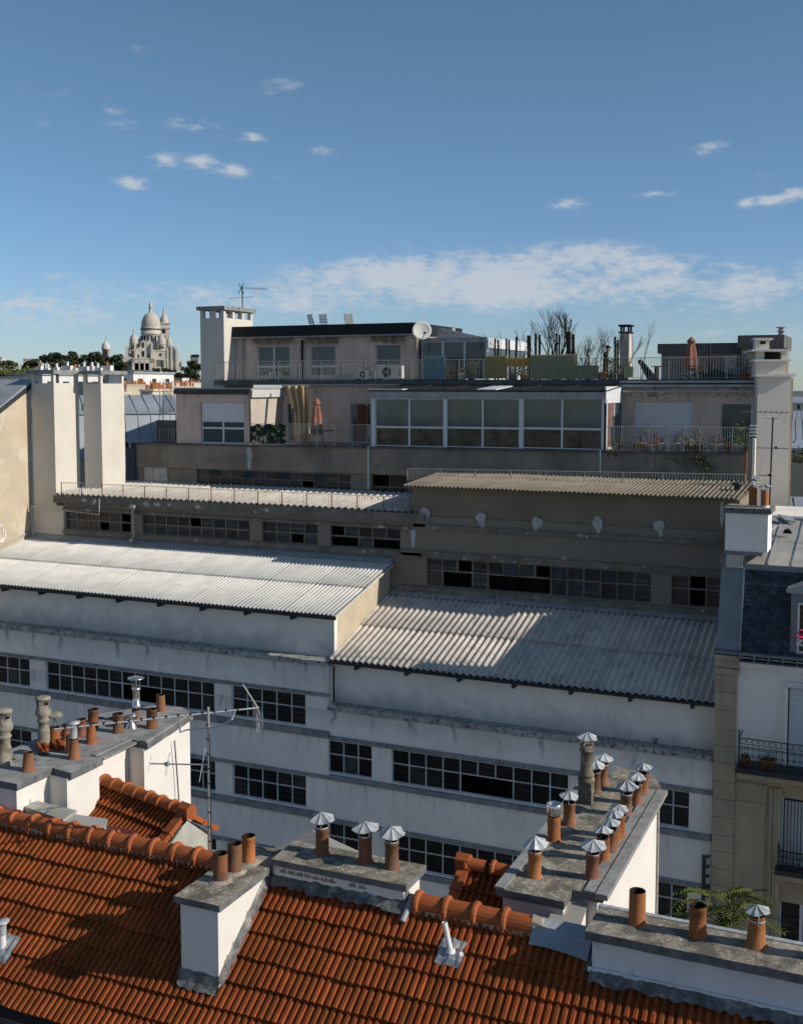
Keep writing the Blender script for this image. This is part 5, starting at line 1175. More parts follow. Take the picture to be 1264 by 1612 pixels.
def panel(x0, y0, x1, y1, Y, col, label, waves, name='plastic_panel', tr=.35):
    m = bpy.data.materials.new(name+'_sheet'); m.use_nodes = True; bs = m.node_tree.nodes['Principled BSDF']; bs.inputs['Base Color'].default_value = (*[min(.9,k_*1.9) for k_ in col], 1); bs.inputs['Roughness'].default_value = .5; tl = m.node_tree.nodes.new('ShaderNodeBsdfTranslucent'); tl.inputs[0].default_value = (*[min(.95,k_*2.6) for k_ in col], 1); mx_ = m.node_tree.nodes.new('ShaderNodeMixShader'); mx_.inputs[0].default_value = .45; lk = m.node_tree.links; lk.new(bs.outputs[0], mx_.inputs[1]); lk.new(tl.outputs[0], mx_.inputs[2]); lk.new(mx_.outputs[0], m.node_tree.nodes['Material Output'].inputs[0])
    a, c = WY(x0, y1, Y), WY(x1, y1, Y); zt3 = WY((x0+x1)/2, y0, Y).z; zb3 = max(a.z, 24.27); b = MB(); n = max(2, waves*4)
    for i in range(n):
        f = lambda k: Vector((a.x+(c.x-a.x)*k/n, Y-.02*math.sin(k*math.pi/2), 0))
        p, q = f(i), f(i+1); b.face((p+Vector((0,0,zb3)), q+Vector((0,0,zb3)), q+Vector((0,0,zt3)), p+Vector((0,0,zt3))), 0, True); b.face((q+Vector((0,.01,zb3)), p+Vector((0,.01,zb3)), p+Vector((0,.01,zt3)), q+Vector((0,.01,zt3))), 0, True)
    solo(b, name, m, label, 'panel', 'panels tied to the upper railing')
panel(667, 561, 700, 597, 48.5, (.10,.17,.19), 'blue grey plastic panel on the upper railing right of the dish', 3)
panel(763, 560, 797, 596, 48.5, (.19,.16,.07), 'tall mustard plastic panel on the upper railing', 3)
panel(797, 563, 834, 577, 48.47, (.25,.18,.05), 'half height mustard strip hanging on the upper railing', 4)
panel(834, 558, 908, 597, 48.5, (.19,.185,.125), 'wide olive ribbed plastic panel on the upper railing', 14)
panel(908, 575, 942, 597, 48.5, (.19,.18,.13), 'low olive plastic panel right of the wide ribbed one', 6)
panel(983, 577, 996, 594, 48.5, (.24,.25,.15), 'small pale green plastic panel below the small chimney', 3)
# wooden posts
wood = mat('weathered_wood', (.055,.05,.045), .9, .35, 8, .4, (.13,.12,.11), 6); bark = mat('grey_bark', (.045,.035,.03), .95, .35, 12)
PLB = ['%s timber post on the upper terrace, %s' % q for q in (('slim','leftmost, before the glass room'),('slim','second from the left, before the glass room'),('slim','left of a close pair above the mustard panel'),('slim','right of a close pair above the mustard panel'),('slightly leaning','above the half height mustard strip'),('stout','left of the pair by the ribbed panel edge'),('thin','right of the pair by the ribbed panel edge'),('stout','left of two above the ribbed panel'),('stout','right of two above the ribbed panel'),('thin','left of the tangled bare shrub'),('thin','inside the dense bare shrub'),('very thick','under the pollarded tree top'),('thick short','right beside the very thick one'),('steeply leaning','at the right end of the ribbed panel'),('tall','left of the small chimney'),('thin','touching the small chimney on its left'),('thin pale','just right of the closed parasol'),('dark','second right of the closed parasol'))]
for i, (x, yt, yb, w_, ln) in enumerate(((779,533,558,.05,0),(784,535,560,.05,.0),(797,533,560,.05,0),(801,535,562,.05,0),(813,530,566,.06,.04),(831,528,566,.06,0),(834,528,566,.05,0),(843,525,558,.06,0),(849,527,558,.06,0),(876,525,558,.05,0),(880,527,558,.05,0),(895,522,558,.12,0),(902,526,558,.08,0),(903,549,558,.06,.55),(968,530,575,.06,0),(972,535,575,.05,0),(1099,540,575,.04,0),(1116,540,576,.05,0))):
    Y_ = 49.4+.25*(i % 5); p, q = WY(x, yt, Y_), WY(x, 596, Y_); q.z = 24.26; 
    if ln: q.x -= ln*1.2
    solo(MB().box(-w_*.75,w_*.75,-w_*.75,w_*.75,0,(p-q).length,M=Matrix.Translation(q) @ (p-q).to_track_quat('Z','Y').to_matrix().to_4x4()), 'wooden_post', wood, PLB[i], 'post', 'timber posts on the upper terrace')
def twigs(mb, p, d, L, r, depth, rn, spread=.5):
    q = Vector(p)+d*L; mb.cyl(p, q, r, r*.65, 5 if r > .012 else 4, caps=False)
    if depth == 0: return
    for k in range(rn.choice((2,2,3))):
        nd = (d+Vector((rn.uniform(-1,1),rn.uniform(-1,1),rn.uniform(-.2,.6)))*spread).normalized(); twigs(mb, q if k else Vector(p).lerp(q,.75), nd, L*rn.uniform(.6,.85), r*.62, depth-1, rn, spread)
SHR = (((790,598,.85,.016,4,'thin bare shrub above the mustard panel'),(842,598,.9,.018,4,'bare shrub between the two stout posts'),(948,598,.8,.018,5,'bare twiggy bush right of the standing person'),(985,598,.8,.016,4,'bare sapling in front of the small chimney'),(813,598,.9,.02,4,'thin bare shrub behind the mustard panel'),(868,598,1.15,.035,5,'tall tangled bare shrub behind the olive panel'),(876,598,1.0,.03,5,'dense bare shrub just left of the thick post'),(894,560,.75,.05,4,'pollarded bare tree top rising above the thick post'),
    (918,598,.6,.02,5,'twiggy brown shrub right of the olive panel'),(930,598,.65,.02,5,'bare brown shrub left of the standing person'),(966,598,.75,.015,4,'spindly bare shrub by the small chimney'),(1010,596,.95,.015,4,'slender bare sapling right of the small chimney'),(756,598,1.0,.012,3,'single bare whip in front of the glass room')))
for i, (x, y, L, r_, dp, lb) in enumerate(SHR):
    rn = random.Random(100+i); Y_ = 50.0; q = WY(x, y, Y_); q.z = 24.26 if y > 570 else WY(x,y,Y_).z; t_ = MB()
    for s in range(3 if dp > 4 else 1): twigs(t_, q+Vector((rn.uniform(-.15,.15) if dp > 4 else 0,0,0)), Vector((rn.uniform(-.2,.2),rn.uniform(-.2,.2),1)).normalized(), L*.95, r_*1.4, dp, rn, .40)
    if y < 570: t_.cyl((q.x,q.y,24.26), q, .06, .05, 8)
    solo(t_, 'bare_shrub', bark, lb+' on the upper terrace', 'shrub', 'bare shrubs on the upper terrace')
leafm = [mat('leaf_green_%s' % n_, c_, .7, .45, 12) for n_, c_ in (('dark', (.018,.032,.012)), ('olive', (.06,.07,.022)), ('bright', (.10,.14,.03)), ('rust', (.20,.075,.03)), ('pale', (.16,.15,.10)))]
def leaves(mb, c, rx, rz_, n, s, rn):
    for i in range(n):
        p = Vector(c)+Vector((rn.gauss(0,.45)*rx, rn.gauss(0,.45)*rx, abs(rn.gauss(0,.5))*rz_)); d = Vector((rn.uniform(-1,1),rn.uniform(-1,1),rn.uniform(-.4,1))).normalized()*s; e = d.orthogonal().normalized()*s*.4
        mb.face((p-d*.5, p+e, p+d, p-e))
pot_c = (MT['orange_pot'], mat('white_planter', (.45,.45,.44), .7, .1, 4), mat('dark_planter', (.05,.045,.04), .7, .2))
def plant(x, y, Y_, z, pr, ph, col, rx, rz_, n, lm, label, tw=True, sz=.06):
    q = WY(x, y, Y_); b0 = (q.x, Y_, z); t_ = thing('potted_plant', label, 'plant', b0, 'potted plants on the terraces'); rn = random.Random(int(x*7+y))
    part(MB().lathe(b0, [(0,0),(pr*.75,0),(pr,ph),(pr*1.08,ph),(pr*1.08,ph+.03),(pr*.9,ph+.03),(0,ph)], 12), 'pot', pot_c[col], t_)
    b = MB(); leaves(b, (q.x,Y_,z+ph), rx, rz_, n, sz, rn); part(b, 'foliage', lm, t_, kind='stuff') if n else None
    if tw:
        b = MB()
        for s in range(4): twigs(b, Vector((q.x,Y_,z+ph)), Vector((rn.uniform(-.5,.5),rn.uniform(-.4,.4),1)).normalized(), rz_*.5, .014, 3, rn, .5)
        part(b, 'stem', bark, t_)
zl = zt(-8)+.02
PL = ((975,700,45.9,.16,.2,2,.45,.25,160,1,'low mossy green plant in the corner beside the veranda'),(1006,700,46.0,.28,.28,0,.2,.6,60,0,'wide terracotta pot with sparse bare stems before the white shutter'),(1022,702,46.1,.22,.2,1,.2,.55,50,3,'white pot with leggy rust coloured stems'),
    (1032,700,46.4,.18,.35,0,.25,.3,60,3,'tall terracotta pot with reddish leaves'),(1040,704,45.9,.2,.3,1,.15,.25,30,0,'round white pot with a few dark leaves'),(1062,702,45.9,.2,.3,1,.2,.4,50,0,'pale pot with dark stems beside the dry bush'),(1083,704,45.9,.25,.25,2,.55,.55,260,4,'large dry straw coloured bush in a dark pot'),
    (1098,704,46.0,.22,.25,2,.4,.5,160,4,'second dry bush beside the rust one'),(1127,702,45.9,.28,.3,1,.3,.35,120,3,'white planter with rusty orange foliage'),(1146,704,45.9,.2,.25,0,.35,.3,80,1,'terracotta pot with olive leaves near the door'),(1163,702,45.9,.35,.3,1,.45,.8,260,2,'white trough with a bright green leafy shrub before the door'),(1178,704,45.9,.16,.25,0,.3,.5,120,0,'dark green plant at the right end of the lower terrace'))
for x, y, Y_, pr, ph, col, rx, rz_, n, lm, lb in PL: plant(x, y, Y_, zl, pr, ph, col, rx, rz_, n, leafm[lm], lb)
PU = ((708,596,48.9,.2,.2,0,.25,.45,90,1,'terracotta pot with olive leaves behind the blue panel'),(718,596,48.9,.25,.2,0,.2,.3,60,3,'terracotta trough with rusty leaves before the glass room'),(727,596,48.8,.22,.25,1,.2,.35,60,2,'pale pot with bright leaves before the glass room'),(742,596,48.9,.22,.35,2,.35,.7,140,0,'dark potted shrub before the third glass pane'),
    (806,596,49.0,.2,.2,2,.4,.3,140,0,'dark plant behind the hanging mustard strip'),(824,596,49.0,.2,.2,0,.4,.4,140,0,'dark green plant behind the right end of the mustard strip'),(925,596,49.0,.2,.2,2,.5,.7,260,1,'olive shrub right of the ribbed panel'),(948,596,48.8,.22,.28,0,.1,.1,10,0,'empty looking terracotta pot before the standing person'),(962,596,49.0,.2,.2,2,.5,.7,260,1,'olive leafy shrub beside the standing person'),(978,596,49.0,.2,.2,2,.45,.6,200,0,'dark leafy shrub below the small chimney'),(1172,596,49.0,.2,.2,0,.4,.6,160,1,'olive plant at the right end of the upper terrace'),(1120,594,50.0,.25,.25,1,.4,.5,160,0,'dark potted plant behind the terrace table'))
for x, y, Y_, pr, ph, col, rx, rz_, n, lm, lb in PU: plant(x, y, Y_, 24.26, pr, ph, col, rx, rz_, n, leafm[lm], lb)
# trailing creeper over the parapet
b = MB(); rn = random.Random(5)
for (px, py, n) in ((1105,725,70),(1112,733,50),(1098,718,40),(965,712,50),(1060,720,25),(1108,745,20)):
    q = WY(px, py, YC-.1); leaves(b, q-Vector((0,0,.2)), .35, .35, n, .07, rn)
for k in range(10):
    p = WY(rn.uniform(1030,1115), 708, YC-.12); pts = [p]
    for j in range(6): pts.append(pts[-1]+Vector((rn.uniform(-.12,.12),0,-rn.uniform(.05,.22))))
    b.tube(pts, .008, 4)
solo(b, 'creeper', leafm[1], 'thin creeper trailing over the lower terrace parapet on the right', 'creeper', kind=None)
# table, chairs, net
tb = thing('terrace_table', 'long wooden table on the upper terrace in front of the grey shed', 'table', (WY(1068,590,49.8).x,49.8,24.26)); x0, x1 = WY(1028,578,49.8).x, WY(1108,578,49.8).x; zt4 = 24.85; woodb = mat('brown_table_wood', (.13,.085,.04), .7, .2, 6)
for k in range(4): part(MB().box(x0,x1,49.5+k*.17,49.66+k*.17,zt4-.04,zt4), 'plank', woodb, tb)
for x in (x0+.1, x1-.2):
    for y in (49.55, 50.05): part(MB().box(x,x+.08,y,y+.08,24.26,zt4-.04), 'leg', woodb, tb)
def chair(x, y, z, rz0, label, m, name='garden_chair'):
    t_ = thing(name, label, 'chair', (x,y,z), 'slatted garden chairs'); M = Matrix.Translation((x,y,z)) @ Matrix.Rotation(rz0,4,'Z')
    for k in range(5): part(MB().box(-.22,.22,-.2+k*.085,-.13+k*.085,.42,.44,M=M), 'seat_slat', m, t_)
    Mb = M @ Matrix.Translation((0,.2,.44)) @ Matrix.Rotation(-.25,4,'X')
    for k in range(6): part(MB().box(-.22,.22,-.01,.01,.05+k*.085,.11+k*.085,M=Mb), 'back_slat', m, t_)
    for s in (-.23,.21):
        part(MB().box(s,s+.02,-.02,.02,-.05,.58,M=Mb), 'back_post', m, t_)
        for yy in (-.2,.18): part(MB().box(s,s+.02,yy,yy+.03,0,.42,M=M), 'leg', m, t_)
    return t_
grey_w = mat('grey_teak', (.20,.18,.15), .85, .2, 8); chm = mat('pale_metal_chair', (.42,.42,.40), .6, .1, 5)
for px, Y_, rz0, lb, m in ((496,52.5,2.6,'folded wooden slatted chair on the black roof, leftmost',grey_w),(513,52.5,3.14,'upright slatted chair on the black roof, the tall one in the middle',chm),(553,52.5,1.0,'slatted chair seen edge on, rightmost on the black roof',grey_w)):
    q = WY(px, 510, Y_); chair(q.x, Y_, 27.02-.25, rz0, lb, m)
q = WY(1150, 590, 49.6); chair(q.x, 49.6, 24.26, 3.14, 'white metal slatted chair on the upper terrace right of the table', chm)
q = WY(584, 690, 46.6); chair(q.x, 46.6, zt(q.x), .4, 'pale chair on the lower terrace in front of the glazed door', chm)
tb2 = thing('bistro_table', 'small dark table under the salmon parasol on the lower terrace', 'table', (WY(508,690,46.2).x,46.2,zt(-25))); q = tb2.location; part(MB().box(q.x-.5,q.x+.45,45.95,46.45,q.z+.68,q.z+.72), 'top', blk, tb2); part(MB().cyl(q, q+Vector((0,0,.68)), .03, n=6).box(q.x-.2,q.x+.2,46.0,46.4,q.z,q.z+.03), 'stand', blk, tb2)
for k in range(3):
    q = WY(1022+5*k, 588, 50.2); solo(MB().box(-.09,.09,-.02,.02,0,1.0,M=Matrix.Translation((q.x,50.2,24.26)) @ Matrix.Rotation(-.5-.1*k,4,'Y')), 'leaning_board', mat('blue_board_%s' % 'abc'[k], (.12,.19,.21), .7, .2, 5), ('leftmost','middle','rightmost')[k]+' of three leaning blue grey boards by the terrace table', 'board', 'boards leaning by the terrace table')
b = MB(); rn = random.Random(9)
for i in range(24):
    for j in range(4):
        f = lambda a_, c_: WY(1066+100*a_/24, 597-(6+10*math.exp(-((a_-13)/6)**2))*c_/4, 49.2+.3*c_/4+.05*math.sin(a_*2+c_))
        b.face((f(i,j), f(i+1,j), f(i+1,j+1), f(i,j+1)))
solo(b, 'garden_net', mat('dark_green_net', (.012,.035,.025), .9, .4, 9), 'heap of dark green garden net on the edge of the upper terrace', 'net')
# person on the upper terrace
cloth = mat('black_jacket', (.012,.012,.014), .9, .3, 8); skin = mat('skin', (.42,.24,.17), .6, .1, 8)
def person(x, y, z, s, label):
    t_ = thing('person', label, 'person', (x, y, z)); vs = []; es = []; rs_ = []
    J = dict(pel=(0,0,.95,.15), wai=(.01,.0,1.12,.13), che=(.03,0,1.32,.16), nek=(.06,0,1.50,.06), hed=(.09,0,1.56,.055), shl=(0,.17,1.42,.07), ell=(.06,.22,1.16,.05), wrl=(.25,.16,1.05,.038), hal=(.33,.14,1.04,.04), shr=(0,-.17,1.42,.07), elr=(.08,-.22,1.16,.05), wrr=(.27,-.15,1.06,.038), har=(.35,-.13,1.05,.04),
        hil=(0,.1,.9,.1), knl=(.04,.11,.5,.07), anl=(0,.11,.09,.05), tol=(.15,.12,.04,.04), hir=(0,-.1,.9,.1), knr=(.03,-.11,.5,.07), anr=(-.02,-.11,.09,.05), tor=(.13,-.12,.04,.04))
    K = list(J); E = [('pel','wai'),('wai','che'),('che','nek'),('nek','hed'),('che','shl'),('shl','ell'),('ell','wrl'),('wrl','hal'),('che','shr'),('shr','elr'),('elr','wrr'),('wrr','har'),('pel','hil'),('hil','knl'),('knl','anl'),('anl','tol'),('pel','hir'),('hir','knr'),('knr','anr'),('anr','tor')]
    me = bpy.data.meshes.new('body'); me.from_pydata([Vector(J[k][:3])*s for k in K], [(K.index(a), K.index(c)) for a, c in E], []); o = bpy.data.objects.new('body', me); C.objects.link(o); o.parent = t_
    sk = o.modifiers.new('skin','SKIN'); me.skin_vertices[0] if me.skin_vertices else None
    for i, k in enumerate(K):
        me.skin_vertices[0].data[i].radius = (J[k][3]*s,)*2; me.skin_vertices[0].data[i].use_root = (k == 'pel')
    o.modifiers.new('sub','SUBSURF').levels = 1; me.materials.append(cloth); LOC[o.name] = Vector((x,y,z))
    c = Vector((x,y,z))+Vector((.11,0,1.68))*s; b = MB(); b.lathe(c, [(.0,-.13*s),(.06*s,-.12*s),(.085*s,-.05*s),(.095*s,.03*s),(.08*s,.09*s),(0,.125*s)], 14); b.hexa([c+Vector((a,bb,cc))*s for cc in (-.03,.03) for a, bb in ((.08,-.014),(.125,-.008),(.125,.008),(.08,.014))]); part(b, 'head', skin, t_)
    b = MB(); b.lathe(c+Vector((-.008,0,.035))*s, [(.101*s,-.03*s),(.104*s,.02*s),(.09*s,.07*s),(.05*s,.1*s),(0,.105*s)], 14); b.hexa([c+Vector((a,bb,cc))*s for cc in (.03,.045) for a, bb in ((.07,-.07),(.17,-.05),(.17,.05),(.07,.07))]); part(b, 'cap', cloth, t_)
    for sg in (1,-1):
        b = MB(); h = Vector((x,y,z))+Vector((.36,.135*sg,1.04))*s
        for f in range(4): b.tube([h+Vector((0,(-.025+.016*f),0))*s, h+Vector((.05,(-.025+.016*f),-.01))*s, h+Vector((.07,(-.025+.016*f),-.035))*s], .008*s, 5)
        b.tube([h+Vector((-.02,-.03*sg,0))*s, h+Vector((.03,-.045*sg,.0))*s], .009*s, 5); part(b, 'hand', skin, t_)
    return t_
q = WY(952, 600, 49.6); person(q.x, 49.6, 24.26-.28, 1.0, 'person in black jacket and dark cap bending over plants on the upper terrace')
# ================================================================== MANSARD BUILDING on the right
mb_ = thing('mansard_building', 'stone and white rendered apartment house with slate mansard and zinc roof at right', 'building', (0, 40, 0))
stone = mat('limestone_block', (.42,.345,.235), .9, .14, 1.5, .25, (.2,.17,.12), 2, .3, 25, rnd=.1)
stone2 = mat('limestone_wall', (.40,.325,.215), .9, .14, 1.2, .3, (.2,.165,.11), 1.5, .3, 25)
paint = mat('white_upper_render', (.82,.76,.68), .9, .06, .8, .15, (.4,.4,.4), 1.5, .1, 40)
slate = mat('blue_slate', (.020,.028,.042), .5, .3, 5, rnd=.7, spec=.4)
zincd = mat('shaded_zinc', (.19,.205,.22), .5, .15, 1.5, .3, (.13,.15,.18), 2, .1, 10, metal=.3)  # darker, bluer zinc copy with shade put into its colour
YM = 35.7; XP0, XP1, XE = -5.02, WY(1159,1100,YM).x, 7.0
zc_t = WY(1190,1046,YM).z; zs_b = WY(1200,1222,YM).z; zlow = 0
wxa, wxb = WY(1238,1150,YM).x, WY(1238,1150,YM).x+1.25; wza, wzb = WY(1240,1207,YM).z, WY(1240,1080,YM).z
b = MB(); facade(b, XP1, XE, zs_b, zc_t, YM+.05, [(wxa, wxb, wza, wzb)], .25); part(b, 'upper_wall', paint, mb_)
pv0, pv1 = WY(1229,1290,YM).x, WY(1229,1290,YM).x+1.3; pz0, pz1 = WY(1240,1368,YM).z, WY(1240,1257,YM).z
lz1 = WY(1240,1422,YM).z
b = MB(); facade(b, XP1, XE, 0, zs_b, YM+.05, [(pv0, pv1, pz0, pz1), (pv0, pv1, lz1-2.2, lz1)], .3); part(b, 'stone_wall', stone2, mb_)
part(MB().box(XP0+.2, XE, YM+.9, YM+1, 0, zc_t), 'interior', dark, mb_)
part(MB().box(XP0, XE, YM+1.2, 46, 0, zc_t), 'rear_mass', paint, mb_)
part(MB().box(XP0, XP1, YM+.06, YM+1.2, 0, zc_t), 'pier_core', stone2, mb_)
z = zc_t-.42
while z > 3:
    h = R.uniform(.54,.62); part(MB().box(XP0+R.uniform(-.004,.004), XP1, YM-.05, YM+.3, z-h+.012, z), 'stone', stone, mb_); z -= h
for (o_, z0, z1) in ((.10, zc_t-.16, zc_t+.1), (.16, zc_t+.1, zc_t+.24), (.05, zc_t-.4, zc_t-.2)):
    part(MB().box(XP0-.02, XP1+.06, YM-.05-o_, YM+.3, z0, z1), 'pier_cap', stone, mb_)
part(MB().box(XP1+.06, XE, YM-.10, YM+.2, zc_t-.1, zc_t+.06), 'cornice', paint, mb_)
# raised panels and pilaster on the stone wall
for px0, py0, px1, py1 in ((1152,1237,1207,1259),(1152,1266,1204,1420)):
    x0, x1, z0, z1 = rc(px0, py1, px1, py0, YM); part(MB().box(x0, x1, YM+.01, YM+.06, z0, z1), 'stone_panel', stone, mb_)
for k, px in enumerate((1212, 1219, 1225)):
    x = WY(px,1300,YM).x; part(MB().box(x-.05, x+.06, YM-.02-.03*k, YM+.06, 4, WY(px,1240,YM).z), 'moulding', stone, mb_)
gz_ = zc_t+.3
part(MB().box(XP1+.02, XE, YM-.3, YM-.25, gz_-.08, gz_-.05).box(XP0-.05, XE, YM-.18, YM+.25, gz_-.02, gz_+.06), 'gutter', zincd, mb_)
for k in range(9): x = XP1+.1+.42*k; part(MB().box(x-.012, x+.012, YM-.30, YM+.05, gz_-.2, gz_), 'gutter_bracket', zincd, mb_)
part(MB().cyl((XP1+.05,YM-.27,gz_-.2),(XE,YM-.27,gz_-.2), .012, n=5), 'gutter_rail', zincd, mb_)
# mansard
BY, BZ, TY, TZ = YM+.1, gz_+.06, YM+.85, 18.30
def ms(x, t, off=0): return Vector((x, BY+(TY-BY)*t-off, BZ+(TZ-BZ)*t+off*.2))
part(MB().hexa([ms(XP0,0),ms(XE,0),Vector((XE,46,BZ)),Vector((XP0,46,BZ)),ms(XP0,1),ms(XE,1),Vector((XE,46,TZ)),Vector((XP0,46,TZ))]), 'mansard_core', zincd, mb_)
XZ0, XZ1 = XP0+.03, WY(1167,960,YM+.4).x
for k in range(3): part(MB().hexa([ms(XZ0,k/3+.004,.0),ms(XZ1,k/3+.004,.0),ms(XZ1,(k+1)/3,.0),ms(XZ0,(k+1)/3,.0)][:2]+[ms(XZ1,k/3+.004,-.05),ms(XZ0,k/3+.004,-.05)]+[ms(XZ0,(k+1)/3,.03),ms(XZ1,(k+1)/3,.03),ms(XZ1,(k+1)/3,-.05),ms(XZ0,(k+1)/3,-.05)]), 'zinc_panel', zincd, mb_)
part(MB().hexa([ms(XZ1-.02,0,.05),ms(XZ1+.03,0,.05),ms(XZ1+.03,0,0),ms(XZ1-.02,0,0),ms(XZ1-.02,1,.05),ms(XZ1+.03,1,.05),ms(XZ1+.03,1,0),ms(XZ1-.02,1,0)]), 'zinc_roll', zinc, mb_)
XDm = WY(1243,960,YM+.4).x
rows_ = 21; sw_ = .205; Ls = (Vector((0,TY,TZ))-Vector((0,BY,BZ))).length; ang = math.atan2(TZ-BZ, TY-BY)
sl = part(MB().hexa([ms(XZ1+.03,0,.012),ms(XE,0,.012),ms(XE,0,0),ms(XZ1+.03,0,0),ms(XZ1+.03,.97,.012),ms(XE,.97,.012),ms(XE,.97,0),ms(XZ1+.03,.97,0)]), 'slate_roof', slate, mb_)
sm2 = MB().box(0, sw_-.014, 0, Ls/rows_*1.15, 0, .016).mesh('slate', slate)
for r in range(rows_-1):
    x = XZ1+.04-(.1 if r % 2 else 0)
    while x < XDm+.1:
        x0 = max(x, XZ1+.04)
        M = Matrix.Translation(ms(x0, r/rows_, .022)) @ Matrix.Rotation(ang-.05, 4, 'X') @ Matrix.Diagonal(((x+sw_-x0)/sw_,1,1,1)); inst(sm2, 'slate', sl, M) if x+sw_-x0 > .03 else None; x += sw_
part(MB().box(XZ1-.05, XE, TY-.08, TY+.06, TZ-.14, TZ+.03), 'break_band', zincd, mb_)
# dormer
dx0 = XDm+.05
dmr = part(MB().box(dx0, dx0+1.5, YM+.1, TY+.4, BZ, TZ-.55), 'dormer', zincd, mb_)
part(MB().prism([(dx0-.14,YM-.05,TZ-.56),(dx0+.75,YM-.05,TZ-.18),(dx0+1.64,YM-.05,TZ-.56),(dx0+1.64,YM-.05,TZ-.66),(dx0-.14,YM-.05,TZ-.66)], (0,1.3,0)), 'dormer_roof', zinc, dmr)
window(mb_, dx0+.2, dx0+1.3, BZ+.12, TZ-.95, YM+.06, 2, 0, white_p, pane_d, (), .12, 'dormer_window')
part(MB().box(dx0+.2, dx0+1.3, YM-.14, YM+.04, BZ+.38, BZ+.56), 'window_box', white_p, mb_)
fl_m = mat('pink_flowers', (.62,.03,.12), .7, .25, 12); b = MB(); leaves(b, (dx0+.5,YM-.06,BZ+.6), .35, .2, 90, .08, random.Random(2)); part(b, 'flowers', fl_m, mb_, kind='stuff'); b = MB(); leaves(b, (dx0+.5,YM-.08,BZ+.45), .4, .12, 60, .07, random.Random(3)); part(b, 'flower_leaves', leafm[0], mb_, kind='stuff')
# upper zinc roof in sheets with standing seams
YR, ZRr = 41.2, WY(1240,818,41.2).z
def zs2(x, t, o=0): return Vector((x, TY+(YR-TY)*t, TZ+.02+(ZRr-TZ-.02)*t+o))
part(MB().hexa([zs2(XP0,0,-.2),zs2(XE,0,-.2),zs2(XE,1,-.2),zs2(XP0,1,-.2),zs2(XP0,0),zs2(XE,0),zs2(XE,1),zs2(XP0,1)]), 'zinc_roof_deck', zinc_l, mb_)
part(MB().box(XP0,XE,YR,46,TZ,ZRr-.02), 'rear_wall', paint, mb_)
x = WY(1218,850,38.5).x-.72*2
while x < 2:
    for t0, t1 in ((0,.48),(.48,1)): part(MB().hexa([zs2(x+.03,t0,.004),zs2(x+.69,t0,.004),zs2(x+.69,t1,.004),zs2(x+.03,t1,.004),zs2(x+.03,t0,.016+.012*(t0 > 0)),zs2(x+.69,t0,.016+.012*(t0 > 0)),zs2(x+.69,t1,.016),zs2(x+.03,t1,.016)]), 'zinc_sheet', zinc_l, mb_)
    part(MB().hexa([zs2(x-.025,0,.0),zs2(x+.025,0,.0),zs2(x+.025,1,.0),zs2(x-.025,1,.0),zs2(x-.02,0,.06),zs2(x+.02,0,.06),zs2(x+.02,1,.06),zs2(x-.02,1,.06)]), 'standing_seam', zinc, mb_); x += .72
part(MB().hexa([zs2(XP0,.98,.01),zs2(XE,.98,.01),zs2(XE,1.03,.01),zs2(XP0,1.03,.01),zs2(XP0,.98,.09),zs2(XE,.98,.09),zs2(XE,1.03,.09),zs2(XP0,1.03,.09)]), 'ridge_cap', zinc, mb_)
q = WY(1239,834,39.3); b = MB()
for k in range(9): a = k*math.pi/8; b.box(q.x-.11*math.cos(a)-.03, q.x-.11*math.cos(a)+.03, q.y-.08, q.y+.02, q.z-.12, q.z-.12+.14*math.sin(a)+.02)
part(b, 'half_round_vent', gutter_m, mb_)
part(MB().tube([WY(1209,838,38.8),WY(1222,828,39.4),WY(1240,826,39.6),WY(1256,835,39.0)], .012, 5), 'cable', white_p, mb_)
# skylight
for a, c in ((1210, 1225), (1235, 1252)):
    p = [WY(a,820,40.6),WY(c,823,40.6)]; part(MB().hexa([p[0],p[1],p[1]+Vector((-.2,.5,.12)),p[0]+Vector((-.3,.5,.12))]+[q+Vector((0,0,.05)) for q in (p[0],p[1],p[1]+Vector((-.2,.5,.12)),p[0]+Vector((-.3,.5,.12)))]), 'skylight', zinc, mb_)
# roller shutter window, balconies
part(MB().box(wxa-.06, wxb, YM-.06, YM+.1, wzb-.02, wzb+.14), 'shutter_box', white_p, mb_)
rs = part(MB().box(wxa+.04, wxb-.04, YM+.16, YM+.19, wza, wzb), 'roller_shutter', shut, mb_)
n = 26
for k in range(n): part(MB().box(wxa+.04, wxb-.04, YM+.145, YM+.165, wza+k*(wzb-wza)/n, wza+(k+.8)*(wzb-wza)/n), 'slat', shut, rs)
part(MB().box(wxa-.1, wxa, YM-.01, YM+.06, wza, wzb).box(wxa-.3, wxa-.26, YM+.0, YM+.06, wza-.4, wzb-.3), 'window_surround', paint, mb_)
iron = mat('black_wrought_iron', (.02,.021,.023), .6, .3, 6)
def scroll(mb, c, r, y, a0=0., turns=1.4, n=14, w=.008):
    pts = []
    for i in range(n+1):
        a = a0+turns*2*math.pi*i/n; k = r*(1-.55*i/n); pts.append((c[0]+math.cos(a)*k, y, c[1]+math.sin(a)*k))
    mb.tube(pts, w, 4)
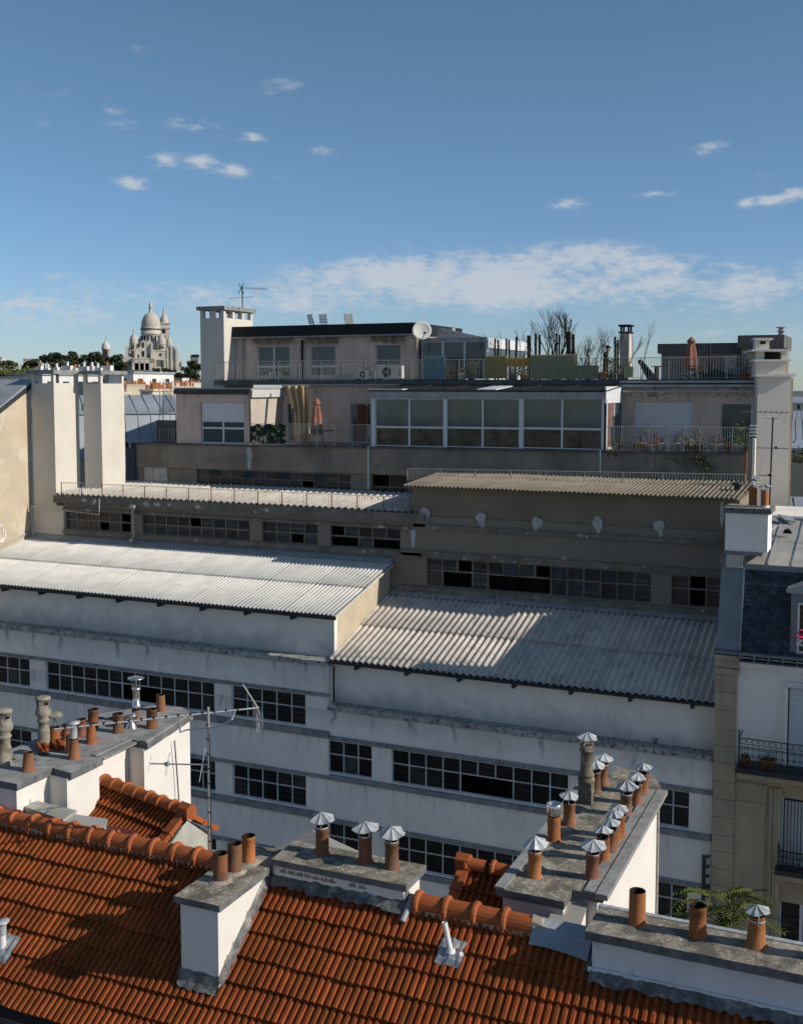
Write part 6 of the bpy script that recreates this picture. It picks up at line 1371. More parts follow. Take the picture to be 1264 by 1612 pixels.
def balcony(x0, x1, z0, h, y0, label_name):
    sb_ = part(MB().box(x0-.1, x1, y0-.02, YM+.05, z0-.16, z0), 'balcony_slab', gutter_m, mb_)
    part(MB().box(x0-.04, x1, y0+.1, YM+.05, z0-.34, z0-.16), 'balcony_corbel', stone, mb_)
    o = part(MB().cyl((x0,y0,z0+h),(x1,y0,z0+h), .02, n=6).cyl((x0,y0,z0+.06),(x1,y0,z0+.06), .014, n=6).cyl((x0,y0,z0+h*.82),(x1,y0,z0+h*.82), .01, n=5).cyl((x0,y0,z0+h*.3),(x1,y0,z0+h*.3), .01, n=5).cyl((x0,y0,z0),(x0,y0,z0+h+.25), .025, n=6).cyl((x0,y0,z0+h),(x0,YM,z0+h), .02, n=5).cyl((x0,y0,z0+.06),(x0,YM,z0+.06), .014, n=5), label_name, iron, mb_)
    b = MB(); n = int((x1-x0)/.17)
    for i in range(n):
        x = x0+.085+i*.17; b.cyl((x,y0,z0+.06),(x,y0,z0+h*.82), .007, n=4); scroll(b, (x-.04,z0+h*.91), .045, y0, 0, 1.3); 
        scroll(b, (x+.045,z0+h*.68), .05, y0, .5); scroll(b, (x-.045,z0+h*.68), .05, y0, 2.6, -1.4); b.cyl((x-.05,y0,z0+h*.45),(x+.05,y0,z0+h*.45), .018, .018, 5); scroll(b, (x+.04,z0+h*.16), .045, y0, 1.2); scroll(b, (x-.04,z0+h*.16), .045, y0, 1.9, -1.4)
    part(b, 'ironwork', iron, o, kind='stuff')
zb_ = WY(1200,1214,34.9).z; balcony(WY(1162,1200,34.9).x, 3.0, zb_, .95, 34.9, 'balcony_railing')
zb2_ = WY(1240,1372,35.3).z; balcony(WY(1224,1360,35.3).x, WY(1224,1360,35.3).x+1.8, zb2_, .62, 35.3, 'window_railing')
x0 = WY(1226,1400,YM).x; part(MB().box(x0, x0+1.9, YM-.14, YM+.05, zb2_-.55, zb2_-.34), 'dentil_cornice', stone, mb_)
b = MB()
for k in range(24): b.box(x0+.05+k*.075, x0+.09+k*.075, YM-.18, YM-.14, zb2_-.52, zb2_-.46)
part(b, 'dentil', stone, mb_, kind='stuff')
window(mb_, pv0, pv1, pz0, pz1, YM+.2, 2, 0, white_p, apt_g, {(0,0),(1,0)}, .1); part(MB().box(pv0+.05, pv1-.05, YM+.22, YM+.23, pz0, pz1), 'window_glass', mat('dark_clear_glass', (.03,.03,.035), .05, .2, 1, spec=.6), mb_)
cur = mat('white_net_curtain', (.45,.45,.45), .9, .1, 4); b = MB()
for k in range(10): x = pv0+.12+k*.1; b.cyl((x,YM+.17,pz0+.1),(x,YM+.17,pz1-.12), .045, n=6)
part(b, 'net_curtain', cur, mb_)
window(mb_, pv0, pv1, lz1-2.2, lz1, YM+.2, 2, 0, white_p, pane_d, (), .1)
for px, py, lb in ((1173,1197,'small terracotta flower pot at the left end of the iron balcony'),(1203,1197,'terracotta pot with green leaves on the iron balcony'),(1212,1197,'second leafy terracotta pot on the iron balcony, nearer the shutter')):
    q = WY(px, py, 35.15); t_ = thing('flower_pot', lb, 'plant', (q.x,35.15,zb_), 'flower pots on the iron balcony'); part(MB().lathe((q.x,35.15,zb_), [(0,0),(.1,0),(.14,.24),(.16,.25),(.16,.29),(.12,.29),(0,.25)], 12), 'pot', pot_o, t_); b = MB(); leaves(b, (q.x,35.15,zb_+.27), .16, .16, 50, .05, random.Random(px)); part(b, 'foliage', leafm[1 if px > 1180 else 0], t_, kind='stuff')
# its chimney
mc = thing('roof_chimney', 'pale grey rendered chimney block with two hooded pots above the slate mansard', 'chimney', (-4.25, 36.9, 18.3))
cx0, cx1 = WY(1141,830,36.35).x, WY(1208,830,36.35).x; cz0, cz1 = WY(1170,868,36.35).z, WY(1170,808,36.35).z
part(MB().box(cx0, cx1, 36.35, 37.5, cz0, cz1), 'wall', mat('blue_grey_render', (.86,.80,.72), .9, .08, 1.4, .2, (.35,.36,.37), 2, .2, 30, blotch=((.58,.58,.57), 1.6, .56, .66, .5)), mc)
part(MB().box(cx0-.02, cx1-.15, 36.3, 37.5, cz0-.12, cz0), 'base_flashing', zincd, mc); part(MB().box(cx0+.05, cx0+.55, 36.36, 37.4, TZ-.1, cz0-.12), 'base_wall', zinc_l, mc)
slab2(mc, [(cx0-.06,36.27),(cx1+.1,36.27),(cx1+.1,37.58),(cx0-.06,37.58)], cz1+.17, .17, slabm, slabedge)
for px, dy, s, n_ in ((1184,.55,1.25,1.35),(1203,.5,1.25,1.1)):
    q = WY(px, 800, 36.35+dy); pot(mc, (q.x,36.35+dy,cz1+.17), 'thin', 1, s, n_, 1.02); part(MB().lathe((q.x,36.35+dy,cz1+.17), [(.16,0),(.15,.05),(.12,.06)], 12), 'collar', galv, mc)
q = WY(1185, 800, 36.9); inst(CAP, 'upper_cap', mc, Matrix.Translation((q.x+.06,36.95,cz1+.17+.385*1.25*1.35+.26)) @ Matrix.Diagonal((1.,1.,.8,1)))
# aerial beside it
an3 = thing('tv_antenna', 'slim aerial mast with a long yagi in front of the tall white chimney', 'antenna', (WY(1205,800,37.8).x, 37.8, 19))
p0, p1 = WY(1210,812,37.8), WY(1216,657,37.8); part(MB().cyl(p0, p1, .028, n=7), 'mast', gutter_m, an3)
A, B = WY(1167,648,37.8), WY(1240,650,37.8); part(MB().cyl(A, B, .014, n=6), 'boom', alu, an3); b = MB()
for k in range(9): c = A.lerp(B, .06+.115*k); b.cyl(c-Vector((0,.09,.0)), c+Vector((0,.09,0)), .006, n=4); b.box(c.x-.02,c.x+.02,c.y-.02,c.y+.02,c.z,c.z+.035)
part(b, 'director', black, an3, kind='stuff'); b = MB()
for k in range(5): c = WY(1227+3.2*k, 632+.0*k, 37.8); b.cyl(c, WY(1230+2*k, 667, 37.9), .005, n=4)
part(b, 'reflector', alu, an3, kind='stuff')
part(MB().tube([WY(1201,649,37.8),WY(1203,658,37.8),WY(1216,660,37.8),WY(1225,658,37.8),WY(1227,650,37.8)], .01, 5), 'bracket', alu, an3)
for yy, xa, xb in ((705,1190,1240),(748,1193,1216)): part(MB().cyl(WY(xa,yy,37.8), WY(xb,yy+1,37.8), .012, n=5).box(*[f for i_ in range(3) for f in (WY((xa+xb)/2+6,yy,37.8)[i_]-.04, WY((xa+xb)/2+6,yy,37.8)[i_]+.04)]), 'cross_element', gutter_m, an3)
b = MB().tube([WY(1193,746,37.8),WY(1197,718,37.8),WY(1200,718,37.8),WY(1196,746,37.8)], .006, 4); part(b, 'loop_element', alu, an3)

# ================================================================== tall white chimney at the right end
tc_ = thing('tall_chimney', 'tall cream chimney shaft with stepped vented head at the right end', 'chimney', (-4.62, 47.5, 12))
cX0, cX1 = WY(1191,650,47.5).x, WY(1243,650,47.5).x
cr2 = mat('cream_shaft_render', (.66,.61,.54), .9, .06, .7, .2, (.42,.38,.33), 1, .1, 30)
part(MB().box(cX0, cX1, 47.5, 51.5, 12, 24.35), 'shaft', cr2, tc_)
z = 14.; k = 0
while z < 24.3:
    part(MB().box(cX1+.002, cX1+.1, 47.55, 48.1 if k % 2 else 47.95, z, min(z+.5,24.34)), 'quoin', stone, tc_); z += .515; k += 1
part(MB().box(cX0-.1, cX1+.16, 47.35, 51.6, 24.35, 24.47), 'shoulder', white_c, tc_)
ux0, ux1 = WY(1190,580,47.6).x, WY(1238,580,47.6).x; za = 24.47; zb3 = WY(1215,569,47.6).z; zc3 = WY(1215,553,47.6).z; 
part(MB().box(ux0, ux1, 47.6, 50.5, za, zb3), 'head', cr2, tc_); part(MB().box(ux0-.1, ux1+.14, 47.45, 50.6, zb3, zb3+.08), 'ledge', white_c, tc_)
for x in (ux0, ux1-.2):
    for y in (47.6, 50.3): part(MB().box(x, x+.2+.12*(x == ux0), y, y+.2, zb3+.08, zc3), 'corner_post', cr2, tc_)
part(MB().box(ux0+.2, ux1-.1, 48.6, 48.7, zb3+.08, zc3), 'flue_back', dark, tc_)
part(MB().box(ux0-.18, ux1+.16, 47.4, 50.7, zc3, zc3+.08), 'cap_slab', white_c, tc_)
lx0, lx1 = WY(1191,545,47.8).x, WY(1213,545,47.8).x; zd = zc3+.08; ze = WY(1200,535,47.8).z
b = MB(); facade(b, lx0, lx1, zd, ze, 47.8, [(lx0+.18, lx1-.14, zd+.22, ze-.05)], .2); b.face(((lx1,47.8,zd),(lx1,48.6,zd),(lx1,48.6,ze),(lx1,47.8,ze))); b.face(((lx0,47.8,zd),(lx0,47.8,ze),(lx0,48.6,ze),(lx0,48.6,zd))); b.box(lx0,lx1,48.5,48.6,zd,ze); part(b, 'lantern', cr2, tc_)
part(MB().box(lx0-.06, lx1+.14, 47.7, 48.7, ze, ze+.07), 'lantern_cap', white_c, tc_)
q = WY(1243,590,48.5); tc_.rotation_euler = (0,0,rad(13)); part(MB().lathe((q.x,48.5,24.47), [(.12,0),(.12,.5),(.13,.52),(.1,.52),(0,.4)], 12), 'clay_pot', pot_o, tc_)

# ailanthus in the courtyard, bottom right
ai = thing('courtyard_tree', 'leafy courtyard tree with long pinnate fronds behind the bottom right chimney', 'tree', (-2.2, 27, 0))
b = MB(); rn = random.Random(4); base = Vector((WY(1140,1480,27).x, 27, 0)); top = Vector((base.x, 27, WY(1140,1460,27).z)); b.cyl(base, top, .12, .07, 8); fr = MB(); dk = MB()
for (px, py, Y_) in ((1098,1396,26.6),(1085,1412,27.2),(1110,1402,27.4),(1150,1405,26.8),(1163,1400,26.4),(1182,1398,27.0),(1190,1412,26.4),(1170,1420,27.2),(1125,1425,27),(1100,1432,26.6),(1155,1432,27.3),(1075,1440,27),(1195,1440,27),(1035,1445,27.5),(1215,1445,26.7),(1140,1445,26.8),(1178,1440,26.5)):
    tip = WY(px, py, Y_); pts = [top]; mid = top.lerp(tip, .55)+Vector((0,0,.25)); stem = [top.lerp(mid, i/4) for i in range(5)]+[mid.lerp(tip, i/6) for i in range(1,7)]; b.tube(stem[:6], .015, 5)
    for sgn in range(3):
        d0 = (tip-mid).normalized() if sgn == 0 else Vector((rn.uniform(-1,1),rn.uniform(-1,.3),rn.uniform(-.3,.4))).normalized(); s0_ = mid if sgn == 0 else tip-(tip-mid)*rn.uniform(.0,.7); L = .8
        sd_ = d0.cross(Vector((0,0,1))).normalized()
        for k in range(11):
            c = s0_+d0*(L*k/10)-Vector((0,0,.25*(k/10)**2))
            for s in (1,-1):
                dl = (sd_*s*.9+d0*.45-Vector((0,0,.25))).normalized()*.17; e = d0*.035; fr.face((c, c+dl*.5+e, c+dl, c+dl*.5-e))
part(b, 'trunk', bark, ai); part(fr, 'crown', mat('ailanthus_leaf', (.10,.12,.022), .65, .4, 3), ai)
# ================================================================== FAR CITY AND THE HILL
def far(px, py, D):
    d = ray(px, py); return EYE + d*(D/d.dot(FW))
hz_m = mat('hill_grass', (.055,.06,.025), .95, .3, .05)
b = MB(); NX, ND = 40, 14; Gd = []
def hillz(px, D):
    lat = 1/(1+math.exp((px-330)/28))*(1/(1+math.exp((-420-px)/60)))
    ramp = min(1, max(0, (D-850)/400)); ramp = ramp*ramp*(3-2*ramp); back = min(1, max(0, (1900-D)/300))
    return 24+ (2+ 15.5*ramp)*lat*back - 24*(1-lat*back)
for j in range(ND+1):
    D = 600+1400*j/ND; row = []
    for i in range(NX+1):
        px = -560+1100*i/NX; p = far(px, 607, D); row.append(Vector((p.x, p.y, hillz(px, D) if D > 650 else 0)))
    Gd.append(row)
for j in range(ND):
    for i in range(NX): b.face((Gd[j][i], Gd[j][i+1], Gd[j+1][i+1], Gd[j+1][i]), 0, True)
solo(b, 'hill', hz_m, kind='structure')
# ---- basilica
trav = mat('travertine', (.52,.48,.42), .9, .16, .12, .5, (.30,.28,.25), .12)
trav_d = mat('travertine_dome', (.46,.425,.37), .9, .12, .2, .3, (.30,.28,.25), .2)
bd = 1290; bo = far(238.8, 582.5, bd); bas = thing('basilica', 'white domed basilica with bell tower on top of the wooded hill', 'church', bo)
u_ = bd/1750*.1345; BR = Matrix.Translation(bo) @ Matrix.Rotation(YAW+.215, 4, 'Z')   # faces the city
class LB(MB):
    def bx(s, a, c, y0, y1, zb, zt5, m=0): s.box((a-660)*u_, (c-660)*u_, y0, y1, (985-zb)*u_, (985-zt5)*u_, m, M=BR); return s
    def lt(s, ax, y, prof, n=20, m=0): s.lathe(BR @ Vector(((ax-660)*u_, y, 0)), [(r*u_, (985-z)*u_) for r, z in prof], n, m); return s
    def cone(s, ax, y, r, zb, zt5, n=8, m=0): return s.lt(ax, y, [(r, zb), (0, zt5)], n, m)
def bp(mb, name, m=trav): return part(mb, name, m, bas)
bp(LB().bx(375,955,14,46,985,745), 'nave'); bp(LB().bx(340,455,8,32,985,838).bx(340,450,8,32,838,830), 'left_wing')
b = LB().bx(365,410,10,22,850,705); bp(b, 'left_buttress')
bp(LB().bx(440,470,0,12,985,850).bx(518,532,0,12,985,880).bx(576,590,0,12,985,880).bx(634,690,0,12,985,850).bx(440,690,0,12,905,850).bx(436,694,-.5,12,856,846), 'porch')
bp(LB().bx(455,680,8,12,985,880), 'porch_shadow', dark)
gw = LB(); P3 = lambda zx, zy, y: BR @ Vector(((zx-660)*u_, y, (985-zy)*u_)); gw.prism([P3(480,870,9),P3(480,752,9),P3(540,700,9),P3(545,650,9),P3(570,632,9),P3(597,650,9),P3(602,700,9),P3(700,752,9),P3(700,870,9)], (BR.to_3x3() @ Vector((0,8,0)))); gable = bp(gw, 'front_gable')
def dk(name, rects, y, root=bas): 
    for a, c, z0, z1 in rects: part(LB().bx(a, c, y, y+.4, z0, z1), name, dark, root)
dk('niche', ((557,583,825,762),(508,522,842,798),(622,636,842,798),(560,580,718,660)), 8.4)
for ax in (480, 668): bp(LB().bx(ax-13,ax+13,6,9,860,690).cone(ax,7.5,16,690,655), 'pinnacle')
def turret(ax, y, r, zw, zd, ztop, zl, name='turret'):
    o = bp(LB().lt(ax, y, [(r*1.06,zw),(r*1.06,zd+6),(r*1.12,zd+4),(r*1.12,zd),(r*.98,zd)], 20), name)
    H = zd-ztop; part(LB().lt(ax, y, [(r*.98,zd),(r*1.0,zd-H*.2),(r*.93,zd-H*.42),(r*.75,zd-H*.66),(r*.48,zd-H*.86),(r*.2,zd-H)], 20), 'dome', trav_d, o)
    part(LB().lt(ax, y, [(r*.16,ztop+3),(r*.2,ztop-(ztop-zl)*.3),(r*.22,ztop-(ztop-zl)*.34),(r*.13,ztop-(ztop-zl)*.6),(0,zl)], 10), 'lantern', trav, o); return o
for (ax, y, r, zw, zd, zt6, zl) in ((462,18,50,760,664,560,470),(781,18,50,760,670,562,530),(872,34,40,790,684,592,560),(540,40,42,760,660,590,560)):
    o = turret(ax, y, r, zw, zd, zt6, zl)
    for a in (-22,0,22): part(LB().bx(ax+a-6, ax+a+6, y-r*1.09*u_-.1+abs(a)*.012, y-r*u_*1.0+abs(a)*.012+.6, min(zw,735), zd+32), 'arch', dark, o)
dr = bp(LB().lt(660, 34, [(124,760),(124,650),(112,648),(112,560),(121,556),(123,540),(118,538),(118,490),(123,486),(123,474),(112,472)], 32), 'drum')
part(LB().lt(660, 34, [(111,474),(113,450),(110,420),(103,388),(90,358),(71,328),(48,308),(30,300)], 32), 'dome', trav_d, dr)
part(LB().lt(660, 34, [(24,302),(18,270),(16,250),(20,246),(19,215),(12,185),(7,165),(3,160),(3,146),(0,130)], 12), 'lantern', trav, dr)
for k in range(32):
    a = 2*math.pi*(k+.5)/32
    for (r0, z0, z1, w_) in ((113,632,574,9),(119,505,492,7)):
        if k % 2 and r0 == 113: continue
        c = BR @ Vector((math.cos(a)*r0*u_, 34+math.sin(a)*r0*u_, 0)); dq = Matrix.Translation(BR @ Vector((math.cos(a)*r0*u_, 34+math.sin(a)*r0*u_, 0))) @ Matrix.Rotation(YAW+.215+a, 4, 'Z')
        if math.sin(a) < .25: part(MB().box(-.3,.35,-w_*u_,w_*u_,(985-z0)*u_,(985-z1)*u_,M=dq), 'drum_window', dark, dr)
bt = bp(LB().bx(770,884,62,74,760,402).bx(764,890,61,75,470,455).bx(764,890,61,75,412,400), 'bell_tower')
part(LB().bx(795,832,61.4,62.3,525,482).bx(800,830,61.4,62.3,600,560), 'belfry_opening', dark, bt); part(LB().lt(818,68,[(54,402),(54,385),(50,360),(38,330),(22,300),(14,285),(13,250),(8,225),(0,200)],20), 'tower_dome', trav_d, bt)
for a in (778, 876): part(LB().cone(a,62.5,9,455,425,6), 'corner_pinnacle', trav, bt)
ts = bp(LB().bx(700,842,13,42,985,748), 'transept'); part(LB().lt(765,0,[(0,0)],3) if False else MB().lathe(BR @ Vector(((765-660)*u_,12.9,(985-803)*u_)), [(0,0),(1.6,0),(1.6,.2)], 16, M=(BR.to_3x3() @ Matrix.Rotation(math.pi/2,3,'X')).to_4x4()), 'rose_window', dark, ts)
for a in (728,751,774): part(LB().bx(a-6,a+6,12.7,13.2,940,872), 'lancet', dark, ts)
part(LB().bx(696,846,12.4,13,760,748).bx(696,720,11,14,985,860).bx(805,820,11,14,985,860).bx(700,842,12,13,868,856), 'string_course', trav, ts)
rt_ = bp(LB().bx(842,930,16,50,985,730), 'apse'); part(LB().prism([P3(850,735,15.5),P3(935,735,15.5),P3(920,690,15.5),P3(900,700,15.5)], BR.to_3x3() @ Vector((0,20,0))), 'apse_gable', trav, rt_)
for a, zt7 in ((850,740),(893,690),(950,712)): part(LB().bx(a-9,a+9,12,16,985,zt7).cone(a,14,13,zt7,zt7-28,6), 'buttress', trav, rt_)
for a in (868,880,905,918,935): part(LB().bx(a-4,a+4,15.6,16.1,930,850).bx(a-3,a+3,15.6,16.1,820,770), 'lancet', dark, rt_)
bp(LB().bx(930,975,18,40,985,760), 'apse_end'); bp(LB().bx(960,1016,20,36,985,882).bx(956,1020,19.5,36,884,876), 'annex'); dk('annex_window', ((985,992,945,900),(1000,1007,945,900)), 19.8)
dk('side_window', ((405,418,935,890),(428,436,935,890)), 7.7)
st = bp(LB().bx(390,600,-22,-1,1040,988), 'stairs', mat('grey_steps', (.28,.27,.26), .9, .2, .3))
# ---- water tower on the hill
wt = thing('stone_tower', 'small domed stone tower with thin mast rising from the trees left of the basilica', 'tower', far(168,560,1260)); p = far(168, 575, 1260); s = 1260/1750
part(MB().lathe(p, [(6*s,-4),(6*s,24*s),(7*s,24.5*s),(7*s,27*s),(6.3*s,27*s)], 16), 'shaft', trav, wt); part(MB().lathe(p, [(7*s,27*s),(6*s,32*s),(3*s,36*s),(1.5*s,37*s),(1.5*s,39*s),(0,39.5*s)], 16), 'dome', mat('white_lead_dome', (.5,.5,.5), .6, .1, .3), wt); part(MB().cyl(p+Vector((0,0,39*s)), p+Vector((0,0,49*s)), .25, .1, 5), 'mast', gutter_m, wt)
Mt = Matrix.Translation(p) @ Matrix.Rotation(YAW,4,'Z'); part(MB().prism([Mt @ Vector(v) for v in ((-4*s,-6.3*s,10*s),(4*s,-6.3*s,10*s),(4*s,-6.3*s,24*s),(0,-6.3*s,30*s),(-4*s,-6.3*s,24*s))], Mt.to_3x3() @ Vector((0,.6,0))), 'louvre_gable', mat('dark_brown_louvre', (.05,.04,.035), .9, .2), wt)
# ---- trees of the hill
tr_l = [mat('hill_tree_leaf_%s' % k, c, .8, .45, .25) for k, c in (('dark', (.022,.034,.012)), ('mid', (.034,.048,.016)), ('olive', (.06,.062,.02)))]
tr_b = mat('hill_tree_bark', (.05,.04,.03), .95, .3)
def crown_mb(rn, w_, h, n, s):
    mb = MB(); cl = [(Vector((rn.gauss(0,.33)*w_, rn.gauss(0,.33)*w_, h*(.35+.5*rn.random()))), w_*rn.uniform(.22,.36)) for _ in range(9)]
    for i in range(n):
        c, r = rn.choice(cl); d = Vector((rn.gauss(0,1), rn.gauss(0,1), rn.gauss(0,1))).normalized(); p = c+d*r*rn.uniform(.75,1.08); t1 = d.orthogonal().normalized(); t2 = d.cross(t1); a = rn.uniform(0,6.28); e1 = (t1*math.cos(a)+t2*math.sin(a)+d*rn.uniform(-.3,.3))*s*rn.uniform(.6,1.3); e2 = (t2*math.cos(a)-t1*math.sin(a)+d*rn.uniform(-.4,.4))*s*rn.uniform(.5,1.1)
        mb.face((p-e1, p-e2*.9, p+e1, p+e2))
    return mb
CR = []
for k in range(4):
    rn = random.Random(50+k); CR.append((crown_mb(rn, 8.5, 11, 620, .85).mesh('crown', tr_l[k % 3]), MB().cyl((0,0,-2),(0,0,5.5), .5, .3, 7).cyl((0,0,4),(2,1,8), .25, .12, 5).cyl((0,0,4.5),(-2,.5,8.5), .22, .1, 5).mesh('trunk', tr_b)))
TG = 'trees on the far hill'
def tree(px, py, D, sc, k, lb):
    p = far(px, 607, D); zt8 = far(px, py, D).z; zg = zt8-12.5*sc
    t_ = thing('hill_tree', lb, 'tree', (p.x, p.y, zg), TG); t_.scale = (sc,)*3; t_.rotation_euler = (0,0,R.uniform(0,6.28))
    for me, nm in zip(CR[k], ('crown','trunk')):
        o = bpy.data.objects.new(nm, me); C.objects.link(o); o.parent = t_
rn = random.Random(21)
ORD = ('first','second','third','fourth','fifth','sixth','seventh','eighth','ninth','tenth','eleventh','twelfth','thirteenth','fourteenth','fifteenth')
for i, px in enumerate((72,80,89,98,106,115,124,133,142,150,158,166,175,184,190)): tree(px, 553+rn.uniform(-3,4)+(5 if px > 155 else 0)+(4 if px < 80 else 0), 1225+rn.uniform(-40,20), rn.uniform(.9,1.25), i % 4, ORD[i]+' tree from the left along the top of the dense wood left of the basilica')
for i, px in enumerate((90,103,118,134,149,163,177,188,196)): tree(px, 567+rn.uniform(-2,4), 1150+rn.uniform(-30,30), rn.uniform(.9,1.2), (i+1) % 4, ORD[i]+' tree from the left in the lower row of the wood left of the basilica')
tree(182, 560, 1235, 1.0, 1, 'round dark tree between the domed stone tower and the basilica')
for i, px in enumerate((-6,6,16)): tree(px, 566, 1150, 1.0, i % 4, ORD[i]+' dark tree from the left edge of the picture on the hill')
for i, px in enumerate((44,50,56)): tree(px, 566-(i == 2)*3, 1210, 1.0, i % 4, ('left','middle','right')[i]+' of three dark round trees beside the white houses on the hill')
for i, (px, py) in enumerate(((246,579),(252,578),(258,579),(264,578),(270,580),(277,580))): tree(px, py, 1235, .5, 2 if i % 2 else 1, ORD[i]+' from the left of the small clipped trees before the basilica')
for i, (px, py) in enumerate(((246,596),(256,594),(268,592),(272,585),(280,583),(284,592),(288,586),(294,592),(296,584),(303,581),(304,591),(310,583),(312,592))): tree(px, py, 1130+rn.uniform(-20,30), .85 if i > 2 else .6, i % 4, ORD[i]+' tree from the left on the slope below the basilica')
for i, (px, py) in enumerate(((297,574),(303,567),(309,565),(314,569))): tree(px, py, 1240, 1.0, i % 4, ORD[i]+' dark tree from the left beside the slate house right of the basilica')
# ---- houses
wallc = [mat('far_wall_%s' % k, c, .9, .1, .15, .3, (.3,.28,.25), .3) for k, c in (('cream', (.55,.5,.42)), ('white', (.66,.65,.62)), ('ochre', (.45,.38,.28)), ('grey', (.34,.33,.31)))]
zfar = mat('far_zinc', (.36,.39,.42), .5, .15, .3, .2, (.25,.27,.3), .5, metal=.3); potf = mat('far_pots', (.42,.15,.06), .8, .2, 2, rnd=.3); fwin = mat('far_window', (.03,.035,.04), .2, .3, 1)
def stack(root, M, x, y, z, L, w_, h, n, rn, wm, pname='chimney'):
    o = part(MB().box(x-w_/2, x+w_/2, y-L/2, y+L/2, z-1.5, z+h, M=M).box(x-w_/2-.08, x+w_/2+.08, y-L/2-.08, y+L/2+.08, z+h, z+h+.15, M=M), pname, wm, root)
    for k in range(n):
        if rn.random() < .12: continue
        c = M @ Vector((x+rn.uniform(-.1,.1), y-L/2+.25+(L-.5)*k/max(1,n-1), z+h+.1)); hh = rn.uniform(.3,.6); part(MB().cyl(c, c+Vector((0,0,hh)), .13, .11, 7), 'pot', potf if rn.random() < .85 else galv, o)
def house(px, D, w_, d_, ytop, style, wm, label, rn, rotz=None, nst=2, nwin=4, floors=3, gz=0.):
    p = far(px, 607, D); zt9 = far(px, ytop, D).z-(1.5 if nst else 0); rz1 = rn.uniform(-.35,.35) if rotz is None else rotz; M = Matrix.Translation((p.x,p.y,0)) @ Matrix.Rotation(rz1,4,'Z')
    t_ = thing('town_house', label, 'building', (p.x,p.y,gz)); rh = {'zinc':2.2,'mansard':3.6,'flat':.25,'gable':3.0}[style]; ze = zt9-rh; a, c = w_/2, d_/2
    part(MB().box(-a,a,-c,c,gz-2,ze,M=M), 'wall', wm, t_)
    rb = MB(); V = lambda x,y,z: M @ Vector((x,y,z))
    if style == 'flat': rb.box(-a-.2,a+.2,-c-.2,c+.2,ze,ze+.25,M=M)
    elif style == 'mansard':
        e = .8; rb.hexa([V(-a-.1,-c-.1,ze),V(a+.1,-c-.1,ze),V(a+.1,c+.1,ze),V(-a-.1,c+.1,ze),V(-a+.0,-c+e,ze+2.5),V(a-.0,-c+e,ze+2.5),V(a-.0,c-e,ze+2.5),V(-a+.0,c-e,ze+2.5)]); rb.hexa([V(-a+.0,-c+e-.1,ze+2.51),V(a,-c+e-.1,ze+2.51),V(a,c-e+.1,ze+2.51),V(-a,c-e+.1,ze+2.51),V(-a,-.3,zt9),V(a,-.3,zt9),V(a,.3,zt9),V(-a,.3,zt9)])
    else: rb.hexa([V(-a-.15,-c-.2,ze),V(a+.15,-c-.2,ze),V(a+.15,c+.2,ze),V(-a-.15,c+.2,ze),V(-a-.15,-.2,zt9),V(a+.15,-.2,zt9),V(a+.15,.2,zt9),V(-a-.15,.2,zt9)])
    ro = part(rb, 'roof', zfar if style != 'gable' else slate, t_)
    if style in ('zinc','mansard') and D < 260:
        sb = MB(); n = int(w_/.75)
        for k in range(n+1):
            x = -a+w_*k/n
            if style == 'zinc': sb.tube([V(x,-c-.2,ze+.03),V(x,-.2,zt9+.03)], .035, 4)
            else: sb.tube([V(x,-c-.1,ze+.03),V(x,-c+.8,ze+2.54),V(x,-.3,zt9+.03)], .035, 4)
        part(sb, 'seam', zinc, ro, kind='stuff')
    for f in range(floors):
        for k in range(nwin):
            x = -a+w_*(k+.5)/nwin; z = ze-.7-f*3.0
            for M2, hw in ((M,c),):
                part(MB().box(x-.5,x+.5,-hw-.03,-hw+.05,z-1.7,z,M=M2), 'window', fwin, t_)
            if d_ > 6 and k < max(1,int(nwin*d_/w_)):
                y = -c+d_*(k+.5)/max(1,int(nwin*d_/w_)); part(MB().box(a-.05,a+.03,y-.5,y+.5,z-1.7,z,M=M), 'window', fwin, t_)
    for s in range(nst):
        x = (-a+.3) if s == 0 else (a-.3 if s == 1 else rn.uniform(-a*.6,a*.6)); stack(t_, M, x, rn.uniform(-.5,.5), zt9-rh*.5, d_*rn.uniform(.35,.6), .55, rh*.5+rn.uniform(.4,1.0), int(d_*.9), rn, rn.choice(wallc[:3]))
    return t_
rn = random.Random(77)
LBL = ('zinc roofed town house with clay pots, among the roofs left of the pale flat',)
house(222, 70, 9, 9, 622, 'mansard', wallc[0], 'pale zinc mansard house just right of the twin pillars', rn, .8, 0, 2, 1)
stack(bpy.data.objects['town_house'], Matrix.Translation(far(243,607,80)) @ Matrix.Rotation(.3,4,'Z') @ Matrix.Translation((0,0,-24)), 0, 0, 22.6, 3.2, .9, 1.0, 6, rn, wallc[0])
house(268, 95, 8, 9, 630, 'zinc', wallc[0], 'steep zinc roofed house behind the lattice mast, left of the pale flat', rn, .15, 0, 2, 1)
house(215, 100, 5, 12, 603, 'flat', wallc[0], 'cream party wall block with a row of clay pots above the zinc mansard', rn, .25, 2, 0, 0)
house(250, 120, 6, 12, 600, 'flat', wallc[1], 'white party wall block crowded with clay pots below the hill', rn, .2, 3, 0, 0)
house(205, 150, 9, 10, 601, 'zinc', wallc[1], 'white house with dark gable beside the right pillar', rn, .1, 2, 3, 2)
house(265, 165, 11, 10, 593, 'flat', wallc[0], 'cream flat topped house below the basilica slope', rn, -.1, 2, 3, 2)
house(232, 190, 10, 9, 597, 'zinc', wallc[1], 'white zinc roofed house in the middle of the far roofs', rn, .2, 2, 3, 2)
house(295, 210, 14, 10, 598, 'zinc', wallc[0], 'long cream zinc roofed house below the wooded slope at right', rn, .0, 3, 4, 2)
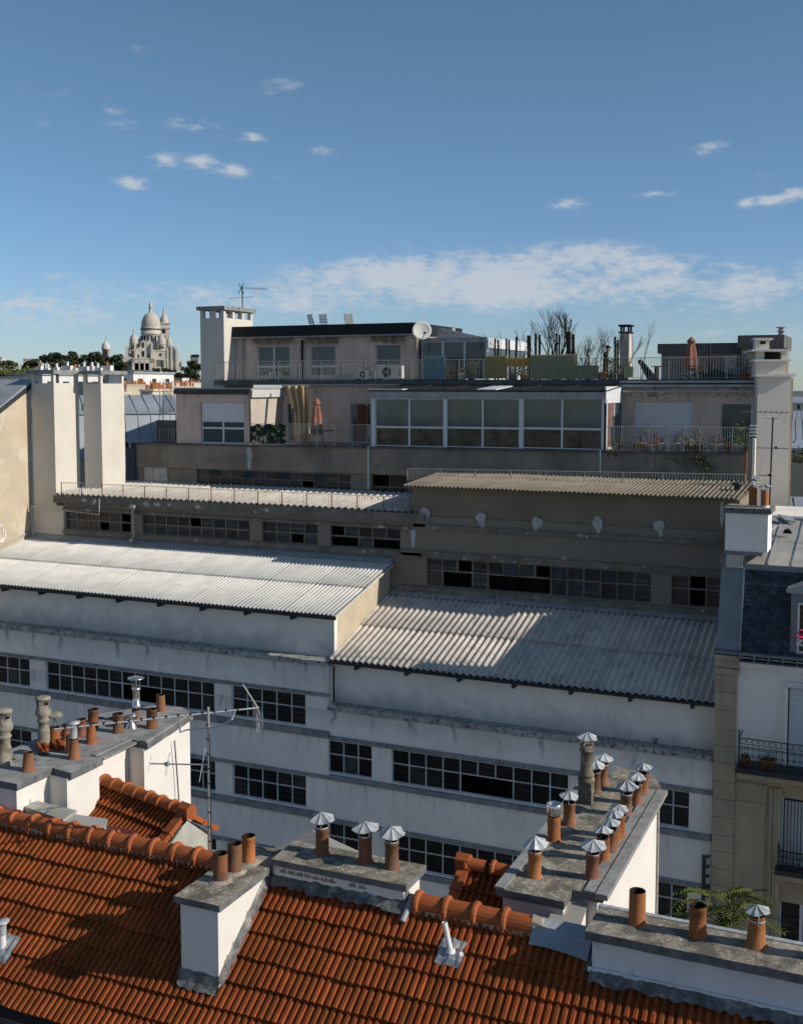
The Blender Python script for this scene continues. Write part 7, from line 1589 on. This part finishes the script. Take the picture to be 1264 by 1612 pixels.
house(255, 260, 14, 10, 597, 'flat', wallc[1], 'white flat roofed block high on the far roofs below the basilica', rn, .1, 2, 4, 2)
house(300, 300, 16, 10, 592, 'zinc', wallc[2], 'ochre zinc roofed house under the trees right of the basilica', rn, .1, 2, 4, 2)
house(210, 330, 16, 10, 590, 'zinc', wallc[0], 'cream zinc roofed house behind the right pillar', rn, .1, 3, 4, 2)
house(150, 160, 20, 10, 586, 'flat', wallc[1], 'white block seen through the openings of the right pillar', rn, .05, 0, 6, 3)
house(95, 180, 20, 10, 585, 'flat', wallc[1], 'white block with many white chimneys behind the left pillar', rn, .05, 0, 6, 3)
house(20, 130, 18, 10, 588, 'flat', wallc[1], 'long white modern block with ribbon windows at the far left', rn, .0, 0, 8, 2)
house(60, 220, 22, 12, 588, 'flat', wallc[1], 'white block behind the hedge at the far left', rn, .0, 0, 6, 3)
house(-40, 200, 26, 12, 590, 'zinc', wallc[0], 'cream zinc roofed house beyond the left picture edge', rn, .0, 2, 6, 3)
house(120, 300, 24, 12, 586, 'zinc', wallc[0], 'cream zinc roofed house behind the twin pillars', rn, .0, 0, 6, 3)
house(175, 420, 24, 12, 584, 'zinc', wallc[2], 'ochre house at the foot of the wood behind the right pillar', rn, .0, 3, 6, 3)
house(262, 480, 20, 12, 594, 'zinc', wallc[0], 'cream house at the bottom of the basilica garden', rn, .0, 3, 6, 3)
house(235, 620, 24, 12, 595, 'zinc', wallc[1], 'white house right at the foot of the basilica steps', rn, .0, 3, 6, 3)
house(310, 520, 24, 12, 598, 'zinc', wallc[1], 'white house low on the right below the hill trees', rn, .0, 3, 6, 3)
for k in range(9):
    q = far(66+13*k+rn.uniform(-3,3), 588, 172); h = rn.uniform(1.0,1.9); t_ = thing('white_chimney', ('leftmost','second','third','fourth','fifth','sixth','seventh','eighth','last')[k]+' white chimney from the left in the row behind the twin pillars', 'chimney', q, 'white chimneys behind the twin pillars'); w_ = rn.choice((.35,.45,.9)); part(MB().box(q.x-w_,q.x+w_,q.y-.4,q.y+.4,q.z-3,q.z+h-.3), 'shaft', wallc[1], t_); part(MB().cyl(q+Vector((0,0,h-.3)), q+Vector((0,0,h+.3)), .2, n=8), 'pot', wallc[1] if k % 4 else potf, t_)
hd = MB(); rn2 = random.Random(8)
for k in range(26): leaves(hd, far(-10+60*k/25, 592, 124), .8, .9, 40, .2, rn2)
solo(hd, 'roof_hedge', mat('yellow_green_hedge', (.12,.12,.025), .8, .4, 1), 'yellow green hedge on the terrace of the far left white block', 'hedge')
for px, w_, wm, lb, yt in ((48,16,1,'white house among trees on the left of the hill',563),(58,10,0,'cream house with chimneys on the left of the hill',564),(2,10,1,'white gable at the far left edge of the hill',560),(308,12,3,'dark slate roofed house right of the basilica',556)):
    house(px, 1255, w_*.73, 9, yt, 'gable' if wm != 1 else 'flat', wallc[wm], lb, rn, YAW, 1, 3, 2, 30)
lm = thing('lattice_mast', 'thin lattice aerial mast and wires left of the pale flat', 'antenna', far(255,690,62)); b = MB()
for px, w_ in ((251,.02),(257,.03),(268,.015)): b.cyl(far(px,668,62), far(px+1,597 if px == 257 else 612,62), w_, n=5)
part(b, 'mast', alu, lm, kind='stuff'); b = MB()
for k in range(16): b.cyl(far(250+1.6*k,655-.5*k,62.5), far(262+1.5*k,612+1.8*k,62.5), .012, n=4)
part(b, 'stay_wire', alu, lm, kind='stuff')
# dark roof bits beside the left end of the parapet
sr = thing('side_roof', 'dark zinc lean to with short clay pots at the left end of the parapet', 'roof', (-37, 48, 18)); p0, p1 = WY(195,705,48.5), WY(232,702,48.5)
part(MB().box(p0.x-1, p1.x, 48.5, 52, 15, p0.z), 'deck', zincd, sr)
for k, px in enumerate((199,211,223,236)): q = WY(px, 703, 48.8); part(MB().cyl((q.x,48.8,p0.z-.1),(q.x,48.8,p0.z+.28), .14, .12, 10), 'clay_pot', pot_m, sr); part(MB().lathe((q.x,48.8,p0.z+.33), [(.24,0),(.2,.03),(0,.09)], 10), 'pot_cap', galv, sr)
part(MB().box(WY(247,690,47.5).x, WY(276,690,47.5).x, 47.5, 47.7, 21.0, 22.2), 'parapet', para_m, sr)
# ---- right edge of the view
rn = random.Random(5)
house(1275, 62, 6, 9, 742, 'mansard', wallc[0], 'zinc roofed house seen past the tall chimney at the right edge', rn, .15, 2, 2, 1)
house(1262, 85, 6, 12, 668, 'flat', wallc[2], 'ochre wall with a roof garden at the right edge', rn, .1, 1, 2, 1)
house(1270, 130, 10, 10, 640, 'zinc', wallc[0], 'cream zinc roofed house further off at the right edge', rn, .1, 2, 3, 2)
house(1290, 200, 30, 12, 634, 'zinc', wallc[1], 'distant white zinc roofed house at the right edge', rn, .1, 3, 6, 2)
house(1240, 420, 60, 14, 618, 'zinc', wallc[0], 'long distant roof line on the horizon at the right edge', rn, .1, 3, 8, 2)
hd = MB()
for k in range(5): leaves(hd, far(1250+5*k, 728, 58), .6, .7, 60, .12, rn2)
solo(hd, 'roof_plants', leafm[1], 'green roof garden plants past the tall chimney at the right edge', 'plants')
